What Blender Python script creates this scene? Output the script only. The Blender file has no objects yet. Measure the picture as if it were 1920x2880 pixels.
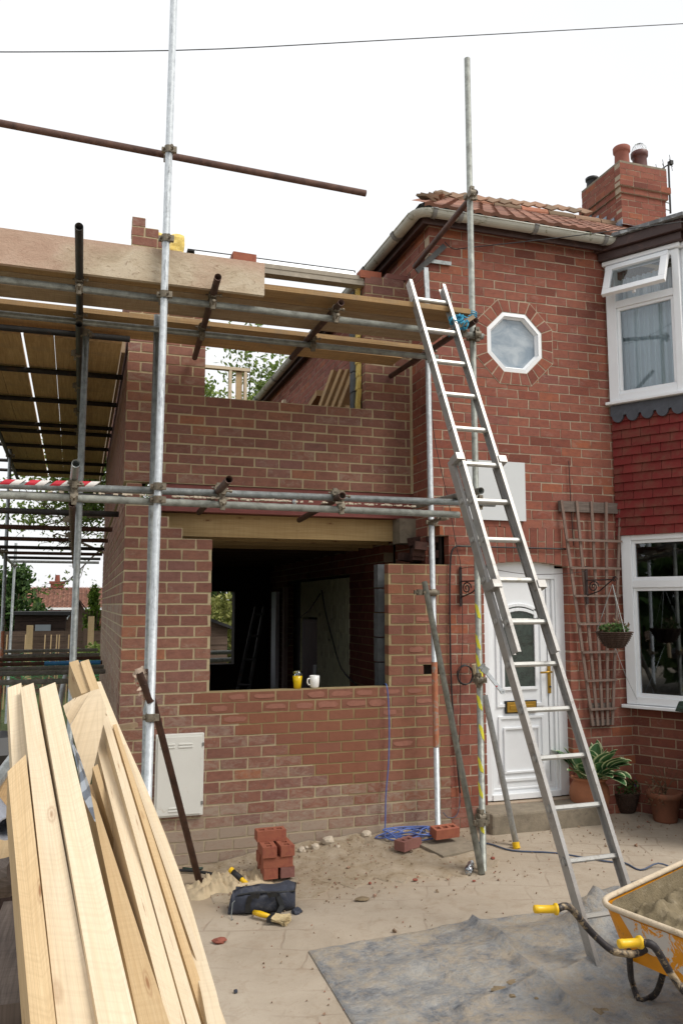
import bpy, math, random
from mathutils import Vector, Matrix, noise
R=random.Random(7)
rad=math.radians
S=bpy.context.scene
COL=S.collection
# ------------------------------------------------------------ camera
F=2265.; PITCH=math.atan(260/F); YAW=rad(17.732); H=1.9
cd=bpy.data.cameras.new('camera'); cam=bpy.data.objects.new('camera',cd); COL.objects.link(cam)
cd.sensor_fit='VERTICAL'; cd.sensor_height=36; cd.lens=36*F/2880
cd.clip_start=.05; cd.clip_end=900
cam.location=(0,0,H); cam.rotation_euler=(math.pi/2+PITCH,0,-YAW)
S.camera=cam
S.render.resolution_x=682; S.render.resolution_y=1024
# ------------------------------------------------------------ sky and sun
SUN_EL=rad(52); SUN_AZ=rad(-46)      # azimuth measured from +X towards +Y
w=bpy.data.worlds.new('World'); S.world=w; w.use_nodes=True
nt=w.node_tree; nt.nodes.clear()
sky=nt.nodes.new('ShaderNodeTexSky'); sky.sky_type='NISHITA'; sky.sun_disc=False
sky.sun_elevation=SUN_EL; sky.sun_rotation=math.pi/2-SUN_AZ; sky.air_density=1.; sky.dust_density=6.; sky.ozone_density=1.
mx=nt.nodes.new('ShaderNodeMix'); mx.data_type='RGBA'; mx.inputs[0].default_value=.86
tcw=nt.nodes.new('ShaderNodeTexCoord'); nzw=nt.nodes.new('ShaderNodeTexNoise'); nzw.inputs['Scale'].default_value=1.6; nzw.inputs['Detail'].default_value=4; nt.links.new(tcw.outputs['Generated'],nzw.inputs['Vector'])
crw=nt.nodes.new('ShaderNodeValToRGB'); crw.color_ramp.elements[0].position=.3; crw.color_ramp.elements[1].position=.7
crw.color_ramp.elements[0].color=(.86,.875,.90,1); crw.color_ramp.elements[1].color=(1,1,1,1); nt.links.new(nzw.outputs[0],crw.inputs[0])
vmw=nt.nodes.new('ShaderNodeVectorMath'); vmw.operation='SCALE'; vmw.inputs['Scale'].default_value=9.6; nt.links.new(crw.outputs[0],vmw.inputs[0]); nt.links.new(vmw.outputs[0],mx.inputs[7])   # bright cloud cover
nt.links.new(sky.outputs[0],mx.inputs[6])
bg=nt.nodes.new('ShaderNodeBackground'); bg.inputs[1].default_value=.084
nt.links.new(mx.outputs[2],bg.inputs[0])
wo=nt.nodes.new('ShaderNodeOutputWorld'); nt.links.new(bg.outputs[0],wo.inputs[0])
sd=bpy.data.lights.new('sun','SUN'); sd.energy=1.7; sd.angle=rad(24); sd.color=(1,.95,.87)
so=bpy.data.objects.new('sun',sd); COL.objects.link(so)
sv=Vector((math.cos(SUN_EL)*math.cos(SUN_AZ),math.cos(SUN_EL)*math.sin(SUN_AZ),math.sin(SUN_EL)))
so.rotation_euler=sv.to_track_quat('Z','Y').to_euler()
S.view_settings.view_transform='Standard'; S.view_settings.look='None'
S.view_settings.exposure=0.58; S.view_settings.gamma=1
# ------------------------------------------------------------ measuring helpers (photo pixel -> point on a plane at a known place)
def ray(x,y):
    a,b,c=x-960.,1440.-y,F
    up=b*math.cos(PITCH)+c*math.sin(PITCH); fw=-b*math.sin(PITCH)+c*math.cos(PITCH)
    return Vector((a*math.cos(YAW)+fw*math.sin(YAW),-a*math.sin(YAW)+fw*math.cos(YAW),up))
E0=Vector((0,0,H))
def onY(x,y,Y): d=ray(x,y); return E0+d*(Y/d.y)
def onX(x,y,X): d=ray(x,y); return E0+d*(X/d.x)
def onZ(x,y,Z): d=ray(x,y); return E0+d*((Z-H)/d.z)
def dep(x,y,d): return E0+ray(x,y)*(d/F)
def gz(x,y):
    g=-.045*max(0,min(3.2-x,4)) if y<7 else -.045*max(0,min(3.2-x,4))
    return g
def gnd(x,y):
    p=onZ(x,y,0)
    for _ in range(6): p=onZ(x,y,gz(p.x,p.y))
    return p
# ------------------------------------------------------------ materials
def s2l(c):
    return tuple(((v/255)/12.92 if v/255<=.04045 else ((v/255+.055)/1.055)**2.4) for v in c)+(1,)
class NT:
    def __init__(s,name):
        s.m=bpy.data.materials.new(name); s.m.use_nodes=True; s.t=s.m.node_tree; s.t.nodes.clear()
        s.o=s.n('ShaderNodeOutputMaterial'); s.b=s.n('ShaderNodeBsdfPrincipled'); s.l(s.b.outputs[0],s.o.inputs[0])
    def n(s,k,**kw):
        q=s.t.nodes.new(k)
        for a,v in kw.items(): setattr(q,a,v)
        return q
    def l(s,a,b): s.t.links.new(a,b)
    def co(s,kind='Object',scale=(1,1,1)):
        c=s.n('ShaderNodeTexCoord'); mp=s.n('ShaderNodeMapping'); mp.inputs['Scale'].default_value=scale
        s.l(c.outputs[kind],mp.inputs[0]); return mp.outputs[0]
    def noise(s,co,sc,det=4,rough=.6,dist=0):
        q=s.n('ShaderNodeTexNoise'); q.inputs['Scale'].default_value=sc; q.inputs['Detail'].default_value=det
        q.inputs['Roughness'].default_value=rough; q.inputs['Distortion'].default_value=dist
        s.l(co,q.inputs['Vector']); return q.outputs[0]
    def ramp(s,f,stops,interp='LINEAR'):
        q=s.n('ShaderNodeValToRGB'); q.color_ramp.interpolation=interp
        e=q.color_ramp.elements
        while len(e)<len(stops): e.new(.5)
        for i,(p,c) in enumerate(stops):
            e[i].position=p; e[i].color=c if len(c)==4 else tuple(c)+(1,)
        s.l(f,q.inputs[0]); return q.outputs[0]
    def mix(s,f,a,b,mode='MIX'):
        q=s.n('ShaderNodeMix'); q.data_type='RGBA'; q.blend_type=mode
        for i,v in ((0,f),(6,a),(7,b)):
            if hasattr(v,'is_linked') or hasattr(v,'links'): s.l(v,q.inputs[i])
            else: q.inputs[i].default_value=v
        return q.outputs[2]
    def math(s,op,a,b=None,clamp=False):
        q=s.n('ShaderNodeMath'); q.operation=op; q.use_clamp=clamp
        for i,v in enumerate((a,b)):
            if v is None: continue
            if hasattr(v,'links'): s.l(v,q.inputs[i])
            else: q.inputs[i].default_value=v
        return q.outputs[0]
    def bump(s,h,st=.3,d=.01):
        q=s.n('ShaderNodeBump'); q.inputs['Strength'].default_value=st; q.inputs['Distance'].default_value=d
        s.l(h,q.inputs['Height']); s.l(q.outputs[0],s.b.inputs['Normal'])
    def fin(s,col,rough=.8,metal=0,spec=.5):
        for k,v in (('Base Color',col),('Roughness',rough),('Metallic',metal),('Specular IOR Level',spec)):
            if hasattr(v,'links'): s.l(v,s.b.inputs[k])
            else: s.b.inputs[k].default_value=v
        return s.m
BW=(0,0,0,1),(1,1,1,1)
def m_brick(name,stops,mortar,dust,wet,contrast=.5):
    s=NT(name); at=s.n('ShaderNodeAttribute'); at.attribute_name='bv'
    sp=s.n('ShaderNodeSeparateColor'); s.l(at.outputs['Color'],sp.inputs[0])
    r,g,b=sp.outputs[0],sp.outputs[1],sp.outputs[2]; wt=at.outputs['Alpha']
    co=s.co()
    base=s.ramp(r,stops)
    n1=s.noise(co,16,4,.65,.4); base=s.mix(s.ramp(n1,[(.4,(0,0,0)),(.75,(.45,.45,.45))]),base,s2l((100,64,60)))
    n2=s.noise(co,70,3,.7); base=s.mix(s.math('MULTIPLY',n2,.35),base,s.mix(.5,base,(.03,.018,.015,1)))
    n5=s.noise(s.co('Object',(9,9,26)),1.6,5,.8,.6); base=s.mix(s.ramp(n5,[(.52,(0,0,0)),(.72,(.6,.6,.6))]),base,s.mix(.62,base,(.035,.022,.02,1)))
    n6=s.noise(s.co('Object',(30,30,12)),1.8,5,.85,1.5); base=s.mix(s.ramp(n6,[(.60,(0,0,0)),(.70,(.42,.42,.42))]),base,dust)
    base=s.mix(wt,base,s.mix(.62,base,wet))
    nd=s.noise(s.co('Object',(1,1,1.8)),13,6,.75,1.)
    # chalky smears, stronger where g is high
    dm=s.math('MULTIPLY',s.ramp(s.math('ADD',nd,s.math('MULTIPLY',g,.55)),[(.66,(0,0,0)),(1.,(1,1,1))]),.75)
    base=s.mix(dm,base,dust)
    n3=s.noise(co,30,4,.7); mo=s.mix(s.ramp(n3,[(.3,(0,0,0)),(.8,(1,1,1))]),mortar,tuple(v*.72 for v in mortar[:3])+(1,))
    mo=s.mix(s.math('MULTIPLY',wt,.7),mo,s2l((128,104,58)))
    mo=s.mix(s.math('MULTIPLY',g,.5),mo,dust)
    col=s.mix(b,base,mo)
    hb=s.math('ADD',s.math('MULTIPLY',n2,.5),s.math('MULTIPLY',n3,.7))
    s.bump(hb,.55,.004)
    return s.fin(col,.88,0,.3)
def m_plain(name,col,rough=.6,metal=0,var=.15,sc=8,bump=0,spec=.5,dirt=None,dirtcut=(.55,.75)):
    s=NT(name); co=s.co(); n=s.noise(co,sc,5,.65)
    c=s.mix(s.ramp(n,[(.3,(0,0,0)),(.7,(1,1,1))]),tuple(v*(1-var) for v in col[:3])+(1,),tuple(min(1,v*(1+var)) for v in col[:3])+(1,))
    if dirt:
        n2=s.noise(co,sc*.7+3,6,.75,.6); c=s.mix(s.ramp(n2,[(dirtcut[0],(0,0,0)),(dirtcut[1],(1,1,1))]),c,dirt)
    if bump: s.bump(s.noise(co,sc*6,4,.7),bump,.005)
    return s.fin(c,rough,metal,spec)
def m_wood(name,a,b,knot=None,rough=.7,gs=1.,dirt=None):
    s=NT(name); co=s.co('UV',(2.2*gs,38*gs,1)); n=s.noise(co,1,5,.6,1.6)
    c=s.mix(s.ramp(n,[(.3,(0,0,0)),(.72,(1,1,1))]),a,b)
    at=s.n('ShaderNodeAttribute'); at.attribute_name='bv'; sp=s.n('ShaderNodeSeparateColor'); s.l(at.outputs['Color'],sp.inputs[0]); vr=s.n('ShaderNodeHueSaturation'); s.l(s.math('ADD',.82,s.math('MULTIPLY',sp.outputs[0],.34)),vr.inputs['Value']); s.l(c,vr.inputs['Color']); c=vr.outputs[0]
    sw=s.noise(s.co('UV',(90,3,1)),1.,2,.5); c=s.mix(s.math('MULTIPLY',s.ramp(sw,[(.45,(0,0,0)),(.6,(.22,.22,.22))]),1.),c,tuple(v*.8 for v in b[:3])+(1,))
    c2=s.co('UV',(1.2,150,1)); n2=s.noise(c2,1.5,3,.7,.4); c=s.mix(s.ramp(n2,[(.45,(0,0,0)),(.75,(.55,.55,.55))]),c,tuple(v*.72 for v in b[:3])+(1,))
    if knot:
        c3=s.co('UV',(3.4,11.0,1)); v=s.n('ShaderNodeTexVoronoi'); v.inputs['Scale'].default_value=1.; v.inputs['Randomness'].default_value=1
        s.l(c3,v.inputs['Vector']); k=s.ramp(v.outputs['Distance'],[(.0,(1,1,1)),(.05,(.75,.75,.75)),(.085,(.05,.05,.05)),(.11,(.35,.35,.35)),(.15,(0,0,0))]); c=s.mix(k,c,knot)
    if dirt:
        n3=s.noise(s.co(),6,6,.75,.8); c=s.mix(s.ramp(n3,[(.5,(0,0,0)),(.75,(.8,.8,.8))]),c,dirt)
    s.bump(s.noise(co,3,4,.7),.25,.003)
    return s.fin(c,rough,0,.3)
M={}
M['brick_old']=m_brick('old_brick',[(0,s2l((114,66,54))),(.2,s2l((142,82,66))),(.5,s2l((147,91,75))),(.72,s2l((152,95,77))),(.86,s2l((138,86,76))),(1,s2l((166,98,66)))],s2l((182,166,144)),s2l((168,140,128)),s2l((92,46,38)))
M['brick_new']=m_brick('new_brick',[(0,s2l((132,92,80))),(.3,s2l((144,100,85))),(.6,s2l((150,107,90))),(.85,s2l((136,98,90))),(.97,s2l((154,106,84))),(1,s2l((164,110,82)))],s2l((192,176,142)),s2l((166,154,138)),s2l((134,84,60)))
M['block']=m_plain('concrete_block',s2l((92,96,99)),.95,0,.25,14,.6)
M['mortar']=m_plain('mortar',s2l((160,148,128)),.95,0,.2,20,.6)
M['cream']=m_plain('cream_paint',s2l((214,212,178)),.8,0,.08,5,.2,dirt=s2l((120,110,86)))
M['darkroom']=m_plain('shade_dark_plaster',s2l((44,38,35)),.95,0,.3,3,.4)  # near-black colour stands in for the shade of unlit interiors
s=NT('galvanised_steel'); co=s.co(); n=s.noise(co,22,5,.7,.3); n2=s.noise(s.co('Object',(40,40,6)),1.2,4,.7)
c=s.mix(s.ramp(n,[(.3,(0,0,0)),(.7,(1,1,1))]),s2l((120,126,126)),s2l((172,178,178))); c=s.mix(s.ramp(n2,[(.55,(0,0,0)),(.75,(.8,.8,.8))]),c,s2l((112,108,96)))
s.bump(n,.15,.003); M['galv']=s.fin(c,.42,.55)
s=NT('bright_galvanised_steel'); co=s.co(); n=s.noise(co,26,5,.7,.3); n2=s.noise(s.co('Object',(30,30,4)),1.5,5,.75,.5)
c=s.mix(s.ramp(n,[(.3,(0,0,0)),(.7,(1,1,1))]),s2l((168,174,178)),s2l((206,212,216))); c=s.mix(s.ramp(n2,[(.56,(0,0,0)),(.68,(.8,.8,.8))]),c,s2l((104,108,112)))
s.bump(n,.15,.003); M['galv2']=s.fin(c,.42,.3)
s=NT('weathered_green_grey_steel'); co=s.co(); n=s.noise(co,16,5,.7,.3)
c=s.ramp(n,[(.3,s2l((112,112,106))),(.55,s2l((148,152,146))),(.75,s2l((176,178,168)))]); s.bump(n,.2,.003); M['galv3']=s.fin(c,.5,.35)
s=NT('rusty_steel'); co=s.co(); n=s.noise(co,12,6,.7,.5)
c=s.ramp(n,[(.25,s2l((58,44,40))),(.5,s2l((92,68,60))),(.68,s2l((112,84,72))),(.85,s2l((138,118,104)))]); s.bump(n,.35,.003); M['rust']=s.fin(c,.65,.25)
M['darkmetal']=m_plain('dark_steel',s2l((58,58,58)),.6,.4,.3,12,.2,dirt=s2l((92,70,52)))
M['coupler']=m_plain('worn_coupler_steel',s2l((120,112,98)),.6,.4,.3,30,.4,dirt=s2l((86,58,40)))
M['alu']=m_plain('scuffed_aluminium',s2l((166,164,161)),.45,.55,.12,9,.15,dirt=s2l((118,113,107)))
M['alu_rung']=m_plain('rung_aluminium',s2l((186,186,182)),.45,.5,.08,20,.2,dirt=s2l((146,138,122)))
M['pine']=m_wood('fresh_pine',s2l((218,202,176)),s2l((208,189,158)),s2l((140,100,68)))
M['pine2']=m_wood('ochre_pine',s2l((200,176,138)),s2l((186,158,118)),s2l((130,88,54)))
M['joist']=m_wood('pine_joist',s2l((190,164,118)),s2l((168,138,92)),s2l((104,62,34)))
M['board']=m_wood('scaffold_board',s2l((186,156,114)),s2l((148,116,78)),None,.85,.8,dirt=s2l((136,118,96)))
M['board_grey']=m_wood('grey_scaffold_board',s2l((172,150,122)),s2l((132,112,90)),None,.85,.8,dirt=s2l((170,156,134)))
s=NT('pale_toe_board'); co=s.co('Object',(1,1,1.6)); n=s.noise(co,4,6,.72,.8); n2=s.noise(co,22,5,.75,1.2); n3=s.noise(co,1.1,3,.5)
c=s.ramp(n,[(.3,s2l((164,146,124))),(.5,s2l((190,175,152))),(.72,s2l((204,192,172)))]); c=s.mix(s.ramp(n2,[(.56,(0,0,0)),(.68,(.8,.8,.8))]),c,s2l((134,112,92)))
c=s.mix(s.ramp(n3,[(.5,(0,0,0)),(.62,(.6,.6,.6))]),c,s2l((184,148,132))); s.bump(s.math('ADD',n,n2),.8,.006); M['toe']=s.fin(c,.9,0,.2)
M['toe_pink']=m_wood('pinkish_board',s2l((206,180,156)),s2l((190,150,124)),None,.85,.5,dirt=s2l((200,160,140)))
M['oldwood']=m_wood('weathered_grey_wood',s2l((130,118,110)),s2l((84,74,68)),None,.9,1.2)
M['fencewood']=m_wood('brown_fence_wood',s2l((130,110,98)),s2l((92,76,66)),None,.9,1)
M['shedwood']=m_wood('dark_shed_wood',s2l((74,58,52)),s2l((46,36,34)),None,.9,1)
M['brownpaint']=m_plain('brown_painted_wood',s2l((62,42,38)),.5,0,.2,10,.2,dirt=s2l((96,70,62)))
M['upvc']=m_plain('white_upvc',s2l((234,237,240)),.35,0,.03,4,0,dirt=s2l((206,202,194)),dirtcut=(.64,.9))
M['gutter']=m_plain('weathered_grey_gutter',s2l((178,178,168)),.5,0,.08,6,.1,dirt=s2l((96,98,62)),dirtcut=(.56,.66))
M['gutterjoint']=m_plain('grey_gutter_bracket',s2l((122,122,120)),.6,0,.15,14,.1)
M['rubber']=m_plain('black_rubber',s2l((26,26,28)),.7,0,.2,12)
M['blackplastic']=m_plain('black_plastic',s2l((30,32,34)),.5,0,.2,12)
M['bluecable']=m_plain('blue_cable',s2l((84,106,168)),.5,0,.1,12)
M['greycable']=m_plain('grey_blue_cable',s2l((70,82,104)),.5,0,.1,12)
M['rope']=m_plain('turquoise_rope',s2l((60,156,190)),.8,0,.25,60,.5)
M['lead']=m_plain('lead_flashing',s2l((140,150,164)),.5,.2,.2,10,.2,dirt=s2l((200,206,212)))
M['terra']=m_plain('terracotta',s2l((160,104,74)),.85,0,.12,8,.2,dirt=s2l((134,92,70)))
M['terra_dark']=m_plain('dull_terracotta',s2l((132,84,62)),.9,0,.15,8,.2,dirt=s2l((96,72,58)))
M['chimpot']=m_plain('orange_chimney_pot',s2l((148,90,76)),.8,0,.08,6,.1)
M['chimpot2']=m_plain('sooty_brown_pot',s2l((96,58,54)),.5,0,.25,6,.1,dirt=s2l((140,80,64)))
M['soil']=m_plain('dark_soil',s2l((60,46,36)),.95,0,.3,30,.8)
M['redsteel']=m_plain('red_oxide_steel',s2l((126,68,62)),.6,.1,.15,10,.2,dirt=s2l((146,92,84)),dirtcut=(.62,.7))
M['insul']=m_plain('yellow_insulation',s2l((222,196,112)),.95,0,.15,20,.9,dirt=s2l((240,226,170)))
M['felt']=m_plain('black_felt',s2l((52,52,54)),.95,0,.3,40,.8)
M['foil']=m_plain('silver_foil',s2l((206,210,214)),.4,.3,.08,12,.2)
M['lintel']=m_plain('lintel_grey',s2l((150,142,128)),.6,.2,.12,10,.2,dirt=s2l((190,180,164)))
M['concrete']=m_plain('rough_concrete',s2l((132,122,106)),.95,0,.2,12,.7,dirt=s2l((96,86,76)))
M['rubble']=m_plain('rubble_stone',s2l((190,178,160)),.95,0,.15,20,.7,dirt=s2l((150,130,100)))
M['sheet']=m_plain('white_board',s2l((204,208,210)),.6,0,.02,3,0)
M['meter']=m_plain('white_meter_box',s2l((220,220,214)),.5,0,.03,5,0,dirt=s2l((178,164,140)),dirtcut=(.64,.72))
M['brass']=m_plain('brass',s2l((178,140,58)),.35,.7,.1,12)
M['trellis']=m_wood('brown_grey_trellis',s2l((148,130,120)),s2l((112,92,82)),None,.9,2)
M['wicker']=m_plain('dark_wicker',s2l((66,48,38)),.9,0,.35,60,.9)
M['iron']=m_plain('dark_wrought_iron',s2l((56,44,42)),.7,.3,.2,20,.2)
M['yellow']=m_plain('yellow_plastic',s2l((222,178,20)),.4,0,.05,6,0,dirt=s2l((206,160,30)),dirtcut=(.66,.74))
M['orange']=m_plain('orange_barrow_paint',s2l((214,140,14)),.45,.1,.08,6,.05,dirt=s2l((150,110,60)),dirtcut=(.58,.68))
M['barrowtube']=m_plain('black_mortar_smeared_tube',s2l((40,36,38)),.55,.2,.3,14,.3,dirt=s2l((150,132,104)),dirtcut=(.52,.6))
M['barrowrim']=m_plain('mortar_caked_rim',s2l((196,180,156)),.85,0,.15,20,.6,dirt=s2l((150,128,96)))
M['cement']=m_plain('wet_mortar',s2l((120,108,84)),.9,0,.22,16,1.,dirt=s2l((150,138,116)))
M['sticker']=m_plain('torn_white_label',s2l((196,190,184)),.6,0,.05,10,0,dirt=s2l((214,140,14)),dirtcut=(.50,.53))
M['bag']=m_plain('dark_blue_canvas',s2l((52,56,68)),.9,0,.25,12,.6,dirt=s2l((92,92,94)),dirtcut=(.5,.75))
M['bristle']=m_plain('cream_bristle',s2l((206,186,144)),.95,0,.15,50,.9,dirt=s2l((150,120,80)))
M['cloth']=m_plain('mortar_stiff_cloth',s2l((186,168,138)),.95,0,.12,16,.6)
M['rag']=m_plain('dirty_pink_rag',s2l((190,170,152)),.9,0,.3,20,.5,dirt=s2l((184,50,56)),dirtcut=(.56,.59))
M['polythene']=m_plain('white_plastic_sheet',s2l((226,228,234)),.35,0,.04,5,.1)
M['pvc']=m_plain('grey_pvc',s2l((178,182,192)),.4,0,.04,5,0)
M['green']=m_plain('dark_green_plastic',s2l((30,54,44)),.4,0,.1,5,0)
M['fascia']=m_plain('slate_grey_felt',s2l((74,78,86)),.7,0,.2,14,.3)
M['redtile']=None
M['curtain']=m_plain('white_net_curtain',s2l((226,230,234)),.9,0,.03,4,0)
M['window_pvc']=M['upvc']
M['yellowtape']=m_plain('yellow_tape',s2l((216,210,60)),.6,0,.1,12,.2)
M['redtape']=m_plain('red_tape',s2l((186,30,50)),.5,0,.1,10,.1)
M['whitetape']=m_plain('white_tape',s2l((214,210,206)),.5,0,.08,10,.1)
M['orangepaint']=m_plain('orange_paint',s2l((176,112,82)),.6,.1,.15,12,.1,dirt=s2l((150,148,140)),dirtcut=(.5,.6))
M['mug']=m_plain('white_china',s2l((240,240,238)),.2,0,.01,3,0)
M['juice']=m_plain('orange_squash',s2l((226,190,10)),.2,0,.02,3,0)
M['bark']=m_plain('brown_bark',s2l((92,78,62)),.95,0,.3,12,.6)
def m_roof(name,stops,sc=(4.,3.)):
    s=NT(name); at=s.n('ShaderNodeAttribute'); at.attribute_name='bv'; sp=s.n('ShaderNodeSeparateColor'); s.l(at.outputs['Color'],sp.inputs[0])
    c=s.ramp(sp.outputs[0],stops); n=s.noise(s.co(),7,5,.7); c=s.mix(s.ramp(n,[(.45,(0,0,0)),(.8,(.7,.7,.7))]),c,s2l((112,88,70)))
    s.bump(s.noise(s.co(),40,4,.7),.3,.004); return s.fin(c,.85,0,.3)
M['tile']=m_roof('clay_roof_tile',[(0,s2l((112,80,68))),(.5,s2l((140,98,82))),(1,s2l((158,116,98)))])
M['redtile']=m_roof('painted_red_tile',[(0,s2l((108,38,36))),(.5,s2l((116,42,40))),(1,s2l((124,48,45)))])
M['tile_old']=m_roof('lichened_ridge_tile',[(0,s2l((110,96,78))),(.6,s2l((150,120,98))),(1,s2l((176,116,92)))])
def m_leaf(name,stops):
    s=NT(name); at=s.n('ShaderNodeAttribute'); at.attribute_name='bv'; sp=s.n('ShaderNodeSeparateColor'); s.l(at.outputs['Color'],sp.inputs[0])
    c=s.ramp(sp.outputs[0],stops)
    tr=s.n('ShaderNodeBsdfTranslucent'); s.l(c,tr.inputs[0]); ms=s.n('ShaderNodeMixShader'); ms.inputs[0].default_value=.35
    s.fin(c,.6,0,.3); s.l(s.b.outputs[0],ms.inputs[1]); s.l(tr.outputs[0],ms.inputs[2]); s.l(ms.outputs[0],s.o.inputs[0]); return s.m
M['leaf_spring']=m_leaf('spring_leaf',[(0,(.09,.15,.03,1)),(.6,(.19,.27,.06,1)),(1,(.30,.36,.12,1))])
M['leaf_dark']=m_leaf('dark_leaf',[(0,(.03,.065,.018,1)),(.7,(.07,.135,.035,1)),(1,(.16,.24,.08,1))])
M['leaf_lime']=m_leaf('lime_conifer_leaf',[(0,(.05,.10,.01,1)),(.6,(.11,.19,.02,1)),(1,(.22,.32,.05,1))])
M['leaf_yellow']=m_leaf('yellow_leaf',[(0,(.12,.15,.03,1)),(.6,(.28,.30,.08,1)),(1,(.42,.42,.16,1))])
M['leaf_dry']=m_leaf('dry_leaf',[(0,(.10,.06,.035,1)),(1,(.24,.17,.10,1))])
# hosta leaf: UV across the blade, pale cream margin
s=NT('hosta_leaf'); c=s.n('ShaderNodeTexCoord'); sp=s.n('ShaderNodeSeparateXYZ'); s.l(c.outputs['UV'],sp.inputs[0])
e=s.ramp(s.math('ADD',sp.outputs[0],s.math('MULTIPLY',s.noise(s.co(),40,3,.6),.12)),[(.80,(0,0,0)),(.86,(1,1,1))])
g=s.mix(s.noise(s.co(),12,3,.5),(.035,.12,.035,1),(.09,.21,.08,1)); g=s.mix(e,g,s2l((206,214,170))); 
wv=s.n('ShaderNodeTexWave'); wv.inputs['Scale'].default_value=7; s.l(c.outputs['UV'],wv.inputs[0]); s.bump(wv.outputs[0],.3,.004)
M['hosta']=s.fin(g,.45,0,.4)
# glass that reflects and lets one look inside
def m_glass(name,tint,refl=.12,inner=None):
    s=NT(name); t=s.n('ShaderNodeBsdfTransparent'); t.inputs[0].default_value=tint
    g=s.n('ShaderNodeBsdfGlossy'); g.inputs['Roughness'].default_value=.02; g.inputs[0].default_value=(.9,.95,1,1)
    f=s.n('ShaderNodeFresnel'); f.inputs[0].default_value=1.5; k=s.math('ADD',f.outputs[0],refl,True)
    a=s.n('ShaderNodeMixShader'); s.l(k,a.inputs[0]); s.l(t.outputs[0],a.inputs[1]); s.l(g.outputs[0],a.inputs[2]); s.l(a.outputs[0],s.o.inputs[0]); return s.m
M['glass']=m_glass('window_glass',(.72,.8,.82,1),.08)
M['frosted']=m_plain('obscure_glass',s2l((150,164,176)),.15,0,.06,5,.1,spec=.8)
M['frosted_dark']=m_plain('dark_obscure_glass',s2l((44,56,50)),.12,0,.5,24,.5,spec=.9)
M['tumbler']=m_glass('tumbler_glass',(.92,.95,.95,1),.05)
# ground: dusty imprinted concrete, sand near the wall, earth and grass behind
s=NT('dusty_imprinted_concrete'); co=s.co()
n=s.noise(co,1.3,6,.7,.6); n2=s.noise(co,9,6,.75,.5); n3=s.noise(co,90,3,.7)
c=s.ramp(n,[(.3,s2l((152,140,124))),(.5,s2l((166,154,138))),(.7,s2l((174,163,147)))])
c=s.mix(s.ramp(n2,[(.52,(0,0,0)),(.72,(.55,.55,.55))]),c,s2l((140,122,102)))
mp=s.n('ShaderNodeMapping'); mp.inputs['Rotation'].default_value=(0,0,rad(24)); s.l(co,mp.inputs[0])
wob=s.n('ShaderNodeMix'); wob.data_type='VECTOR'; wob.inputs[0].default_value=.11; s.l(mp.outputs[0],wob.inputs[4])
nn=s.n('ShaderNodeTexNoise'); nn.inputs['Scale'].default_value=3.; s.l(co,nn.inputs['Vector']); s.l(nn.outputs[1],wob.inputs[5])
bt=s.n('ShaderNodeTexBrick'); bt.inputs['Scale'].default_value=1; bt.inputs['Mortar Size'].default_value=.009; bt.inputs['Mortar Smooth'].default_value=.6
bt.inputs['Brick Width'].default_value=.30; bt.inputs['Row Height'].default_value=.22; bt.offset=.5; s.l(wob.outputs[1],bt.inputs['Vector'])
jm=s.math('MULTIPLY',bt.outputs['Fac'],s.ramp(s.noise(co,1.7,3,.6),[(.44,(.0,.0,.0)),(.66,(.55,.55,.55))]))
c=s.mix(jm,c,s2l((122,104,88)))
c=s.mix(s.ramp(n3,[(.62,(0,0,0)),(.72,(.5,.5,.5))]),c,s2l((120,98,78)))
# damp dirty band and sand beside the new wall
sx=s.n('ShaderNodeSeparateXYZ'); s.l(co,sx.inputs[0])
yb=s.math('ADD',sx.outputs[1],s.math('MULTIPLY',n,1.2)); band=s.ramp(s.math('DIVIDE',yb,10),[(.595,(0,0,0)),(.64,(1,1,1))])
xb=s.ramp(s.math('DIVIDE',s.math('ADD',sx.outputs[0],s.math('MULTIPLY',n2,.7)),10),[(.30,(1,1,1)),(.38,(0,0,0))])
sand=s.math('MULTIPLY',band,xb); c=s.mix(s.math('MULTIPLY',sand,.8),c,s.mix(n2,s2l((138,120,96)),s2l((168,152,130))))
# garden behind the scaffold and beyond
gy=s.ramp(s.math('DIVIDE',s.math('ADD',sx.outputs[1],n),40),[(.165,(0,0,0)),(.18,(1,1,1))])
gx=s.ramp(s.math('ADD',s.math('DIVIDE',sx.outputs[0],40),.5),[(.505,(1,1,1)),(.508,(0,0,0))])
gr=s.math('MULTIPLY',gy,gx); far=s.ramp(s.math('DIVIDE',sx.outputs[1],100),[(.14,(0,0,0)),(.15,(1,1,1))]); gr=s.math('MAXIMUM',gr,far)
gl=s.math('MAXIMUM',gr,s.ramp(s.math('DIVIDE',s.math('ABSOLUTE',s.math('SUBTRACT',sx.outputs[1],0)),1000),[(.0,(0,0,0)),(.03,(0,0,0)),(.031,(1,1,1))]))
c=s.mix(gl,c,s.mix(s.ramp(n2,[(.4,(0,0,0)),(.6,(1,1,1))]),(.05,.085,.02,1),(.12,.13,.06,1)))
hb=s.math('ADD',s.math('MULTIPLY',n2,.8),s.math('SUBTRACT',s.math('MULTIPLY',n3,.25),s.math('MULTIPLY',jm,1.0))); s.bump(hb,.4,.012)
M['ground']=s.fin(c,.92,0,.25)
s=NT('dark_polythene_membrane'); co=s.co(); n=s.noise(co,5,7,.78,.25); n2=s.noise(co,16,6,.75,.2)
c=s.ramp(n,[(.36,s2l((92,96,102))),(.47,s2l((128,130,132))),(.60,s2l((156,154,149)))])
dm=s.ramp(s.math('ADD',s.math('MULTIPLY',n2,.6),s.math('MULTIPLY',s.noise(co,2.2,5,.7,.5),.6)),[(.55,(0,0,0)),(.70,(.8,.8,.8))])
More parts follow.
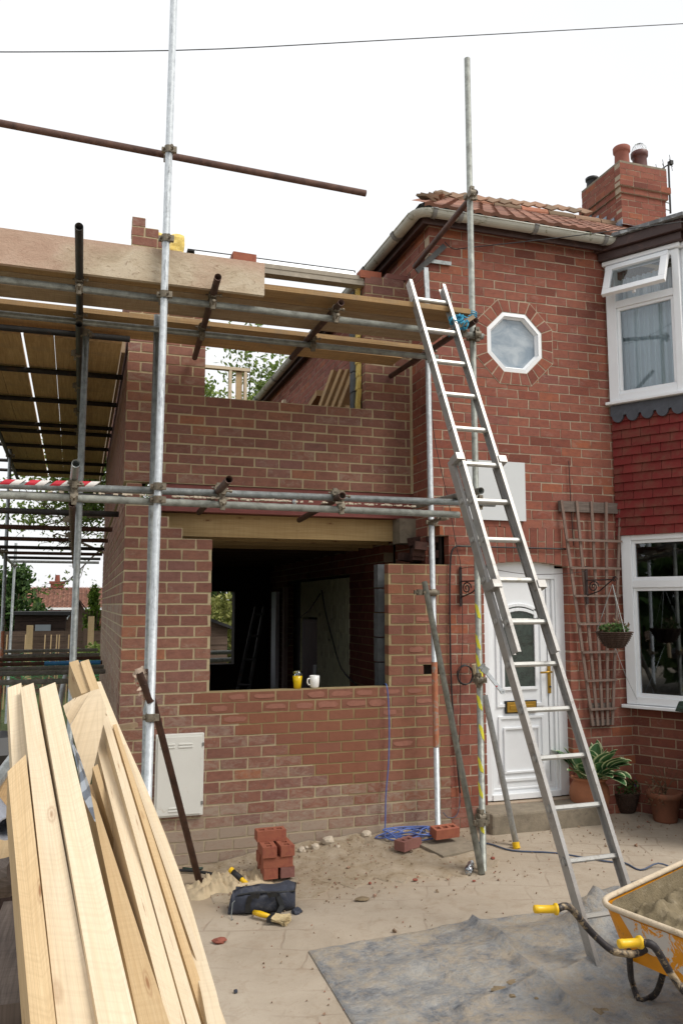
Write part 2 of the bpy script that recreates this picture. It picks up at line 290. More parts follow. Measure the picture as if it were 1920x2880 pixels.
c=s.mix(dm,c,s2l((162,149,130))); s.bump(s.math('ADD',s.math('MULTIPLY',n,1.5),s.math('ADD',n2,s.noise(s.co('Object',(1,2.4,1)),8,6,.7,.3))),.6,.03); M['membrane']=s.fin(c,s.ramp(dm,[(0,(.42,.42,.42)),(1,(.9,.9,.9))]),0,.5)
s=NT('loose_sand'); co=s.co(); n=s.noise(co,8,6,.75,.4); c=s.ramp(n,[(.32,s2l((120,102,78))),(.42,s2l((156,141,119))),(.66,s2l((172,159,141)))]); s.bump(s.noise(co,60,5,.8),.8,.012); M['sand']=s.fin(c,.95,0,.2)

# ------------------------------------------------------------ mesh builder
class MB:
    def __init__(s): s.v=[];s.f=[];s.a=[];s.uv=[]
    def poly(s,pts,a=(.5,0,0,0),uv=None):
        i=len(s.v); s.v+= [tuple(p) for p in pts]; s.f.append(tuple(range(i,i+len(pts)))); s.a.append(a); s.uv.append(uv)
    def hexa(s,b,t,a=(.5,0,0,0),L=None,skip=()):
        # b,t four points each (bottom ring ccw from outside top view, top ring)
        i=len(s.v); s.v+=[tuple(p) for p in b]+[tuple(p) for p in t]
        q=[(3,2,1,0),(4,5,6,7),(0,1,5,4),(1,2,6,5),(2,3,7,6),(3,0,4,7)]
        for k,ff in enumerate(q):
            if k in skip: continue
            s.f.append(tuple(i+j for j in ff)); s.a.append(a); s.uv.append(None)
    def box(s,c,sx,sy,sz,a=(.5,0,0,0),rot=None):
        c=Vector(c); x,y,z=Vector((sx/2,0,0)),Vector((0,sy/2,0)),Vector((0,0,sz/2))
        if rot is not None: x,y,z=rot@x,rot@y,rot@z
        s.hexa([c-x-y-z,c+x-y-z,c+x+y-z,c-x+y-z],[c-x-y+z,c+x-y+z,c+x+y+z,c-x+y+z],a)
    def bx(s,x0,x1,y0,y1,z0,z1,a=(.5,0,0,0)): s.box(((x0+x1)/2,(y0+y1)/2,(z0+z1)/2),x1-x0,y1-y0,z1-z0,a)
    def beam(s,A,B,w,h,up=Vector((0,0,1)),a=(.5,0,0,0),uo=0,bow=0,seg=1,sidev=None):
        # top centre line A->B, width w, height h downward; uv along length
        A=Vector(A);B=Vector(B); d=(B-A).normalized(); sd=sidev or d.cross(up).normalized(); u=sd.cross(d).normalized(); L=(B-A).length
        base=len(s.v); 
        for k in range(seg+1):
            t=k/seg; c=A.lerp(B,t)+u*bow*math.sin(math.pi*t)
            s.v+=[tuple(c-sd*w/2),tuple(c+sd*w/2),tuple(c+sd*w/2-u*h),tuple(c-sd*w/2-u*h)]
        ws=[0,w,w+h,w+h+w,w+h+w+h]
        for k in range(seg):
            i=base+4*k; u0=uo+L*k/seg; u1=uo+L*(k+1)/seg
            for j in range(4):
                j2=(j+1)%4
                s.f.append((i+j,i+j2,i+4+j2,i+4+j)); s.a.append(a); s.uv.append([(u0,ws[j]),(u0,ws[j+1]),(u1,ws[j+1]),(u1,ws[j])])
        s.f.append((base+3,base+2,base+1,base)); s.a.append(a); s.uv.append([(uo,0),(uo,.05),(uo+.01,.05),(uo+.01,0)])
        i=base+4*seg; s.f.append((i,i+1,i+2,i+3)); s.a.append(a); s.uv.append([(uo,0),(uo,.05),(uo+.01,.05),(uo+.01,0)])
    def tube(s,pts,r,n=12,cap=True,a=(.5,0,0,0),hollow=0,closed=False):
        pts=[Vector(p) for p in pts]; m=len(pts); rs=r if isinstance(r,(list,tuple)) else [r]*m
        if closed: pts=pts+[pts[0]]; rs=list(rs)+[rs[0]]; m+=1
        base=len(s.v); prev=None
        for k in range(m):
            if closed and k in (0,m-1): d=(pts[1]-pts[-2]).normalized()
            else: d=(pts[min(k+1,m-1)]-pts[max(k-1,0)]).normalized()
            if prev is None:
                up=Vector((0,0,1)) if abs(d.z)<.9 else Vector((1,0,0)); x=d.cross(up).normalized()
            else:
                x=(prev-d*prev.dot(d)); 
                x=x.normalized() if x.length>1e-6 else d.cross(Vector((0,0,1))).normalized()
            prev=x; y=d.cross(x)
            for j in range(n):
                t=2*math.pi*j/n; s.v.append(tuple(pts[k]+(x*math.cos(t)+y*math.sin(t))*rs[k]))
        for k in range(m-1):
            for j in range(n):
                j2=(j+1)%n; s.f.append((base+k*n+j,base+k*n+j2,base+(k+1)*n+j2,base+(k+1)*n+j)); s.a.append(a); s.uv.append(None)
        if cap and not closed:
            for k,sg in ((0,-1),(m-1,1)):
                rg=[base+k*n+j for j in range(n)]
                if hollow:
                    dd=(pts[1]-pts[0]).normalized() if k==0 else (pts[-1]-pts[-2]).normalized()
                    c=pts[k]; i=len(s.v)
                    for j in range(n): s.v.append(tuple(c+(Vector(s.v[rg[j]])-c)*hollow))
                    for j in range(n): s.v.append(tuple(c+(Vector(s.v[rg[j]])-c)*hollow-dd*sg*.12))
                    for j in range(n):
                        j2=(j+1)%n
                        s.f.append((rg[j],rg[j2],i+j2,i+j)); s.a.append(a); s.uv.append(None)
                        s.f.append((i+j,i+j2,i+n+j2,i+n+j)); s.a.append(a); s.uv.append(None)
                    s.f.append(tuple(i+n+j for j in range(n))); s.a.append(a); s.uv.append(None)
                else:
                    s.f.append(tuple(rg if sg>0 else rg[::-1])); s.a.append(a); s.uv.append(None)
    def lathe(s,c,prof,n=24,a=(.5,0,0,0),axis=None):
        c=Vector(c); base=len(s.v); q=axis.to_track_quat('Z','Y') if axis is not None else None
        for (r,z) in prof:
            for j in range(n):
                t=2*math.pi*j/n; p=Vector((r*math.cos(t),r*math.sin(t),z)); p=(q@p if q else p)+c; s.v.append(tuple(p))
        for k in range(len(prof)-1):
            for j in range(n):
                j2=(j+1)%n; s.f.append((base+k*n+j,base+k*n+j2,base+(k+1)*n+j2,base+(k+1)*n+j)); s.a.append(a); s.uv.append(None)
    def prism(s,pts,off,a=(.5,0,0,0)):
        # polygon extruded by offset vector
        pts=[Vector(p) for p in pts]; off=Vector(off); n=len(pts); i=len(s.v)
        s.v+=[tuple(p) for p in pts]+[tuple(p+off) for p in pts]
        L0=(pts[1]-pts[0]).length
        s.f.append(tuple(range(i,i+n))); s.f.append(tuple(i+n+k for k in range(n))[::-1]); s.a+=[a,a]; s.uv+=[None,None]
        for k in range(n):
            k2=(k+1)%n; s.f.append((i+k,i+n+k,i+n+k2,i+k2)); s.a.append(a); s.uv.append(None)
    def build(s,name,mat,parent=None,smooth=False,bevel=0,loc=None):
        me=bpy.data.meshes.new(name); L=Vector(loc) if loc is not None else Vector((0,0,0))
        vv=s.v if loc is None else [(v[0]-L.x,v[1]-L.y,v[2]-L.z) for v in s.v]
        me.from_pydata(vv,[],s.f)
        at=me.attributes.new('bv','FLOAT_COLOR','FACE'); 
        flat=[]; 
        for a in s.a: flat+=list(a)
        at.data.foreach_set('color',flat)
        uv=me.uv_layers.new(name='UVMap'); buf=[]
        for f,q in zip(s.f,s.uv):
            if q: 
                for t in q: buf+=[t[0],t[1]]
            else:
                p=[Vector(s.v[i]) for i in f]
                nn=(p[1]-p[0]).cross(p[2]-p[0]); ax=max(range(3),key=lambda k:abs(nn[k]))
                o=[k for k in range(3) if k!=ax]
                ex=[max(t[k] for t in p)-min(t[k] for t in p) for k in o]
                if ex[1]>ex[0]: o=o[::-1]
                for t in p: buf+=[t[o[0]],t[o[1]]]
        uv.data.foreach_set('uv',buf)
        if smooth is True: me.polygons.foreach_set('use_smooth',[True]*len(me.polygons))
        me.materials.append(mat if not isinstance(mat,str) else M[mat])
        me.validate(); me.update()
        o=bpy.data.objects.new(name,me); COL.objects.link(o)
        if loc is not None: o.location=L
        if parent is not None:
            o.parent=parent
            o.matrix_parent_inverse=world_of(parent).inverted()
        if bevel:
            b=o.modifiers.new('bevel','BEVEL'); b.width=bevel; b.segments=2; b.limit_method='ANGLE'
        return o
def world_of(o):
    m=Matrix.Translation(o.location)@o.rotation_euler.to_matrix().to_4x4()
    if o.parent: return world_of(o.parent)@o.matrix_parent_inverse@m
    return m
def tag(o,label,cat=None,group=None,kind=None):
    if label: o['label']=label
    if cat: o['category']=cat
    if group: o['group']=group
    if kind: o['kind']=kind
    return o
def thing(name,label,cat,loc=(0,0,0),group=None):
    o=bpy.data.objects.new(name,None); COL.objects.link(o); o.location=loc; o.empty_display_size=.1
    return tag(o,label,cat,group)
def struct(o): o['kind']='structure'; return o
def copytree(o,loc=None,parent=None,rotz=None):
    c=o.copy(); COL.objects.link(c)
    if parent is not None: c.parent=parent
    for ch in list(o.children): copytree(ch,None,c)
    if loc is not None: c.location=loc
    if rotz is not None: c.rotation_euler=(0,0,rotz)
    return c
CH=.0866; BL=.222
def sub(ivs,cuts):
    for c0,c1 in cuts:
        out=[]
        for a,b in ivs:
            if c1<=a or c0>=b: out.append((a,b))
            else:
                if c0>a: out.append((a,c0))
                if c1<b: out.append((c1,b))
        ivs=out
    return ivs
def brickwall(mb,O,ud,nd,rows,z0,fn,depth=.1,off=0,jit=.0016,flag=None,rnd=None,mw=.0105,ch=CH,mort=True,start_half=True,old=False,proud=.004):
    """rows courses from z0; fn(z_mid)->intervals in u"""
    O=Vector((O[0],O[1],0)); ud=Vector((ud[0],ud[1],0)).normalized(); nd=Vector((nd[0],nd[1],0)).normalized(); Q=rnd or R
    zz=Vector((0,0,1))
    for r in range(rows):
        za=z0+r*ch; zb=za+ch
        for (a,b) in fn((za+zb)/2):
            if b-a<.01: continue
            if mort:
                fr=-proud
                e0=.003; p=[O+ud*(a+e0)+nd*fr,O+ud*(b-e0)+nd*fr,O+ud*(b-e0)-nd*depth,O+ud*(a+e0)-nd*depth]
                g=flag((a+b)/2,za) if flag else (0,0)
                n=max(1,int((b-a)/.3)); 
                for k in range(n):
                    ua=a+e0+(b-a-2*e0)*k/n; ub=a+e0+(b-a-2*e0)*(k+1)/n; g=flag((ua+ub)/2,(za+zb)/2) if flag else (0,0)
                    q=[O+ud*ua+nd*fr,O+ud*ub+nd*fr,O+ud*ub-nd*depth,O+ud*ua-nd*depth]
                    sk=[]
                    if k>0: sk.append(5)
                    if k<n-1: sk.append(3)
                    mb.hexa([t+zz*za for t in q],[t+zz*(zb) for t in q],(Q.random(),g[0],1,g[1]),skip=sk)
            u=off+(BL/2 if r%2 else 0)
            k=math.floor((a-u)/BL); x=u+k*BL
            while x<b:
                u0=max(a,x+mw/2) if x+mw/2>a+.004 else a; u1=min(b,x+BL-mw/2) 
                if x+BL-mw/2>b-.004: u1=b
                if x<a: u0=a
                if u1-u0>.018:
                    j=[Q.uniform(-jit,jit) for _ in range(8)]; pz=Q.uniform(-.0012,.0012)
                    y0=za+mw/2; y1=zb-mw/2
                    F0=[O+ud*(u0+(j[0] if u0>a else 0))+nd*pz+zz*(y0+j[1]),O+ud*(u1+(j[2] if u1<b else 0))+nd*pz+zz*(y0+j[3]),
                        O+ud*(u1+(j[4] if u1<b else 0))+nd*pz+zz*(y1+j[5]),O+ud*(u0+(j[6] if u0>a else 0))+nd*pz+zz*(y1+j[7])]
                    bd=nd*(depth-.004 if depth<.2 else .1)
                    Bk=[p-bd for p in F0]
                    g=flag((u0+u1)/2,(za+zb)/2) if flag else (0,0)
                    i=len(mb.v); mb.v+=[tuple(p) for p in F0]+[tuple(p) for p in Bk]
                    # rounded arris: inset front ring
                    aa=(Q.random(),max(0,min(1,g[0]+Q.uniform(-.12,.2))),0,g[1])
                    for ff in ((0,1,2,3),(1,0,4,5),(2,1,5,6),(3,2,6,7),(0,3,7,4)):
                        mb.f.append(tuple(i+t for t in ff)); mb.a.append(aa); mb.uv.append(None)
                x+=BL
# ============================================================ GROUND
mb=MB(); n=110
xs=[-400,-150,-60,-30,-18,-12]+[-8+.2*i for i in range(101)]+[14,20,35,70,160,400]
ys=[-300,-100,-40,-15,-6,-2]+[0+.12*i for i in range(76)]+[9.5,10,11,12,14,17,20,25,32,45,80,160,500]
idx={}
for j,y in enumerate(ys):
    for i,x in enumerate(xs):
        z=gz(x,y)
        if -8<x<12 and 0<y<9: z+=.006*noise.noise(Vector((x*1.7,y*1.7,0)))+.003*noise.noise(Vector((x*6,y*6,3)))
        mb.v.append((x,y,z))
W=len(xs)
for j in range(len(ys)-1):
    for i in range(W-1):
        a=j*W+i; mb.f.append((a,a+1,a+W+1,a+W)); mb.a.append((.5,0,0,0)); mb.uv.append(None)
struct(mb.build('ground','ground',smooth=True))
# ============================================================ HOUSE
OX,OZ=3.785,4.345
def octw(r,dz):
    dz=abs(dz)
    return None if dz>r else min(r,r*1.41421-dz)
house=thing('brick_house','old red brick semi-detached house with white door, octagonal window and bay','house',(3.9,6.5,0))
def f_main(z):
    x0=3.062 if z<2.25 else (3.075 if z<2.52 else 2.92)
    if 2.52<z<2.62: x0=2.99
    cuts=[]
    h=octw(.398,abs(z-OZ)+.04)
    if h: cuts.append((OX-h,OX+h))
    if z<2.252: cuts.append((3.41,4.28))
    elif z<2.60: cuts.append((3.385,4.305))
    if z<.19: cuts=[]
    return [(a,b) for a,b in sub([(x0,5.06)],cuts)]
mb=MB()
fl=lambda u,z:(.12+.5*max(0,.45-z)+(.12 if z<.4 else 0),0)
brickwall(mb,(0,6.5),(1,0),(0,-1),67,-.35,f_main,.1,2.92,flag=lambda u,z:((.1+(.25 if z<.2 else 0)),0),jit=.0036)
# octagon surround of brick-on-edge
for k in range(8):
    ca=math.pi/4*k; nx,nz=math.cos(ca),math.sin(ca); tx,tz=-nz,nx
    ri,ro=.290,.402; m=3
    for j in range(m):
        t0=-1+2*j/m; t1=-1+2*(j+1)/m; g=.010
        def q(t,r): 
            hw=r*.41421; return Vector((OX+nx*r+tx*hw*t,6.4935,OZ+nz*r+tz*hw*t))
        e=g/ (2*.12)
        pts=[q(t0+e,ri+.002),q(t1-e,ri+.002),q(t1-e,ro-.002),q(t0+e,ro-.002)]
        mb.prism(pts,(0,.1,0),(R.random(),.1,0,0))
    def q2(t,r): hw=r*.41421; return Vector((OX+nx*r+tx*hw*t,6.4965+.0003*(k%2),OZ+nz*r+tz*hw*t))
    mb.prism([q2(-1,ri-.002),q2(1,ri-.002),q2(1,.407),q2(-1,.407)],(0,.08,0),(.5,.1,1,0))
# arch of soldiers above the door: two rings of headers and stretchers on end
x=3.388; k=0
while x<4.30:
    c=x+.0415; dx=(c-3.845)/.46; rise=.045*(1-dx*dx)
    tilt=dx*.05
    for z0,z1 in (((2.245,2.47),(2.48,2.60)) if k%2 else ((2.245,2.355),(2.365,2.60))):
        za=z0+rise if z0<2.3 else z0; 
        pts=[Vector((x+.005-tilt*(za-2.4)*-1,6.4985,za)),Vector((x+.078+tilt*(za-2.4),6.4985,za)),Vector((x+.078+tilt*(z1-2.4),6.4985,z1)),Vector((x+.005+tilt*(z1-2.4),6.4985,z1))]
        mb.prism(pts,(0,.1,0),(R.random(),.12,0,0))
    x+=.0835; k+=1
arc=[Vector((3.386,6.504,2.247))]+[Vector((3.386+.92*i/12,6.504,2.243+.045*(1-((i/12-.5)*2)**2))) for i in range(1,12)]+[Vector((4.306,6.504,2.247)),Vector((4.306,6.504,2.61)),Vector((3.386,6.504,2.61))]
mb.prism(arc,(0,.095,0),(.5,.1,1,0))
mb.build('front_wall','brick_old',house)
# door reveals
mb=MB()
brickwall(mb,(4.283,6.6),(0,1),(-1,0),24,.16,lambda z:[(0,.05)] ,.03,0)
mb.build('door_reveal','brick_old',house)
# side wall, facing the extension
mb=MB()
yw0,yw1=onX(862,1135,2.92).y,onX(840,1112,2.92).y
def f_side(z):
    if z<2.25: return []
    return [(.106,9.2)] if z>2.60 else [(.106,.5),(.6,9.2)] if z>2.5 else [(.16,.40),(.46,.9),(1.2,9.2)]
brickwall(mb,(2.92,6.5),(0,1),(-1,0),67,-.35,f_side,.1,0,flag=lambda u,z:(.12,0))
mb.build('side_wall','brick_old',house)
mb=MB()
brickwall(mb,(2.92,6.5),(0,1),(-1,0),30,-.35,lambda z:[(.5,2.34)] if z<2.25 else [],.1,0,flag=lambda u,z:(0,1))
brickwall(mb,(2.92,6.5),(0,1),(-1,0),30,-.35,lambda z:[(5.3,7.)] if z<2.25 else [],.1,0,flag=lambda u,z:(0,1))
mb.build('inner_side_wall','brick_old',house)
mb=MB()
rr=random.Random(3)
brickwall(mb,(2.915,6.5),(0,1),(-1,0),16,-.35,lambda z:([(2.34,3.66),(4.43,4.5)] if z<1.72 else [(2.34,4.5)]) if z<2.2 else [],.1,0,rnd=rr,ch=.16)
mb.build('cream_painted_wall','cream',house)
mb=MB(); mb.bx(2.93,2.96,10.16,10.93,-.2,1.70); 
for i in range(9): mb.bx(2.922,2.931,10.18+i*.083,10.255+i*.083,-.2,1.66)
d=mb.build('inner_door',m_plain('grey_violet_door_paint',s2l((120,110,122)),.6,0,.08),house)
mb=MB(); mb.bx(2.885,2.92,10.2,10.24,.85,1.12); mb.build('door_handle','brass' if False else 'upvc',d)
mb=MB(); mb.bx(3.04,3.06,6.61,14.8,-.3,5.3); mb.bx(3.065,5.0,6.9,6.92,-.3,5.3); mb.bx(3.065,3.35,6.61,6.9,2.62,2.64); mb.bx(3.34,3.36,6.61,6.9,2.0,2.62); mb.bx(2.95,3.04,6.9,14.5,2.2,2.24); mb.bx(2.98,3.04,6.70,6.72,2.1,2.75); mb.build('light_block_lining','darkroom',house)  # added dark sheets that stop daylight leaking through the house
# ---------- octagonal window
mb=MB(); mi=MB(); mg=MB()
for k in range(8):
    ca=math.pi/4*k; nx,nz=math.cos(ca),math.sin(ca); tx,tz=-nz,nx
    def q(t,r,y): hw=r*.41421; return Vector((OX+nx*r+tx*hw*t,y,OZ+nz*r+tz*hw*t))
    mb.prism([q(-1,.288,6.50),q(1,.288,6.50),q(1,.25,6.495),q(-1,.25,6.495)],(0,.06,0))
    mb.prism([q(-1,.25,6.512),q(1,.25,6.512),q(1,.232,6.53),q(-1,.232,6.53)],(0,.04,0))
    mg.poly([Vector((OX,6.54,OZ)),q(-1,.234,6.54),q(1,.234,6.54)])
wn=mb.build('octagonal_window','upvc',house)
s_=NT('pale_obscure_glass'); c_=s_.n('ShaderNodeTexVoronoi'); c_.inputs['Scale'].default_value=60; s_.l(s_.co(),c_.inputs['Vector']); s_.bump(c_.outputs['Distance'],.15,.004)
mg.build('pane',s_.fin(s_.ramp(s_.noise(s_.co('Object',(3,3,5)),1.3,4,.6,.8),[(.35,s2l((120,136,150))),(.65,s2l((168,178,186)))]),.10,0,.8),wn)  # cloudy light and dark tones painted in place of reflections
# ---------- front door
DX0,DX1,DZ0,DZ1,DY=3.425,4.285,.18,2.235,6.60
mb=MB(); f=.075
mb.bx(DX0,DX0+f,DY-.02,DY+.05,DZ0,DZ1); mb.bx(DX1-f-.02,DX1,DY-.02,DY+.05,DZ0,DZ1); mb.bx(DX0+f,DX1-f-.02,DY-.021,DY+.05,DZ1-.1,DZ1+.06); mb.bx(DX0+f,DX1-f-.02,DY-.03,DY+.05,DZ0,DZ0+.05)
mb.bx(DX0+f,DX0+f+.025,DY-.008,DY+.05,DZ0,DZ1-.1); mb.bx(DX1-f-.05,DX1-f-.02,DY-.008,DY+.05,DZ0,DZ1-.1)
dframe=mb
x0,x1=DX0+f+.025,DX1-f-.05; cx=(x0+x1)/2-.02
mb=MB(); mb.bx(x0,x1,DY+.012,DY+.05,DZ0+.05,DZ1-.1)
def frame(mb,xa,xb,za,zb,w,y,d,arch=0):
    if not arch:
        mb.bx(xa,xb,y,y+d,za,za+w); mb.bx(xa,xb,y,y+d,zb-w,zb); mb.bx(xa,xa+w,y,y+d,za+w,zb-w); mb.bx(xb-w,xb,y,y+d,za+w,zb-w)
    else:
        mb.bx(xa,xb,y,y+d,za,za+w); mb.bx(xa,xa+w,y,y+d,za+w,zb); mb.bx(xb-w,xb,y,y+d,za+w,zb)
        N=12; W=xb-xa
        o=[(xa+W*i/N, zb+arch*(1-(2*i/N-1)**2)) for i in range(N+1)]
        for i in range(N):
            (a0,b0),(a1,b1)=o[i],o[i+1]
            mb.prism([(a0,y,b0),(a1,y,b1),(a1,y,b1-w),(a0,y,b0-w)],(0,d,0))
frame(mb,x0+.05,x1-.10,.98,1.78,.03,DY-.002,.02,.09)
frame(mb,cx-.195,cx+.175,1.13,1.86,.028,DY-.006,.02,.05)
frame(mb,x0+.06,x1-.11,.33,.90,.025,DY-.002,.02)
frame(mb,x0+.11,x1-.16,.40,.80,.018,DY-.004,.02)
mb.bx(x0,x1,DY+.004,DY+.014,.26,.275)
for i in range(4): mb.bx(x1-.055+.0*i,x1-.05,DY+.004,DY+.014,.3,2.1)
door=mb.build('front_door','upvc',house,bevel=.003); door['label']='white panelled front door with arched dark glass'
dframe.build('door_frame','upvc',door,bevel=.004)
mg=MB(); N=12; xa,xb=cx-.17,cx+.15
pts=[(xa,DY+.0095,1.15),(xb,DY+.0095,1.15)]+[(xb-(xb-xa)*i/N,DY+.0095,1.84+.045*(1-(2*i/N-1)**2)) for i in range(N+1)]
mg.poly(pts); mg.build('glass_pane','frosted_dark',door)
mb=MB(); mb.bx(cx-.17,cx+.15,DY-.008,DY+.01,.925,1.035); q=mb.build('letterbox','blackplastic',door)
mb=MB(); mb.bx(cx-.155,cx+.14,DY-.016,DY-.009,.935,1.025); mb.bx(cx-.13,cx+.115,DY-.021,DY-.017,.958,1.0); mb.build('letterbox_flap','brass',door,bevel=.003)
mb=MB(); hx=x1-.045; mb.bx(hx-.014,hx+.014,DY-.008,DY+.01,1.09,1.34); hp=mb.build('handle_plate','brass',door,bevel=.003)
mb=MB(); mb.tube([(hx,DY-.005,1.285),(hx,DY-.045,1.285),(hx-.03,DY-.05,1.285),(hx-.12,DY-.05,1.283)],.009,8); mb.build('lever_handle','brass',door,smooth=True)
mb=MB(); mb.tube([(hx,DY-.008,1.15),(hx,DY-.016,1.15)],.01,10); mb.build('keyhole','blackplastic',door)
# doorstep
mb=MB(); mb.bx(3.30,4.36,6.22,6.60,-.1,.165); mb.build('doorstep','concrete',house,bevel=.02)
# ---------- bay
bo=Vector((4.84,6.5)); bd=Vector((.531,-.847)); bn=Vector((-.847,-.531))
def B(s,z,o=0,base=bo): p=base+bd*s+bn*o; return Vector((p.x,p.y,z))
class Frame:
    """box builder in a vertical plane with origin, direction and outward normal"""
    def __init__(s,base,d,n): s.b=Vector(base);s.d=Vector(d);s.n=Vector(n)
    def P(s,u,o,z): p=s.b+s.d*u+s.n*o; return Vector((p.x,p.y,z))
    def box(s,mb,u0,u1,o0,o1,z0,z1,a=(.5,0,0,0)):
        mb.hexa([s.P(u0,o1,z0),s.P(u1,o1,z0),s.P(u1,o0,z0),s.P(u0,o0,z0)],[s.P(u0,o1,z1),s.P(u1,o1,z1),s.P(u1,o0,z1),s.P(u0,o0,z1)],a)
SU=.70
bs=Frame(bo,bd,bn); cnr=bo+bd*SU; bf=Frame(cnr,(1,0),(0,-1))
def window_set(fr,u0,u1,z0,z1,zt,open_top,parent,name,u_gl0,u_gl1,deep=.06,casement=True):
    mb=MB()
    fr.box(mb,u0,u_gl0-.03,-.02,deep,z0,z1); fr.box(mb,u_gl1+.03,u1,-.02,deep,z0,z1)
    fr.box(mb,u_gl0-.03,u_gl1+.03,-.02,deep,z1-.05,z1); fr.box(mb,u_gl0-.03,u_gl1+.03,-.02,deep-.002,z0,z0+.07)
    fr.box(mb,u_gl0-.03,u_gl1+.03,-.02,deep-.004,zt-.035,zt+.035)
    for ua,ub,za,zb in ((u_gl0-.03,u_gl1+.03,z0+.07,zt-.035),)+(() if open_top else ((u_gl0-.03,u_gl1+.03,zt+.035,z1-.05),)):
        w=.03
        fr.box(mb,ua,ub,0,deep-.02,za,za+w); fr.box(mb,ua,ub,0,deep-.02,zb-w,zb); fr.box(mb,ua,ua+w,0,deep-.02,za+w,zb-w); fr.box(mb,ub-w,ub,0,deep-.02,za+w,zb-w)
    wv=mb.build(name,'upvc',parent,bevel=.004)
    mg=MB()
    def pane(ua,ub,za,zb,o): mg.poly([fr.P(ua,o,za),fr.P(ub,o,za),fr.P(ub,o,zb),fr.P(ua,o,zb)])
    pane(u_gl0,u_gl1,z0+.1,zt-.065,.012)
    if not open_top: pane(u_gl0,u_gl1,zt+.065,z1-.08,.012)
    mg.build('pane','glass',wv)
    return wv
bay=house
wu=window_set(bs,0.,SU,3.84,5.20,4.80,True,bay,'upper_bay_window',.125,.605)
wf=window_set(bf,0.,1.7,3.84,5.20,4.80,False,bay,'upper_bay_window',.125,1.2)
# open top light hinged at its head
mb=MB(); hz=5.17; ang=rad(24); ua,ub=.03,.625; Hh=.36
def C(u,o,h): return bs.P(u,.065+math.sin(ang)*h+math.cos(ang)*o, hz-math.cos(ang)*h+math.sin(ang)*o*1.0)
def cbox(mb,u0,u1,o0,o1,h0,h1): mb.hexa([C(u0,o1,h1),C(u1,o1,h1),C(u1,o0,h1),C(u0,o0,h1)],[C(u0,o1,h0),C(u1,o1,h0),C(u1,o0,h0),C(u0,o0,h0)])
cbox(mb,ua,ub,0,.045,0,.055); cbox(mb,ua,ub,0,.045,Hh-.06,Hh); cbox(mb,ua,ua+.065,0,.0445,.055,Hh-.06); cbox(mb,ub-.065,ub,0,.0445,.055,Hh-.06)
cas=mb.build('open_top_light','upvc',wu,bevel=.004)
mg=MB(); mg.poly([C(ua+.06,.02,Hh-.055),C(ub-.06,.02,Hh-.055),C(ub-.06,.02,.05),C(ua+.06,.02,.05)]); mg.build('pane','glass',wu)
mb=MB(); c0=C((ua+ub)/2,-.01,Hh-.01); mb.box(c0,.02,.03,.05); mb.build('catch','brass' if False else 'upvc',wu)
# sills, cornice, flat roof of bay
mb=MB(); bs.box(mb,-.03,SU+.03,-.02,.10,3.81,3.838); bf.box(mb,-.04,1.8,-.02,.10,3.8105,3.8385); mb.build('upper_sill','upvc',bay,bevel=.004)
mb=MB(); bs.box(mb,-.02,SU+.02,-.02,.085,5.205,5.25); bf.box(mb,-.03,1.8,-.02,.085,5.2055,5.2505); mb.build('head_trim','upvc',bay,bevel=.008)
mb=MB(); bs.box(mb,-.04,SU+.05,-.02,.12,5.252,5.33); bf.box(mb,-.05,1.8,-.02,.12,5.2525,5.3305); bs.box(mb,-.06,SU+.07,-.02,.16,5.332,5.43); bf.box(mb,-.08,1.8,-.02,.16,5.3325,5.4305); mb.build('cornice','brownpaint',bay,bevel=.006)
mb=MB(); pr=[(4.76,6.56)]; c1=bs.P(-.1,.19,0); c2=cnr+Vector((-.12,-.19)); 
mb.prism([(c1.x,c1.y,5.434),(c2.x,c2.y,5.434),(6.9,c2.y,5.434),(6.9,6.7,5.434),(c1.x,6.7,5.434)],(0,0,.035)); mb.build('bay_flat_roof',m_plain('mossy_lead_edge',s2l((112,114,116)),.9,0,.3,12,.6,dirt=s2l((170,176,178)),dirtcut=(.5,.6)),bay)
# curtains and dark room
mb=MB(); N=60
for fr,u0,u1 in ((bs,.05,.68),(bf,.1,.7)):
    pp=[(u0+(u1-u0)*i/N,-.10+.018*math.sin(i*1.3)+.01*math.sin(i*.7+1)) for i in range(N+1)]
    for i in range(N):
        a,b=pp[i],pp[i+1]; mb.poly([fr.P(a[0],a[1],3.87),fr.P(b[0],b[1],3.87),fr.P(b[0],b[1],5.1),fr.P(a[0],a[1],5.1)])
mb.build('net_curtain','curtain',wu,smooth=True)
mb=MB(); mb.bx(4.9,7.2,6.9,6.92,3.7,5.2); mb.bx(4.96,7.2,6.5,6.9,3.72,3.74); mb.build('upper_room_back','darkroom',bay)
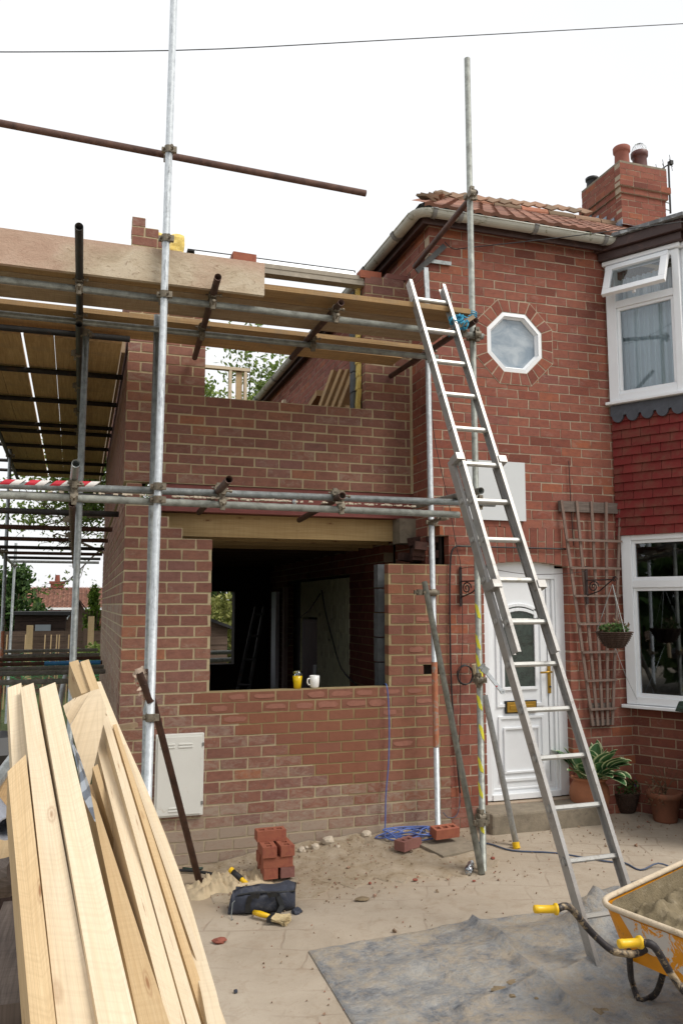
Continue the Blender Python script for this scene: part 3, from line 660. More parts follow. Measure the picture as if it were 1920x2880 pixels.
# scalloped lead apron and hung tiles
mb=MB()
for fr,L in ((bs,SU),(bf,1.7)):
    n=int(round(L/.145)); w=L/n
    top=3.805; 
    for i in range(n):
        pts=[fr.P(i*w,.05,top),fr.P((i+1)*w,.05,top),fr.P((i+1)*w,.055,3.705)]
        for k in range(9):
            t=k/8; ang=math.pi*t
            pts.append(fr.P(i*w+w/2+math.cos(ang)*w*.40,.058,3.70-math.sin(ang)*.065))
        pts.append(fr.P(i*w,.055,3.705))
        mb.prism(pts,tuple(Vector((fr.n.x,fr.n.y,0))*-.03))
mb.build('scalloped_apron','fascia',bay)
mb=MB(); nr=14; zb,zt=2.555,3.74; rh=(zt-zb)/nr
for fr,L in ((bs,SU),(bf,1.7)):
    for r in range(nr):
        z0=zb+r*rh; off=(.09 if r%2 else 0); u=-off; 
        while u<L:
            a=max(0,u+.002); b=min(L,u+.178)
            if b-a>.01:
                t=R.uniform(0,.003); o0=.036+t; o1=.018
                mb.hexa([fr.P(a,o0,z0-.006+R.uniform(-.003,.003)),fr.P(b,o0,z0-.006),fr.P(b,-.02,z0-.006),fr.P(a,-.02,z0-.006)],[fr.P(a,o1,z0+rh+.004),fr.P(b,o1,z0+rh+.004),fr.P(b,-.02,z0+rh+.004),fr.P(a,-.02,z0+rh+.004)],(R.random(),0,0,0))
            u+=.18
mb.build('hung_tiles','redtile',bay)
# lower window and brick base
lo=Vector((4.90,6.5)); ls=Frame(lo,bd,bn)
wl=window_set(ls,0,1.15,.985,2.55,2.09,False,bay,'lower_bay_window',.125,1.02)
mb=MB(); ls.box(mb,-.04,1.2,-.02,.10,.95,.98); mb.build('lower_sill','upvc',bay,bevel=.006)
mb=MB(); brickwall(mb,(4.94,6.5),bd,bn,15,-.35,lambda z:[(.0,1.25)],.1,.04,flag=lambda u,z:(.1,.35),jit=.0026)
mb.build('bay_brickwork','brick_old',bay)
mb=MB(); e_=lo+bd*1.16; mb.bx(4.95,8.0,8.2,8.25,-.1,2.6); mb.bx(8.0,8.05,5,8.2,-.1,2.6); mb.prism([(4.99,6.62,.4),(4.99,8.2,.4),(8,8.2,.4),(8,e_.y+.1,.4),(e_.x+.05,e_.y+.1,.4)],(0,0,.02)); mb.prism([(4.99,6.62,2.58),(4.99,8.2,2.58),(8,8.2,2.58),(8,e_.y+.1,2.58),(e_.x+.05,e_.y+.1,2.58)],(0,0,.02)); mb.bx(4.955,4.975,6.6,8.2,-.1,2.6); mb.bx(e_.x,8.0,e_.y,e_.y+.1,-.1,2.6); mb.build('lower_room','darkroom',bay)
mb=MB()
for i in range(14): mb.tube([ls.P(.12+.06*i,-.25,1.0),ls.P(.12+.06*i+.02,-.25,2.5)],.012,5)
# ---------- roof of the house
RY,RZ,EY,EZ=9.0,7.10,6.29,5.452
HX0,HXR=2.74,4.18
tl=MB(); rows=10
def rp(x,t): return Vector((x,EY+(RY-EY)*t,EZ+(RZ-EZ)*t))
nrm=Vector((0,-(RZ-EZ),(RY-EY))).normalized()
for r in range(rows):
    t0=r/rows; t1=(r+1)/rows+.012; xs_=HX0+(HXR-HX0)*t0+.05; xe=8.6
    per=.165; n=int((xe-xs_)/per)
    for i in range(n):
        rv=R.random(); pts=[]
        xa=xs_+i*per
        lift=R.uniform(0,.005)
        K=7
        for k in range(K+1):
            u=k/K; h=.017*max(0,math.sin(math.pi*min(1,u*1.7)))
            pts.append((xa+per*u,h))
        for k in range(K):
            (x0_,h0),(x1_,h1)=pts[k],pts[k+1]
            A=rp(x0_,t0)+nrm*(h0+.020+lift); Bq=rp(x1_,t0)+nrm*(h1+.020+lift); Cq=rp(x1_,t1)+nrm*(h1+.006); D=rp(x0_,t1)+nrm*(h0+.006)
            tl.poly([A,Bq,Cq,D],(rv,0,0,0)); tl.poly([A-nrm*.035,Bq-nrm*.035,Bq,A],(rv*.5,0,0,0))
roof=tl.build('tiled_roof','tile',house)
mb=MB(); u=Vector((0,0,-.03))
P1,P2,P3,P4=Vector((HX0,EY,EZ)),Vector((HX0,14.6,EZ)),Vector((HXR,RY,RZ)),Vector((8.6,EY,EZ))
mb.poly([P1,P4,Vector((8.6,RY,RZ)),P3]); mb.poly([P1,P3,Vector((HXR,11.0,RZ)),P2]); mb.poly([P3,Vector((8.6,RY,RZ)),Vector((8.6,11,RZ)),Vector((HXR,11,RZ))])
mb.build('roof_slope','felt',roof)
mb=MB(); x=HXR-.05
while x<8.6:
    mb.tube([(x,RY,RZ+.0+R.uniform(-.01,.01)),(x+.40,RY,RZ+.012)],[.085,.075],12,a=(R.random(),0,0,0)); x+=.41
mb.build('ridge_tiles','tile_old',roof)
mb=MB()
for k in range(1,11):  # loose broken hip tiles
    t=.06+k*.085; p=P1.lerp(P3,t)+Vector((R.uniform(0,.06),R.uniform(-.05,.02),.03+R.uniform(0,.02)))
    rot=Matrix.Rotation(R.uniform(-.5,.5),3,'Z')@Matrix.Rotation(R.uniform(.1,.6),3,'X')@Matrix.Rotation(R.uniform(-.3,.3),3,'Y')
    mb.box(p,R.uniform(.12,.2),.15,.022,(R.random(),0,0,0),rot)
for k in range(13):
    p=Vector((HXR-.1+k*.16,RY-.35-k*.012,RZ-.13+R.uniform(-.01,.01)))
    mb.box(p,.12,.24,.016,(R.random()*.7,0,0,0),Matrix.Rotation(rad(-22),3,'Y')@Matrix.Rotation(rad(38),3,'X'))
mb.build('loose_tiles','tile_old',roof)
# eaves: gutter, fascia, soffit
GX,GY,GZ=2.755,6.335,5.428
def gutpath(x0,x1): return x0
mb=MB()
def halfgut(mb,A,Bv,side,r=.058,n=10,gb=False):
    A=Vector(A);Bv=Vector(Bv); d=(Bv-A).normalized(); sd=Vector(side); up=Vector((0,0,1))
    for k in range(n):
        a0=math.pi*k/n; a1=math.pi*(k+1)/n
        f=lambda P,a,rr:P+sd*math.cos(a)*rr-up*math.sin(a)*rr
        mb.poly([f(A,a0,r),f(Bv,a0,r),f(Bv,a1,r),f(A,a1,r)]); mb.poly([f(A,a0,r-.006),f(Bv,a0,r-.006),f(Bv,a1,r-.006),f(A,a1,r-.006)])
    mb.bx(*(sorted((A.x+sd.x*r-.004,Bv.x+sd.x*r+.004))),*(sorted((A.y+sd.y*r-.004,Bv.y+sd.y*r+.004))),A.z-.008,A.z+.004)
halfgut(mb,(GX+.10,GY,GZ),(4.98,GY,GZ),(0,-1,0)); halfgut(mb,(GX,GY+.10,GZ),(GX,14.9,GZ),(-1,0,0))
for k in range(8):
    a=math.pi+math.pi/2*k/8; b=math.pi+math.pi/2*(k+1)/8; c=Vector((GX+.10,GY+.10,GZ))
    for j in range(10):
        a0=math.pi*j/10; a1=math.pi*(j+1)/10
        f=lambda an,t:c+Vector((math.cos(an),math.sin(an),0))*(.10+.058*math.cos(t))-Vector((0,0,1))*.058*math.sin(t)
        mb.poly([f(a,a0),f(b,a0),f(b,a1),f(a,a1)])
gut=mb.build('gutter','gutter',house,smooth=True)
for x in (onY(1217,594,GY).x,onY(1290,605,GY).x,onY(1500,640,GY).x,onY(1695,672,GY).x):
    mb=MB(); halfgut(mb,(x-.02,GY,GZ),(x+.02,GY,GZ),(0,-1,0),.066); mb.build('gutter_bracket','gutterjoint',gut,smooth=True)
for y in (onX(1118,640,GX).y,onX(1035,745,GX).y,9.3,10.6,12.0,13.3):
    mb=MB(); halfgut(mb,(GX,y-.03,GZ),(GX,y+.03,GZ),(-1,0,0),.066); mb.build('gutter_bracket','gutterjoint',gut,smooth=True)
mb=MB(); mb.bx(2.82,5.0,6.395,6.41,5.335,5.43); mb.bx(2.82,2.835,6.41,14.8,5.335,5.43)
mb.bx(2.835,5.0,6.41,6.492,5.375,5.385); mb.bx(2.835,2.915,6.492,14.8,5.376,5.386); mb.build('fascia_and_soffit','brownpaint',house)
# ---------- chimney
chx0,chx1,chy0,chy1=6.83,7.56,8.8,9.65
ch=MB(); rz=random.Random(5)
def ring(mb,g,z0,rows):
    brickwall(mb,(chx0-g,chy0-g),(1,0),(0,-1),rows,z0,lambda z:[(0,chx1-chx0+2*g)],.12,0,rnd=rz,flag=lambda u,z:(.05,0),jit=.003,mw=.009)
    brickwall(mb,(chx0-g,chy0-g),(0,1),(-1,0),rows,z0,lambda z:[(.122,chy1-chy0+2*g)],.12,.115,rnd=rz,flag=lambda u,z:(.05,0),jit=.003,mw=.009)
    brickwall(mb,(chx1+g,chy0-g),(0,1),(1,0),rows,z0,lambda z:[(.122,chy1-chy0+2*g)],.12,.115,rnd=rz,jit=.003)
ring(ch,0,6.55,11); ring(ch,.028,6.55+11*CH,1); ring(ch,.055,6.55+12*CH,1); ring(ch,.022,6.55+13*CH,3)
chim=ch.build('chimney','brick_old',house)
zt=6.55+16*CH
mb=MB(); mb.prism([(chx0-.02,chy0-.02,zt),(chx1+.02,chy0-.02,zt),(chx1+.02,chy1+.02,zt),(chx0-.02,chy1+.02,zt)],(0,0,.03)); mb.bx(chx0+.1,chx1-.1,chy0+.1,chy1-.1,zt+.02,zt+.06); mb.build('flaunching','concrete',chim)
def pot(x,y,r,h,mat,wire=False):
    mb=MB(); mb.lathe((x,y,zt+.02),[(r*1.05,0),(r,.05),(r*.92,h*.72),(r*1.02,h*.76),(r*1.12,h*.80),(r*1.14,h*.97),(r*1.06,h),(r*.86,h),(r*.82,h*.6)],24)
    p=mb.build('chimney_pot',mat,chim,smooth=True)
    if wire:
        mw=MB()
        for k in range(7):
            a=math.pi*k/7; pts=[(x+math.cos(a)*r*math.cos(t),y+math.sin(a)*r*math.cos(t),zt+.02+h+.14*math.sin(t)) for t in [math.pi*i/10 for i in range(11)]]
            mw.tube(pts,.0025,4,cap=False)
        mw.build('bird_cage','galv',chim)
c1=onY(1746,416,9.0); pot(c1.x,9.0,.105,c1.z-zt-.02,'chimpot'); c2=onY(1796,430,9.0); pot(c2.x,9.0,.105,c2.z-zt-.02,'chimpot2',True); pot(6.95,9.60,.085,.20,'blackplastic')
mb=MB()
for k in range(5): mb.hexa([Vector((chx0-.012,chy0-.012+.17*k,6.62+.10*k)),Vector((chx0-.012,chy0+.16+.17*k,6.62+.1*k)),Vector((chx0-.004,chy0+.16+.17*k,6.62+.1*k)),Vector((chx0-.004,chy0-.012+.17*k,6.62+.1*k))],[Vector((chx0-.012,chy0-.012+.17*k,7.12+.10*k)),Vector((chx0-.012,chy0+.16+.17*k,7.12+.1*k)),Vector((chx0-.004,chy0+.16+.17*k,7.12+.1*k)),Vector((chx0-.004,chy0-.012+.17*k,7.12+.1*k))])
mb.poly([Vector((chx0-.1,chy0-.15,7.0-.03)),Vector((chx1+.1,chy0-.15,6.97)),Vector((chx1+.1,chy0,7.06)),Vector((chx0-.1,chy0,7.06))]); mb.build('lead_flashing','lead',chim)
# aerial on the chimney
aer=thing('television_aerial','dark metal television aerial on a bent pole beside the chimney','aerial',(7.75,9.1,7.2))
p0=onY(1884,600,9.1); p1=onY(1878,455,9.1)
mb=MB(); mb.tube([p0,p1],.014,8); mb.build('pole','darkmetal',aer)
mb=MB()
for y in (572,592): a=onY(1883,y,9.1); mb.tube([a,Vector((7.6,9.1,a.z+.02))],.008,6)
mb.build('bracket','galv',aer)
mb=MB(); a=onY(1885,458,9.1); b=onY(1832,490,9.1)+Vector((0,.4,0)); mb.tube([a,b],.009,6)
for k in range(6):
    c=a.lerp(b,k/5.5); mb.tube([c+Vector((-.02,0,.12 if k<5 else .05)),c+Vector((.02,0,-.12 if k<5 else -.05))],.004,5); mb.tube([c+Vector((-.07,-.05,.02)),c+Vector((.07,.05,-.02))],.004,5)
mb.box(a+Vector((0,0,.0)),.05,.05,.06); mb.box(a.lerp(b,.4)+Vector((0,0,.02)),.07,.05,.05)
mb.build('aerial_head','darkmetal',aer)

# ============================================================ EXTENSION
ext=thing('brick_extension','half-built two-storey brick extension with open window holes','building',(1.6,6.9,0))
def f_low(z):
    if z<1.21: iv=[(.30,3.062)]
    elif z<2.249: iv=[(.30,.985),(2.50,3.062)]
    elif z<2.42: iv=[(.30,.985)]
    elif z<2.509: iv=[(.30,.75)]
    elif z<2.60: iv=[(.30,.64)]
    elif z<2.70: iv=[(.30,.555)]
    elif z<2.87: iv=[(.30,.42)]
    else: iv=[]
    if 1.297<z<1.383: iv=sub(iv,[(2.82,2.985)])
    return iv
def flag_low(u,z):
    # fresh darker damp brickwork above the racked-back older part; mortar dust near the ground
    line=.93-(u-1.25)*.66
    wet=0
    if u>1.0 and z>line and z<1.22: wet=.95
    if .82<u and 1.03<z<1.21: wet=.7
    if u>2.4: wet=.6 if z>.3 else .1
    if z<line: d=.28
    else: d=-.1
    if z<.16+(1.4-u)*.06: d=.95; wet=0
    elif z<.30+(1.4-u)*.06: d=.62; wet=0
    elif z<.46: d=max(d,.42)
    if z>1.22 and u<1: d=.12
    return (d,wet)
mb=MB(); brickwall(mb,(0,6.5),(1,0),(0,-1),38,1.21-CH*18,f_low,.1,.30,flag=flag_low,mw=.0135,jit=.003)
lfw=mb
wp_=MB(); q=random.Random(17)
for r in range(24):
    z0=1.21-CH*13+r*CH
    for k in range(14):
        u=.30+(BL/2 if (r+5)%2 else 0)+k*BL
        zc_=z0+CH/2; inn=(z0>.95 and u>.78) or (z0>.3 and u>2.35)
        if not inn or u+BL>3.06 or (z0>1.2 and u<2.5): continue
        p_=.85 if 1.03<z0<1.2 else (.35 if z0>.9 else .1)
        if q.random()>p_: continue
        cx_=u+BL/2+q.uniform(-.03,.03); w_=q.uniform(.06,.095); h_=q.uniform(.018,.028)
        pts=[]
        for i in range(14):
            a=2*math.pi*i/14; pts.append((cx_+math.copysign(abs(math.cos(a))**.6,math.cos(a))*w_*q.uniform(.85,1.1),6.4972,zc_+math.copysign(abs(math.sin(a))**.7,math.sin(a))*h_*q.uniform(.75,1.15)))
        pts=[(min(max(x,u+.008),u+BL-.008),y,z) for x,y,z in pts]
        wp_.poly(pts[::-1],(q.random(),.0,0,0))
lf_=lfw.build('lower_front_wall','brick_new',ext)
wp_.build('worn_faces',m_plain('pale_pinkish_brick_face',s2l((150,102,86)),.9,0,.12,30,.2),lf_)
# chalky worn faces on the three courses below the opening are in the material; upper wall
def f_up(z):
    iv=[(.30,2.92)]
    if z>3.71: iv=[(.30,.96),(2.45,2.92)]
    if z>4.915 : iv=[(.30,.74),(2.45,2.92)]
    if z>4.99: iv=[(.30,.60)]
    if z>5.08: iv=[(.30,.53)]
    if z>5.165: iv=[(.30,.415)]
    if z>5.25: iv=[]
    return iv
mb=MB(); brickwall(mb,(0,6.93),(1,0),(0,-1),28,3.71-CH*9,f_up,.1,.30,flag=lambda u,z:(.22 if R.random()<.3 else .05,.0),mw=.0135,jit=.003)
mb.bx(2.895,2.92,6.922,6.935,2.93,5.0,(.5,.1,1,0))
mb.build('upper_front_wall','brick_new',ext)
mb=MB()
brickwall(mb,(.30,6.5),(0,1),(-1,0),38,1.21-CH*18,lambda z:[(.106,7.0)] if z<2.87 else [],.1,.115,flag=lambda u,z:(.62 if z<1.9 and u>.3 else .3,0),mw=.0145)
brickwall(mb,(.30,6.93),(0,1),(-1,0),28,3.71-CH*9,lambda z:[(.106,6.57)] if z<4.99 else [],.1,.115,flag=lambda u,z:(.12,0),mw=.0145)
mb.build('side_wall','brick_new',ext)
# inner leaf of blocks
mb=MB()
for r in range(12):
    z=-.1+.215*r
    if z<2.2:
        for x0,x1 in ((.56,.98),(2.478+R.uniform(-.01,.01),2.83)):
            mb.bx(x0,x1,6.69,6.79,z,z+.203)
        mb.bx(.52,.62,6.8,13.0,z,z+.203)
for r in range(6):
    z=3.72+.2*r; mb.bx(2.385+R.uniform(-.006,.006),2.90,7.10,7.20,z,z+.19)
mb.build('block_inner_leaf','block',ext)
mb=MB(); mb.bx(.41,.515,6.62,13.,-.2,2.6); mb.bx(.42,.5,7.1,13.3,2.95,4.9); mb.bx(.41,.98,6.81,6.84,-.2,2.40); mb.bx(2.80,3.0,6.605,6.62,1.2,1.5); mb.build('light_block_backing','darkroom',ext)  # added dark skins behind the brickwork to block light
mb=MB()
for i in range(10): mb.box((2.425+R.uniform(-.006,.006),7.065,3.74+.125*i),.035,.06,.13,rot=Matrix.Rotation(R.uniform(-.1,.1),3,'Y'))
mb.build('cavity_insulation','insul',ext)
mb=MB(); mb.bx(.55,2.93,6.945,6.965,2.70,2.925); mb.bx(.55,2.93,6.93,7.05,2.692,2.704); mb.bx(.55,2.93,6.965,7.04,2.905,2.92)
beam=mb.build('steel_beam','redsteel',ext)
for p in (onY(513,1396,6.94),onY(828,1411,6.94),onY(1178,1424,6.94)):
    mb=MB(); mb.tube([p,p-Vector((0,.008,0))],.022,16); mb.tube([p-Vector((0,.008,0)),p-Vector((0,.024,0))],.014,6); mb.build('bolt','galv2',beam)
M['shaded_wood']=m_wood('shade_darkened_wood',s2l((84,64,46)),s2l((56,42,32)),None,.9,1)  # darker wood paints room shade onto the rear joists and deck
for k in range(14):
    mb=MB(); y=7.09+.46*k; mb.beam((.46,y,2.69),(2.78 if k==0 else 2.9,y,2.69),.047,.20,uo=k*3.3); mb.build('ceiling_joist','joist' if k<4 else M['shaded_wood'],ext)
mb=MB(); mb.bx(.43,2.915,6.95,13.3,2.712,2.73); mb.build('floor_deck',M['shaded_wood'],ext)
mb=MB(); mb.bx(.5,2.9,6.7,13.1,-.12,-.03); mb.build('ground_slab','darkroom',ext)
mb=MB()
for (x0,x1,z0,z1) in ((.4,1.3,-.3,2.7),(2.35,2.92,-.3,2.7),(1.3,2.35,-.3,.95),(1.3,2.35,2.11,2.7)): mb.bx(x0,x1,13.0,13.25,z0,z1)
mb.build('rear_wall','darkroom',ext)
# padstone and broken brick beside the beam
mb=MB(); a=onY(1122,1462,6.9); b=onY(1172,1545,6.9)
mb.bx(2.76,2.93,6.87,7.05,2.46,2.69); mb.build('padstone','concrete',ext)
mb=MB()
for k in range(16):
    mb.box((R.uniform(2.80,3.05),R.uniform(6.62,6.95),R.uniform(2.26,2.5)),.11,.09,.07,rot=Matrix.Rotation(R.uniform(-.3,.3),3,'Z')@Matrix.Rotation(R.uniform(-.2,.2),3,'Y'))
mb.build('broken_masonry',m_plain('dark_broken_brick',s2l((74,50,44)),.95,0,.4,14,.8),ext)
# lintel over the upper window with insulation, foil and felt
mb=MB(); zz=4.915; mb.bx(.74,2.55,6.95,7.06,zz,zz+.05); mb.bx(.70,2.44,6.945,6.95,zz+.05,zz+.09); ln=mb.build('lintel','lintel',ext)
mb=MB(); mb.prism([(.86,7.02,zz+.055),(.86,7.10,zz+.055),(.86,7.10,zz+.17),(.86,7.05,zz+.17)],(1.52,0,0)); mb.build('foil_strip','foil',ln)
mb=MB(); mb.bx(.80,2.40,7.07,7.22,zz+.172,zz+.19); mb.build('felt_strip','felt',ln)
mb=MB()
for i in range(7): mb.tube([(2.428,7.04,4.66+.05*i),(2.428,7.04,4.70+.05*i)],.022,8)
# stud frame further back
fr_=thing('stud_frame','pale timber stud frame standing at the back of the upper floor','stud frame',(2.1,12.8,2.73))
for (xa,xb) in ((2.18,2.225),(2.43,2.475)):
    mb=MB(); mb.beam((( xa+xb)/2,12.8,2.73),((xa+xb)/2,12.8,5.70),.1,.045,up=Vector((1,0,0))); mb.build('stud','pine',fr_)
mb=MB(); mb.beam((2.33,12.84,2.73),(2.33,12.84,5.70),.1,.045,up=Vector((0,1,0))); mb.build('stud','pine2',fr_)
mb=MB(); mb.beam((.9,12.8,5.76),(2.5,12.8,5.76),.1,.05); mb.build('head_plate','pine',fr_)
mb=MB(); mb.beam((.9,12.9,4.3),(2.6,12.9,4.3),.1,.05); mb.build('mid_rail','pine',fr_)
# white window bits and pine post in front of the side wall
q=onX(796,1128,2.85); mb=MB(); mb.beam((2.85,q.y,2.73),(2.85,q.y,q.z),.05,.10,up=Vector((0,1,0))); tag(mb.build('timber_post','pine',loc=(2.85,q.y,2.73)),'short pale timber post showing above the brick sill left of the leaning joists','post')
# bundle of old joists leaning against the side wall
bp=[(onX(x0,y0,2.80-.0*i),onX(x1,y1,2.62)) for i,(x0,y0,x1,y1) in enumerate(((935,1040,895,1150),(957,1038,912,1152),(975,1038,930,1153),(992,1040,948,1155)))]
for i,(a,b) in enumerate(bp):
    nm=['leftmost of the four long dark joists leaning against the upper house wall','second from left of the four dark joists leaning against the upper house wall','third from left of the four dark joists leaning against the upper house wall','rightmost of the four long dark joists leaning against the upper house wall'][i]
    mb=MB(); e=b+(b-a)*.5; mb.beam(a,e,.06,.14,up=Vector((-1,-.4,.2)),uo=i*2.3); tag(mb.build('old_joist','board',loc=e),nm,'timber','old joists leaning on the upper floor')
a=onX(862,1150,2.75); b=onX(890,1105,2.75); mb=MB(); mb.beam(b,b+(a-b)*2.2,.08,.1,up=Vector((-1,0,0))); tag(mb.build('short_joist','board',loc=b),'short pale joist standing left of the leaning dark joists','timber')
a=onX(965,1150,2.7); b=onX(940,1130,2.7); mb=MB(); mb.beam(b,b+(a-b)*2.2,.10,.12,up=Vector((-1,0,0))); tag(mb.build('timber_offcut','board',loc=b),'pale timber offcut at the right foot of the leaning dark joists','timber')
# loose bricks and insulation on top of the wall
def brick(name,c,label,group=None,rot=0,holes=True,mat='terra_brick',up='z',cat='brick',rx=None):
    mb=MB(); L,W,Hh=.215,.102,.073; m_=Matrix.Rotation(rot,3,'Z')
    if rx is not None: m_=m_@rx
    # perforated body: outer faces plus three slot recesses in the top
    xs=[-L/2,-.085,-.045,-.022,.022,.045,.085,L/2]; ys=[-W/2,-.02,.02,W/2]
    T=lambda x,y,z:Vector(c)+m_@Vector((x,y,z+Hh/2))
    slots=[(1,1),(3,1),(5,1)]
    for i in range(7):
        for j in range(3):
            hole=(i,j) in slots
            z=Hh/2
            if hole:
                x0,x1,y0,y1=xs[i],xs[i+1],ys[j],ys[j+1]; zb=-Hh/2+.02
                mb.poly([T(x0,y0,zb),T(x1,y0,zb),T(x1,y1,zb),T(x0,y1,zb)],(.1,0,0,0))
                for (xa,ya,xb,yb) in ((x0,y0,x1,y0),(x1,y0,x1,y1),(x1,y1,x0,y1),(x0,y1,x0,y0)): mb.poly([T(xa,ya,zb),T(xb,yb,zb),T(xb,yb,z),T(xa,ya,z)],(.1,0,0,0))
            else: mb.poly([T(xs[i],ys[j],z),T(xs[i+1],ys[j],z),T(xs[i+1],ys[j+1],z),T(xs[i],ys[j+1],z)])
    a,b,cc,d=(-L/2,-W/2),(L/2,-W/2),(L/2,W/2),(-L/2,W/2)
    for p,q in ((a,b),(b,cc),(cc,d),(d,a)): mb.poly([T(*p,-Hh/2),T(*q,-Hh/2),T(*q,Hh/2),T(*p,Hh/2)])
    mb.poly([T(*d,-Hh/2),T(*cc,-Hh/2),T(*b,-Hh/2),T(*a,-Hh/2)])
    o=mb.build(name,mat,loc=Vector(c)); return tag(o,label,cat,group)
M['terra_brick']=m_plain('orange_new_brick',s2l((150,88,66)),.85,0,.12,10,.4,dirt=s2l((130,66,56)),dirtcut=(.5,.7))
M['purple_brick']=m_plain('purple_new_brick',s2l((130,88,80)),.85,0,.12,10,.4,dirt=s2l((120,76,72)),dirtcut=(.5,.7))
p=onY(685,735,7.0); brick('loose_brick',(p.x,7.0,zz+.092),'loose red brick lying on the lintel over the upper window','bricks',rot=.05,mat='terra_brick')
p=onY(1040,790,6.98); brick('loose_brick',(p.x-.01,6.98,4.985),'loose orange-red brick at the left end of the right upper pier top','bricks',rot=.03)
brick('loose_brick',(2.78,6.985,4.985),'dull purple brick next to the house wall on the right upper pier','bricks',rot=0,mat='purple_brick')
mb=MB()
N=14
p=onY(408,700,7.1); q=onY(518,705,7.1); x0,x1=p.x,q.x
for side in (0,1):
    for i in range(N+1):
        for j in range(9):
            x=x0+(x1-x0)*i/N; z=4.99+.235*j/8; e=noise.noise(Vector((x*14,j*.8,side*5)))
            mb.v.append((x+.012*noise.noise(Vector((j*1.3,i*.7,2))),7.06+.07*side+.014*e-(.02*(1-2*side) if i in (0,N) or j in (0,8) else 0)*-1,z+(.02*noise.noise(Vector((x*9,side,4))) if j==8 else 0)))
W1=(N+1)*9
for side in (0,1):
    for i in range(N):
        for j in range(8): a=side*W1+i*9+j; mb.f.append((a,a+1,a+10,a+9)); mb.a.append((.5,0,0,0)); mb.uv.append(None)
for i in range(N):
    for j in (0,8): a=i*9+j; mb.f.append((a,a+9,a+9+W1,a+W1)); mb.a.append((.5,0,0,0)); mb.uv.append(None)
for j in range(8):
    for i in (0,N): a=i*9+j; mb.f.append((a,a+1,a+1+W1,a+W1)); mb.a.append((.5,0,0,0)); mb.uv.append(None)
tag(mb.build('insulation_batt','insul',loc=(.75,7.1,4.98)),'yellow fluffy insulation batt standing on the upper wall behind the pole','insulation')
# ============================================================ SCAFFOLD
RT=.0242
scf=thing('scaffold','tubular steel scaffold wrapped round the front and left side of the brick extension','scaffold',(.46,5.35,-.12))
def stube(name,A,Bv,mat='galv',hollow=True,n=14,seg=1,label=None,r=RT):
    mb=MB(); mb.tube([A,Bv],r,n,hollow=.86 if hollow else 0); o=mb.build(name,mat,scf,smooth=False)
    me=o.data
    for p in me.polygons: p.use_smooth=len(p.vertices)==4
    if label: o['label']=label
    return o
def coupler(p,d1,d2,bolt=(1,0,0),parent=None):
    p=Vector(p); d1=Vector(d1).normalized(); d2=Vector(d2).normalized(); mb=MB()
    # band on tube 1 and band on tube 2 plus wing bolts
    mb.tube([p-d1*.024,p+d1*.024],.0305,14); 
    b=Vector(bolt).normalized()
    n=d1.cross(b).normalized()
    mb.box(p+b*.036,.032,.03,.04); mb.box(p-b*.036,.026,.024,.034)
    mb.tube([p+b*.03+n*.028,p+b*.03-n*.055],.006,6); mb.tube([p+b*.03-n*.045,p+b*.03-n*.058],.012,6)
    mb.tube([p-b*.03+n*.045,p-b*.03-n*.03],.006,6)
    return mb
def cpl(p,d1,p2,d2,bolt=(1,0,0),bolt2=(1,0,0)):
    mb=coupler(p,d1,d2,bolt); m2=coupler(p2,d2,d1,bolt2)
    off=len(mb.v); mb.v+=m2.v; mb.f+=[tuple(i+off for i in f) for f in m2.f]; mb.a+=m2.a; mb.uv+=m2.uv
    mb.tube([p,p2],.02,8)
    mb.build('coupler','coupler',scf)
X,Y,Z=(1,0,0),(0,1,0),(0,0,1)
A0=Vector((.424,5.255,-.13)); A1=Vector((.466,5.255,6.9))
At=lambda z:A0.lerp(A1,(z+.13)/7.03)
stube('standard',At(1.2),A1,'galv2'); stube('standard',A0,At(1.2)+Vector((0,0,.01)),'galv2',r=.0243)
stube('standard',(.47,6.10,-.12),(.472,6.10,4.10),'galv')
stube('standard',(2.838,5.50,-.02),(2.832,5.50,6.32),'galv3')
stube('standard',(2.855,6.32,-.02),(2.815,6.32,4.15),'galv2')
stube('standard',(-.05,6.10,-.2),(-.04,6.10,3.93),'galv')
stube('standard',(-.985,11.6,-.2),(-.995,11.6,4.3),'galv'); stube('standard',(-1.20,15.6,-.2),(-1.17,15.6,3.0),'galv')
stube('standard',(-.10,11.55,-.2),(-.10,11.55,4.1),'darkmetal')
# orange painted lower end of the far standard
mb=MB(); mb.tube([(-.985,11.6,-.19),(-.986,11.6,1.55)],.026,12); mb.build('painted_band','orangepaint',scf)
YA,YB=5.40,6.08
ledU=[stube('ledger',(-1.9,YA,3.98),(2.88,YA+.02,3.96),'galv3'),stube('ledger',(-1.9,YB,3.98),(2.80,YB,3.98),'galv3')]
# middle lift ledgers
yl=5.395
stube('ledger',onY(-300,1352,yl),onY(1390,1417,yl),'galv'); stube('ledger',(-1.9,5.30,2.575),onY(1290,1448,5.30),'galv3')
stube('ledger',(-1.9,6.07,2.66),onY(350,1400,6.07),'darkmetal')
# red and white tape wound round the left end of the guard tube
ta=onY(-300,1352,yl); tb=onY(302,1366,yl); tdir=(tb-ta).normalized(); nT=120
wt_,rt_=MB(),MB()
L=(tb-ta).length; k=0; pitch=.105
def helix(mbx,u0,wd):
    for i in range(16):
        a0=2*math.pi*i/16; a1=2*math.pi*(i+1)/16
        up=Vector((0,0,1)); sd=Vector((0,-1,0))
        f=lambda an,u: ta+tdir*u+(sd*math.cos(an)+up*math.sin(an))*.0262
        s0=.03*math.sin(a0); s1=.03*math.sin(a1)
        mbx.poly([f(a0,u0+s0),f(a0,u0+wd+s0),f(a1,u0+wd+s1),f(a1,u0+s1)])
u=.0
while u<L-.1:
    helix(rt_,u,.062); helix(wt_,u+.063,.056 if R.random()<.8 else .035); u+=.15
rt_.build('red_tape','redtape',scf); wt_.build('white_tape','whitetape',scf)
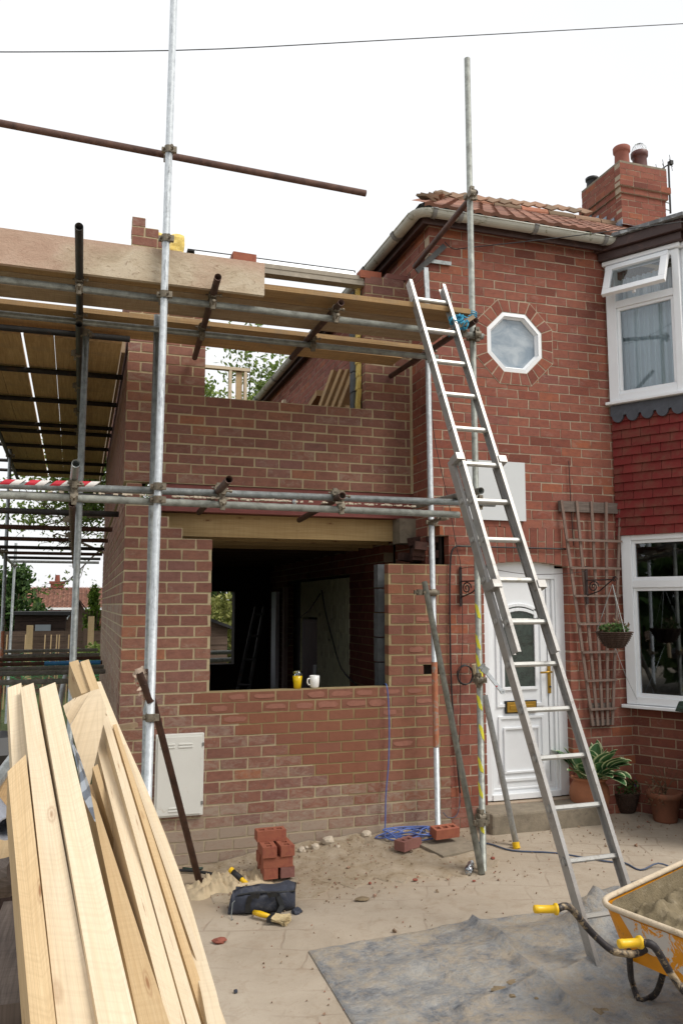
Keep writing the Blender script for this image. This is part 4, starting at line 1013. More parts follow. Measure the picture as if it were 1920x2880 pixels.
# top guard rail and raking tube
stube('guard_rail',(-1.5,5.40,5.06),onY(1028,544,5.40),'rust')
a=onY(1336,540,5.42); b=onY(1165,750,6.75); stube('brace',a,b,'rust')
# transoms of the front platform and of the middle lift
tr=[((-.09,4.61,4.035),(-.09,6.5,4.035),'darkmetal'),((.775,5.08,4.035),(.86,6.88,4.035),'rust'),((1.68,5.26,4.035),(1.66,6.62,4.035),'rust'),((2.76,5.3,4.035),(2.69,6.9,4.035),'rust')]
for a,b,m_ in tr: stube('transom',a,b,m_)
for a,b,m_ in (((.83,4.85,2.66),(.90,6.70,2.66),'rust'),((1.67,5.20,2.64),(1.80,6.85,2.64),'rust'),((-.06,4.78,2.70),(-.1,6.2,2.70),'galv')): stube('transom',a,b,m_)
a=onY(1352,1380,5.0); stube('transom',a,(2.62,6.2,2.72),'galv3')
# side scaffold: ledgers along the wall and cross tubes at three lifts
stube('ledger',(-.09,5.9,3.90),(-.1,13.8,3.90),'darkmetal'); stube('ledger',(-.93,5.9,3.90),(-1.06,14.5,3.90),'darkmetal')
stube('ledger',(-.09,5.9,2.60),(-.17,16.2,2.60),'rust'); stube('ledger',(-1.0,9,2.60),(-1.2,16.1,2.60),'galv')
for i,y in enumerate((6.3,7.42,8.5,9.7,10.1,11.05,12.3,13.2)): stube('transom',(-1.3,y+.02,3.955),(.285 if i<2 else .27,y,3.955),'darkmetal')
for i,(y,m_) in enumerate(((7.0,'darkmetal'),(8.48,'rust'),(10.0,'rust'),(11.5,'darkmetal'),(12.75,'rust'),(14.05,'darkmetal'),(15.3,'galv'))): stube('transom',(-1.25 if i!=3 else -1.5,y,2.655),(.27,y,2.655),m_)
for i,(y,z,m_) in enumerate(((13.2,1.2,'galv'),(12.0,1.2,'galv'),(11.2,1.2,'rust'),(10.35,1.2,'rust'),(9.6,1.2,'galv'),(8.95,1.2,'galv'),(7.95,1.2,'galv3'))): stube('transom',(-1.35,y,z),(.26 if i!=6 else -.02,y,z),m_)
mb=MB(); mb.tube([(-.4,10.35,1.2),(.24,10.35,1.2)],.0262,12); mb.build('painted_band',m_plain('blue_painted_tube',s2l((40,104,150)),.6,.1,.2,14),scf)
stube('ledger',(-.14,6.6,1.12),(-.16,13.4,1.12),'galv'); stube('ledger',(.0,6.2,1.04),(.16,6.75,1.17),'galv')
# raking tubes
stube('brace',onY(1193,1637,6.2),(2.79,5.43,-.02),'galv3'); 
mb=MB(); 
o=stube('brace',onY(1362,1955,6.15),gnd(1450,2378)+Vector((0,0,.02)),'galv2')
e=gnd(1452,2386); d=(onY(1362,1955,6.15)-e).normalized(); mb=MB(); mb.tube([e+d*.0,e+d*.045],.029,14); mb.build('end_cap','yellow',scf)
stube('brace',onY(408,1885,5.72),gnd(562,2486),'rust')
# orange paint on lower half of inner right standard
mb=MB(); p=lambda z:Vector((2.855,6.32,-.02)).lerp(Vector((2.815,6.32,4.15)),(z+.02)/4.17); mb.tube([p(.72),p(1.42)],.0252,12); mb.build('painted_band','orangepaint',scf)
# yellow tape remnants on the right standard
mb=MB()
for px in (1700,1785,1840,1880,1955,2040,2130,2200,2300):
    q=onY(1345,px,5.5); a0=R.uniform(2.6,4.2)
    for i in range(9):
        a=a0+.22*i; a2=a+.22; h=.034*(1-abs(i-4)/5)+.010; sh=-.011*i
        f=lambda an,z:Vector((2.837+.0256*math.cos(an),5.5+.0256*math.sin(an),q.z+z))
        mb.poly([f(a,sh-h),f(a2,sh-.011-h*R.uniform(.7,1.1)),f(a2,sh-.011+h),f(a,sh+h*R.uniform(.7,1.1))])
mb.build('yellow_tape','yellowtape',scf)
# couplers
for z,yy in ((4.96,5.36),(4.33,5.30),(3.94,5.37),(2.655,5.37),(2.57,5.30),(1.20,5.28)):
    q=At(z); cpl(q,(0,0,1),Vector((q.x,yy,z)),(1,0,0),(1,-.3,0),(0,0,1))
for z,yy in ((3.965,5.42),(2.66,5.42),(1.34,5.50),(.36,5.50),(5.13,5.46)):
    q=Vector((2.836,5.5,z)); cpl(q,(0,0,1),Vector((2.82,yy-.02,z)),(1,0,0),(1,-.2,0),(0,0,1))
for x in (.79,1.68,2.70): cpl((x,YA,3.98),(1,0,0),(x,YA,4.035),(0,1,0),(0,-.4,-1),(0,-1,-.3)); cpl((x+.02,YB,3.98),(1,0,0),(x+.02,YB,4.035),(0,1,0),(0,-.4,-1),(0,-1,-.3))
cpl((-.09,YA,3.98),(1,0,0),(-.09,YA,4.035),(0,1,0),(0,-.4,-1),(0,-1,-.3)); cpl((-.09,YB,3.98),(1,0,0),(-.09,YB,4.035),(0,1,0),(0,-.4,-1),(0,-1,-.3))
for x in (.865,1.69,-.07): cpl((x,5.30,2.575),(1,0,0),(x,5.30,2.655),(0,1,0),(0,-.4,-1),(0,-1,-.3)); cpl((x-.01,5.395,2.67),(1,0,0),(x-.01,5.395,2.68),(0,1,0),(0,-.4,-1),(0,-1,-.3))
cpl((2.83,6.32,2.6),(0,0,1),(2.74,5.9,2.6),(1,0,0)); cpl((2.665,6.20,2.0),(0,0,1),(2.83,6.3,2.0),(1,0,0),(1,-.2,0)); cpl((2.80,5.46,.33),(0,0,1),(2.84,5.5,.33),(1,0,0),(1,-.2,0))
cpl((-.05,6.1,3.9),(0,0,1),(-.09,6.1,3.98),(1,0,0)); cpl((-.985,11.6,3.9),(0,0,1),(-1.0,11.6,3.9),(0,1,0)); cpl((-1.01,11.55,2.6),(0,0,1),(-1.05,11.5,2.6),(0,1,0)); cpl((-1.18,15.6,2.6),(0,0,1),(-1.19,15.6,2.6),(0,1,0))
for y in (6.6,7.6,8.6,9.6,10.6,11.7,12.8): 
    mb=coupler((-.10,y,3.90),(0,1,0),(1,0,0),(-1,0,-.2)); mb.build('coupler','coupler',scf)
for y in (7.0,8.5,10.0,11.5,12.75,14.05): 
    mb=coupler((-.12,y,2.60),(0,1,0),(1,0,0),(-1,0,-.2)); mb.build('coupler','coupler',scf)
# mortar droppings on the lower front ledger
mb=MB(); q=random.Random(31)
for k in range(150):
    x=.55+2.0*q.random()**1.6 if q.random()<.8 else q.uniform(-.6,2.2); 
    if not -.6<x<2.3: continue
    mb.box((x,5.30+q.uniform(-.014,.014),2.575+RT-.001+q.uniform(0,.004)),q.uniform(.012,.04),q.uniform(.01,.02),q.uniform(.004,.014),(q.random(),0,0,0),Matrix.Rotation(q.uniform(-.3,.3),3,'Z')@Matrix.Rotation(q.uniform(-.2,.2),3,'Y'))
mb.build('mortar_droppings','rubble',scf)
# boards
GB='boards of the scaffold platforms'
def sboard(A,B_,w,h,label,mat='board',up=Vector((0,0,1)),name='scaffold_board',uo=0,bow=0,seg=1):
    mb=MB(); mb.beam(A,B_,w,h,up=up,uo=uo,bow=bow,seg=seg,a=(R.random(),0,0,0))
    return tag(mb.build(name,mat,loc=A),label,'board',GB)
zt_=4.138; zt0=4.12
sboard((-1.9,5.455,zt_),(2.74,5.455,zt_),.225,.038,'outermost walkway board of the front platform, directly behind the front ledger','board',uo=1)
sboard((-1.9,5.69,zt_),(2.72,5.69,zt_),.225,.038,'second walkway board of the front platform, counted from its outer edge','board_grey',uo=5)
sboard((-1.9,5.945,zt_),(2.75,5.935,zt_),.24,.038,'third walkway board of the front platform, on the outer side of the light gap','board_grey',uo=9)
sboard((-1.9,6.30,zt_),(2.76,6.36,zt_),.23,.038,'walkway board of the front platform on the wall side of the light gap','board',uo=13)
sboard((-1.9,6.56,zt_+.001),(2.66,6.66,zt_+.001),.25,.038,'innermost walkway board of the front platform, nearest the extension wall','board',uo=17)
mb=MB(); mb.beam((-1.9,5.335,4.29),(1.137,5.335,4.277),.036,.235,uo=3); tag(mb.build('toe_board','toe',loc=(-1.9,5.3,4.05)),'pale mortar-stained toe board standing on edge along the front platform','board')
sb=[(-1.01,-.775,'leftmost'),(-.771,-.552,'second from left'),(-.528,-.306,'third from left'),(-.300,-.075,'fourth from left'),(-.018,.235,'rightmost')]
for i,(x0,x1,nm) in enumerate(sb):
    x=(x0+x1)/2; sboard((x+.02 if i<4 else x,6.55,4.03),(x-.055 if i<4 else x-.03,14.0,4.03),x1-x0,.038,'%s of the five boards of the left side platform, seen from below'%nm,'board',uo=i*7.3)
mb=MB(); mb.beam((.262,6.95,4.235),(.235,15,4.235),.03,.19,uo=2); tag(mb.build('edge_board','board_grey',loc=(.262,6.95,4.05)),'grey board on edge between the left side platform and the brick wall','board')
# ============================================================ LADDER
lad=thing('extension_ladder','tall aluminium two-section extension ladder leaning against the scaffold platform','ladder',(2.8,3.95,0))
Lb=Vector((2.645,3.895,-.01)); dirl=Vector((-.285,1.06,2.89)).normalized()
rr_=Vector((.9997,.026,0)); nl=dirl.cross(rr_).normalized()
if nl.y>0: nl=-nl      # faces the camera
print('ladder dir',dirl,nl)
def ladder_section(base,L,wid,noff,name,first,step,sw=.07,st=.024):
    sts=[]
    for k,sg in enumerate((0,1)):
        o=base+rr_*(wid*sg)+nl*noff; mb=MB()
        c=o+dirl*(L/2)
        # C-channel: web plus two flanges
        inn=rr_*(1 if sg==0 else -1)
        def slab(a0,a1,b0,b1):
            pts=[o+inn*a0+nl*b0,o+inn*a1+nl*b0,o+inn*a1+nl*b1,o+inn*a0+nl*b1]
            mb.hexa(pts,[p+dirl*L for p in pts])
        slab(0,.004,-sw/2,sw/2); slab(.004,st,-sw/2,-sw/2+.005); slab(.004,st,sw/2-.005,sw/2)
        sts.append(mb.build('stile','alu',lad))
    s0=first
    while s0<L-.05:
        o=base+dirl*s0+nl*noff; mb=MB(); 
        a=o+rr_*-.004; b=o+rr_*(wid+.004); h=.0145; k=.017
        pts=[-dirl*h*.6-nl*k,-dirl*h-nl*k*.4,-dirl*h+nl*k*.6,-dirl*h*.5+nl*k,dirl*h*.7+nl*k,dirl*h+nl*k*.5,dirl*h-nl*k*.6,dirl*h*.6-nl*k]
        mb.prism([a+p for p in pts],b-a); mb.build('rung','alu_rung',lad)
        for sg in (0,1):   # flared rung end plate outside the stile
            c=o+rr_*((wid+.003) if sg else -.003); m2=MB(); q=[]
            for p in ((-1,-1),(-.6,-1.35),(.6,-1.35),(1,-1),(1,1),(.6,1.35),(-.6,1.35),(-1,1)): q.append(c+nl*p[0]*.017+dirl*p[1]*.017)
            for i in range(8):
                a_,b_=q[i],q[(i+1)%8]; ci=lambda p:c+(p-c)*.62
                off=rr_*(.004 if sg else -.004); m2.hexa([a_,b_,ci(b_),ci(a_)],[a_+off,b_+off,ci(b_)+off,ci(a_)+off])
            m2.build('rung_end','alu',lad)
        s0+=step
LL=(onY(1262,1300,4.99)-Lb).length
ladder_section(Lb,3.09,.365,0,'lower',.24,.282)
ub=Lb+dirl*1.70+rr_*.028
ladder_section(ub,2.90,.299,.072,'upper',.20,.282)
for (t,w0) in ((1.70+.42,.03),(3.04,.03)):
    for sg in (0,1):
        mb=MB(); c=Lb+dirl*t+rr_*(.02 if sg==0 else .345)+nl*.05; mb.hexa([c+rr_*-.03+nl*-.03,c+rr_*.03+nl*-.03,c+rr_*.03+nl*.065,c+rr_*-.03+nl*.065],[c+rr_*-.03+nl*-.03+dirl*.05,c+rr_*.03+nl*-.03+dirl*.05,c+rr_*.03+nl*.065+dirl*.05,c+rr_*-.03+nl*.065+dirl*.05]); mb.build('guide_bracket','alu',lad)
# rope lashing
mb=MB(); ca=ub+dirl*2.35+rr_*.30+nl*.05; cb=Vector((2.836,5.5,4.16))
c0=onY(1288,903,5.30); 
for k in range(24):
    pts=[]; c=c0+Vector((R.gauss(0,.026),R.gauss(0,.015),R.gauss(0,.026)))
    a0=R.uniform(0,6.3); ax=Vector((R.gauss(0,1),R.gauss(0,1),R.gauss(0,1))).normalized(); e1=ax.orthogonal().normalized(); e2=ax.cross(e1); rad_=R.uniform(.022,.04)
    for i in range(8): t=a0+i*.7; pts.append(c+e1*math.cos(t)*rad_+e2*math.sin(t)*rad_*.8+ax*(i*.006))
    mb.tube(pts,.0045,5)
for k in range(5):
    z=4.11+.016*k; pts=[Vector((2.836+.034*math.cos(t),5.5+.034*math.sin(t),z+.004*math.sin(2*t))) for t in [2*math.pi*i/12 for i in range(12)]]
    mb.tube(pts,.004,5,closed=True)
for k in range(4): mb.tube([c0+Vector((.02,0,.01*k)),c0.lerp(Vector((2.80,5.47,4.12)),.5)+Vector((0,0,.02*k-.01)),Vector((2.80,5.47,4.11+.012*k))],.0035,5)
for x,z in ((-.09,-.14),(-.03,-.17),(.01,-.15)): mb.tube([c0,c0+Vector((x*.5,-.01,z*.5)),c0+Vector((x,-.02,z))],.0033,5)
tag(mb.build('rope_lashing','rope',loc=c0),'turquoise rope lashed round the ladder top and the scaffold pole','rope')
mb=MB(); a=onY(1268,925,5.30); b=onY(1328,886,5.30); mb.beam(a,b,.02,.03); tag(mb.build('wooden_peg','board_grey',loc=a),'splintered piece of wood stuck in the turquoise rope lashing','wood')
# adjustable spanner hanging from the coupler, glove rag on the left pole
sp=thing('spanner','silver adjustable spanner hanging from a coupler beside the white door','spanner',(3.0,5.42,1.35))
a=onY(1366,1888,5.40); b=onY(1412,1945,5.40); mb=MB(); mb.beam(a,b,.028,.012,up=Vector((0,-1,.2))); mb.lathe(b,[(.006,-.006),(.02,-.006),(.02,.006),(.006,.006)],14,axis=Vector((0,1,0))); mb.build('handle','galv2',sp)
mb=MB(); mb.box(a+Vector((-.01,0,.01)),.05,.018,.05,rot=Matrix.Rotation(.6,3,'Y')); mb.box(a+Vector((-.035,0,.035)),.02,.018,.045,rot=Matrix.Rotation(.9,3,'Y')); mb.build('jaw','galv',sp)
mb=MB(); mb.tube([onY(1396,1930,5.388)+Vector((0,0,0)),onY(1396,1930,5.386)],.006,10); mb.build('red_dot','redtape',sp)
a=onY(1333,1868,5.62); b=onY(1345,1930,5.62); mb=MB(); mb.tube([a,b],.022,10); tag(mb.build('wooden_stick','cloth',loc=b),'pale worn wooden stick wedged behind the yellow-taped scaffold pole','stick')
# rag tied round the rusty tube
mb=MB(); c=onY(400,1915,5.3)
q=random.Random(44); axr=(onY(425,1975,5.25)-onY(392,1893,5.25)).normalized(); e1=axr.orthogonal().normalized(); e2=axr.cross(e1)
for k in range(15):
    o_=c+axr*q.uniform(-.055,.055); r0_=q.uniform(.030,.044); a0=q.uniform(0,6.28); tl_=q.uniform(-.03,.03); wd_=q.uniform(.008,.02); prev=None; cc=q.random()
    for i in range(9):
        an=a0+i*.5; p=o_+e1*math.cos(an)*r0_+e2*math.sin(an)*r0_+axr*(tl_*i/8); ax2=(axr+e1*q.uniform(-.5,.5)).normalized()*wd_
        if prev: mb.poly([prev[0],prev[1],p+ax2,p-ax2],(cc,0,0,0))
        prev=(p-ax2,p+ax2)
for k in range(7):
    p=c+axr*q.uniform(-.05,.05)+Vector((0,-.035,0)); d=Vector((q.uniform(-1,1),-.3,q.uniform(-1,.2))).normalized()*q.uniform(.03,.07); sd_=d.cross(Vector((0,1,0))).normalized()*q.uniform(.008,.016)
    mb.poly([p-sd_,p+sd_,p+d*.6+sd_*1.2+Vector((0,-.01,0)),p+d*.6-sd_+Vector((0,-.01,0))]); mb.poly([p+d*.6-sd_+Vector((0,-.01,0)),p+d*.6+sd_*1.2+Vector((0,-.01,0)),p+d+sd_*.3,p+d-sd_*.4])
p=onY(400,1940,5.28); mb.tube([p,p+Vector((.012,0,-.06)),p+Vector((.005,0,-.13))],[.006,.012,.004],8)
tag(mb.build('rag','rag',loc=c),'dirty pink and red rag tied round the rusty tube at the left pole','rag')
a=onY(392,1893,5.25); b=onY(425,1975,5.25)
stube('brace',a,b,'rust',label='short rusty tube end wrapped in a rag')
# galvanised strip and fixings on the house corner
mb=MB(); a=onY(1198,752,6.44); b=onY(1207,890,6.44); mb.beam(a,Vector((b.x,6.44,b.z-.1)),.04,.02,up=Vector((0,-1,0))); tag(mb.build('metal_strip','galv2',loc=b),'upright galvanised strip on the house corner above the ladder','strip')
ir=thing('gallows_bracket','grey drilled metal bracket fixed near the top of the house corner','bracket',(3.0,6.4,5.0))
mb=MB(); a=onY(1210,729,6.48); b=onY(1268,737,6.48); mb.beam(a,b,.012,.035); mb.build('arm','galv',ir)
mb=MB(); a=onY(1166,758,6.46); b=onY(1245,685,6.46); mb.beam(a,b,.012,.05); mb.build('strut','darkmetal',ir)
# ============================================================ WALL FITTINGS
mb=MB(); a,b,c=onY(1311,1292,6.48),onY(1475,1305,6.48),onY(1478,1466,6.48); mb.bx(a.x,c.x,6.475,6.485,c.z,a.z); tag(mb.build('blank_board','sheet',loc=(a.x,6.48,c.z)),'blank pale grey rectangular board fixed to the wall above the door','board')
mt=thing('meter_box','white electricity meter box with louvres low on the extension wall','meter box',(.76,6.47,.29))
mb=MB(); mb.bx(.575,.945,6.462,6.498,.285,.905); mb.build('box','meter',mt,bevel=.006)
mb=MB(); mb.bx(.59,.925,6.452,6.461,.30,.885)
for xa in (.61,.745):
    for k in range(2): mb.bx(xa,xa+.11,6.446,6.452,.80+.022*k,.812+.022*k)
for k in range(2): mb.bx(.68,.80,6.446,6.452,.325+.022*k,.337+.022*k)
mb.build('hinged_cover','meter',mt,bevel=.003)
mb=MB(); 
for z in (.38,.82): mb.bx(.928,.942,6.45,6.463,z-.012,z+.012)
mb.build('hinge','gutterjoint',mt)
# trellis
tr_=thing('trellis','fan-shaped grey wooden trellis hung on the wall right of the door','trellis',(4.55,6.45,.8))
tops=[onY(x,1408+i*2,6.45) for i,x in enumerate((1570,1610,1653,1695,1735))]
bots=[onY(x,2035,6.45) for x in (1655,1668,1680,1695,1710)]
tops=[Vector((4.21+.162*i,6.45,2.865)) for i in range(5)]; bots=[Vector((4.465+.052*i,6.45,.80)) for i in range(5)]
for a,b in zip(tops,bots): mb=MB(); mb.beam(a,b,.026,.014,up=Vector((0,-1,0)),uo=a.x*3); mb.build('upright','trellis',tr_)
for k in range(7):
    z=2.50-.262*k*.98; t=(2.865-z)/2.065; xa=tops[0].lerp(bots[0],t).x-.015; xb=tops[4].lerp(bots[4],t).x+.015
    mb=MB(); mb.beam((xa,6.434,z),(xb,6.434,z),.014,.018,uo=k*2); mb.build('crossbar','trellis',tr_)
mb=MB(); mb.beam((4.19,6.475,2.86),(4.87,6.475,2.86),.02,.10,uo=8); mb.build('top_batten','oldwood',tr_)
mb=MB(); mb.beam((4.46,6.475,1.0),(4.70,6.475,1.0),.02,.05,uo=5); mb.beam((4.455,6.475,.85),(4.69,6.475,.85),.02,.05,uo=5); mb.build('lower_batten','oldwood',tr_)
def scroll_bracket(p,flip,label,px):
    t=thing('scroll_bracket',label,'bracket',p,'hanging basket brackets'); p=Vector(p)
    mb=MB(); mb.beam(p+Vector((0,0,.13)),p+Vector((0,0,-.22)),.025,.008,up=Vector((0,-1,0))); mb.build('back_plate','iron',t)
    d=Vector((.35,-.94,0)); mb=MB(); mb.tube([p,p+d*.28,p+d*.30+Vector((0,0,.03))],.007,6); mb.tube([p+Vector((0,0,-.14)),p+d*.13+Vector((0,0,-.10)),p+d*.27],.006,6)
    pts=[]; c=p+d*.07+Vector((0,0,-.06))
    for i in range(22): a=i*.5; r_=.055*(1-i/26); pts.append(c+d*math.cos(a)*r_+Vector((0,0,math.sin(a)*r_)))
    mb.tube(pts,.006,6); pts=[]; c=p+d*.29+Vector((0,0,-.0))
    for i in range(14): a=i*.5; r_=.03*(1-i/17); pts.append(c+d*math.cos(a)*r_+Vector((0,0,math.sin(a)*r_)))
    mb.tube(pts,.005,6); mb.build('scroll_arm','iron',t); return p+d*.29
pl=onY(1295,1635,6.48); scroll_bracket((pl.x,6.48,pl.z),0,'black scroll bracket left of the door with no basket on it',0)
pr=onY(1649,1632,6.43); hk=scroll_bracket((pr.x,6.43,pr.z),1,'black scroll bracket on the trellis carrying the wicker hanging basket',0)
# hanging basket
bc=Vector((hk.x,hk.y,0)); q=ray(1726,1780); 
bp_=E0+q*(6.02/q.y); hb=thing('hanging_basket','dark wicker hanging basket with a small plant on chains beside the trellis','hanging basket',(bp_.x,bp_.y,bp_.z))
mb=MB(); r0=.148
prof=[(.02,-.13),(.06,-.128),(.095,-.10),(.125,-.05),(.145,0),(.15,.012),(.14,.012),(.13,-.01),(.0,-.02)]
mb.lathe(bp_,prof,30)
for k in range(9):
    t=k/8; r_=.06+.09*t**.6; z=-.125+.13*t
    pts=[bp_+Vector((math.cos(a)*(r_+.004*(1 if i%2 else -1)),math.sin(a)*(r_+.004*(1 if i%2 else -1)),z)) for i,a in enumerate([2*math.pi*j/28 for j in range(28)])]
    mb.tube(pts,.006,5,closed=True)
mb.build('wicker_bowl','wicker',hb)
def leaves(mb,c,r,n,s,flat=1.,up=.5,seed=1,shape='ball'):
    q=random.Random(seed)
    for _ in range(n):
        while 1:
            v=Vector((q.uniform(-1,1),q.uniform(-1,1),q.uniform(-1,1)))
            if v.length<1: break
        p=Vector(c)+Vector((v.x*r[0],v.y*r[1],v.z*r[2])); s_=s*q.uniform(.6,1.4)
        n_=Vector((q.gauss(0,1),q.gauss(0,1),q.gauss(0,1)+up)).normalized(); a=n_.orthogonal().normalized(); a.rotate(Matrix.Rotation(q.uniform(0,6.28),3,n_)); b=n_.cross(a)
        mb.poly([p-a*s_,p+b*s_*.45,p+a*s_,p-b*s_*.45],(q.random(),0,0,0))
mb=MB(); leaves(mb,bp_+Vector((0,0,.035)),(.13,.13,.05),260,.02,seed=4); mb.build('foliage','leaf_dark',hb)
mb=MB(); leaves(mb,bp_+Vector((.05,0,.05)),(.09,.09,.07),50,.02,seed=5); mb.build('dry_leaves','leaf_dry',hb)
mb=MB()
for k in range(3):
    a=2.1*k+.5; mb.tube([bp_+Vector((math.cos(a)*.145,math.sin(a)*.145,.01)),bp_+Vector((0,0,.42))],.003,5)
mb.build('chain','galv',hb)
mb=MB(); a=bp_+Vector((0,0,-.12)); b=ls.P(.10,.07,1.03); mb.tube([a,a.lerp(b,.5)+Vector((0,0,-.03)),b],.0025,5); tag(mb.build('tie_wire','galv2',loc=b),'thin wire from the hanging basket to the lower bay window','wire')
# cables
def cable(pts,r,mat,label,cat='cable',name='cable',n=6,sub_=4):
    P=[Vector(p) for p in pts]; out=[]
    for i in range(len(P)-1):
        p0,p1,p2,p3=P[max(i-1,0)],P[i],P[i+1],P[min(i+2,len(P)-1)]
        for k in range(sub_):
            t=k/sub_; out.append(.5*((2*p1)+(-p0+p2)*t+(2*p0-5*p1+4*p2-p3)*t*t+(-p0+3*p1-3*p2+p3)*t**3))
    out.append(P[-1]); mb=MB(); mb.tube(out,r,n); return tag(mb.build(name,mat,smooth=True,loc=P[-1]),label,cat)
w=lambda x,y,Y=6.478:onY(x,y,Y)
cable([w(1590,1544),w(1480,1541),w(1310,1537),w(1285,1536),w(1270,1550),w(1265,1600),w(1264,1700),w(1266,1850),w(1270,1960),w(1278,2060),w(1288,2180),w(1293,2230)],.0075,'blackplastic','black twin cable clipped across the wall above the door and down the left side')
cable([w(1212,1080,6.47),w(1217,1200,6.46),w(1235,1300,6.44),w(1262,1420,6.46),w(1283,1540),w(1295,1600),w(1300,1800),w(1294,1900),w(1294,2000),w(1290,2090)],.003,'blackplastic','thin black wire sagging down the wall behind the ladder')
cable([w(1598,1296),w(1603,1400),w(1608,1480),w(1612,1536)],.004,'iron','short rusty wire on the wall above the trellis')
cable([w(1215,1040),w(1250,1200),w(1283,1560)],.002,'blackplastic','faint straight dark wire on the wall beside the inner pole') if False else None
mb=MB(); c=onY(1306,1898,6.46)
for k in range(5):
    mb.tube([c+Vector((math.cos(a)*(.072+.006*math.sin(k*2)+.003*math.sin(3*a+k)),-.006*k,math.sin(a)*(.082+.005*math.cos(k)))) for a in [2*math.pi*i/28 for i in range(28)]],.0035,5,closed=True)
tag(mb.build('coiled_wire','blackplastic',smooth=True,loc=c),'coil of black wire hanging on the wall left of the door','coil')
cable([w(1285,2135),w(1292,2240),w(1285,2290),w(1262,2300),w(1245,2285)],.0035,'greycable','grey cable looping off the foot of the wall behind the poles')
cable([onY(1290,1600,6.2),onY(1345,1595,6.0),onY(1480,1615,6.0),onY(1600,1612,6.2),onY(1650,1606,6.3)],.0028,'iron','thin dark wire strung across the door from bracket to bracket')
# overhead wire
cable([onY(-300,146,9),onY(480,142,9),onY(1100,112,9),onY(2300,45,9)],.006,'blackplastic','black overhead wire crossing the whole sky','wire','overhead_wire')
cable([Vector(onY(1250,680,6.44)),onY(1275,700,6.42),onY(1330,695,6.0),onY(1600,665,5.6),onY(1980,615,5.2)],.004,'blackplastic','thin wire from the house corner bracket across to the bay roof','wire','service_wire')
# blue cable from the sill
cable([onY(1080,1925,6.62),onY(1086,1926,6.47),onY(1091,1960,6.46),onY(1094,2040,6.46),onY(1092,2150,6.46),onY(1085,2230,6.46),onY(1083,2310,6.45),gnd(1080,2370)],.0055,'bluecable','blue cable hanging from the window opening to the ground')
pts=[gnd(1080,2370)+Vector((0,0,.01))]
rb=random.Random(11)
c=gnd(1150,2378)
for k in range(40):
    a=k*.95; pts.append(c+Vector((.26*math.cos(a)*rb.uniform(.3,1.1)+.05*math.sin(k*.37),.17*math.sin(a)*rb.uniform(.3,1.1),.06+rb.uniform(0,.07))))
cable(pts,.0055,'bluecable','tangled heap of blue cable on the sand under the window','cable','cable_heap')
cable([gnd(1290,2372)+Vector((0,0,.01)),gnd(1370,2375)+Vector((0,0,.008)),gnd(1440,2395)+Vector((0,0,.008)),gnd(1560,2402)+Vector((0,0,.008)),gnd(1700,2425)+Vector((0,0,.008)),gnd(1755,2430)+Vector((0,0,.008)),gnd(1800,2450)+Vector((0,0,.008)),gnd(1850,2440)+Vector((0,0,.03)),gnd(1900,2450)+Vector((0,0,.01))],.0065,'greycable','blue-grey cable lying across the paving towards the wheelbarrow')
# cup and glass on the sill
tg=thing('drinking_glass','tumbler of yellow-orange squash on the brick sill of the opening','glass',(1.6,6.55,1.212))
c=onY(836,1938,6.555); c.z=1.211
mb=MB(); mb.lathe(c,[(0,.0),(.030,.0),(.034,.05),(.041,.104),(0,.105)],24); mb.build('orange_squash','juice',tg,smooth=True)
mb=MB(); mb.lathe(c,[(.0375,.104),(.041,.106),(.043,.14),(.0405,.14),(.039,.108)],24); mb.build('tumbler','tumbler',tg,smooth=True)
mgt=thing('mug','plain white mug beside the glass of squash on the brick sill','mug',(1.75,6.55,1.212))
c=onY(884,1937,6.555); c.z=1.211
mb=MB(); mb.lathe(c,[(0,0),(.028,0),(.036,.012),(.041,.05),(.042,.102),(.039,.102),(.037,.05),(.0,.02)],28); mb.build('cup','mug',mgt,smooth=True)
mb=MB(); mb.tube([c+Vector((-.038,-.01,.082)),c+Vector((-.062,-.015,.076)),c+Vector((-.066,-.015,.05)),c+Vector((-.055,-.012,.03)),c+Vector((-.036,-.01,.028))],.006,8); mb.build('handle','mug',mgt,smooth=True)
# ============================================================ SAND, STONES, THINGS ON THE GROUND
mb=MB(); N=150; K=46; x0,x1=.9,3.05
for i in range(N+1):
    for j in range(K+1):
        x=x0+(x1-x0)*i/N; t=j/K; y=6.49-t*(.92+.3*noise.noise(Vector((x*1.3,0,0)))+.22*noise.noise(Vector((x*4.3,0,4)))+.1*noise.noise(Vector((x*11,0,8))))
        h=(.075*math.sin(min(1,(i/N)*2.2)*1.57)*(1-max(0,(x-2.7)/.35))+.0)*(1-t)**1.6*(.7+.8*abs(noise.noise(Vector((x*2.6,y*2,1)))))
        h*=min(1,(x-x0)/.25); h+=.022*noise.noise(Vector((x*7,y*9,2)))*(1-t)+.008*noise.noise(Vector((x*22,y*24,2)))*(1-t)
        mb.v.append((x,y,gz(x,y)+max(h,0)*(1) +.004-(.03 if j==K or i in (0,N) else 0)))
for i in range(N):
    for j in range(K): a=i*(K+1)+j; mb.f.append((a,a+1,a+K+2,a+K+1)); mb.a.append((.5,0,0,0)); mb.uv.append(None)
o=mb.build('sand_heap','sand',smooth=True); tag(o,'low heap of damp sand and rubble along the foot of the new wall','sand'); 
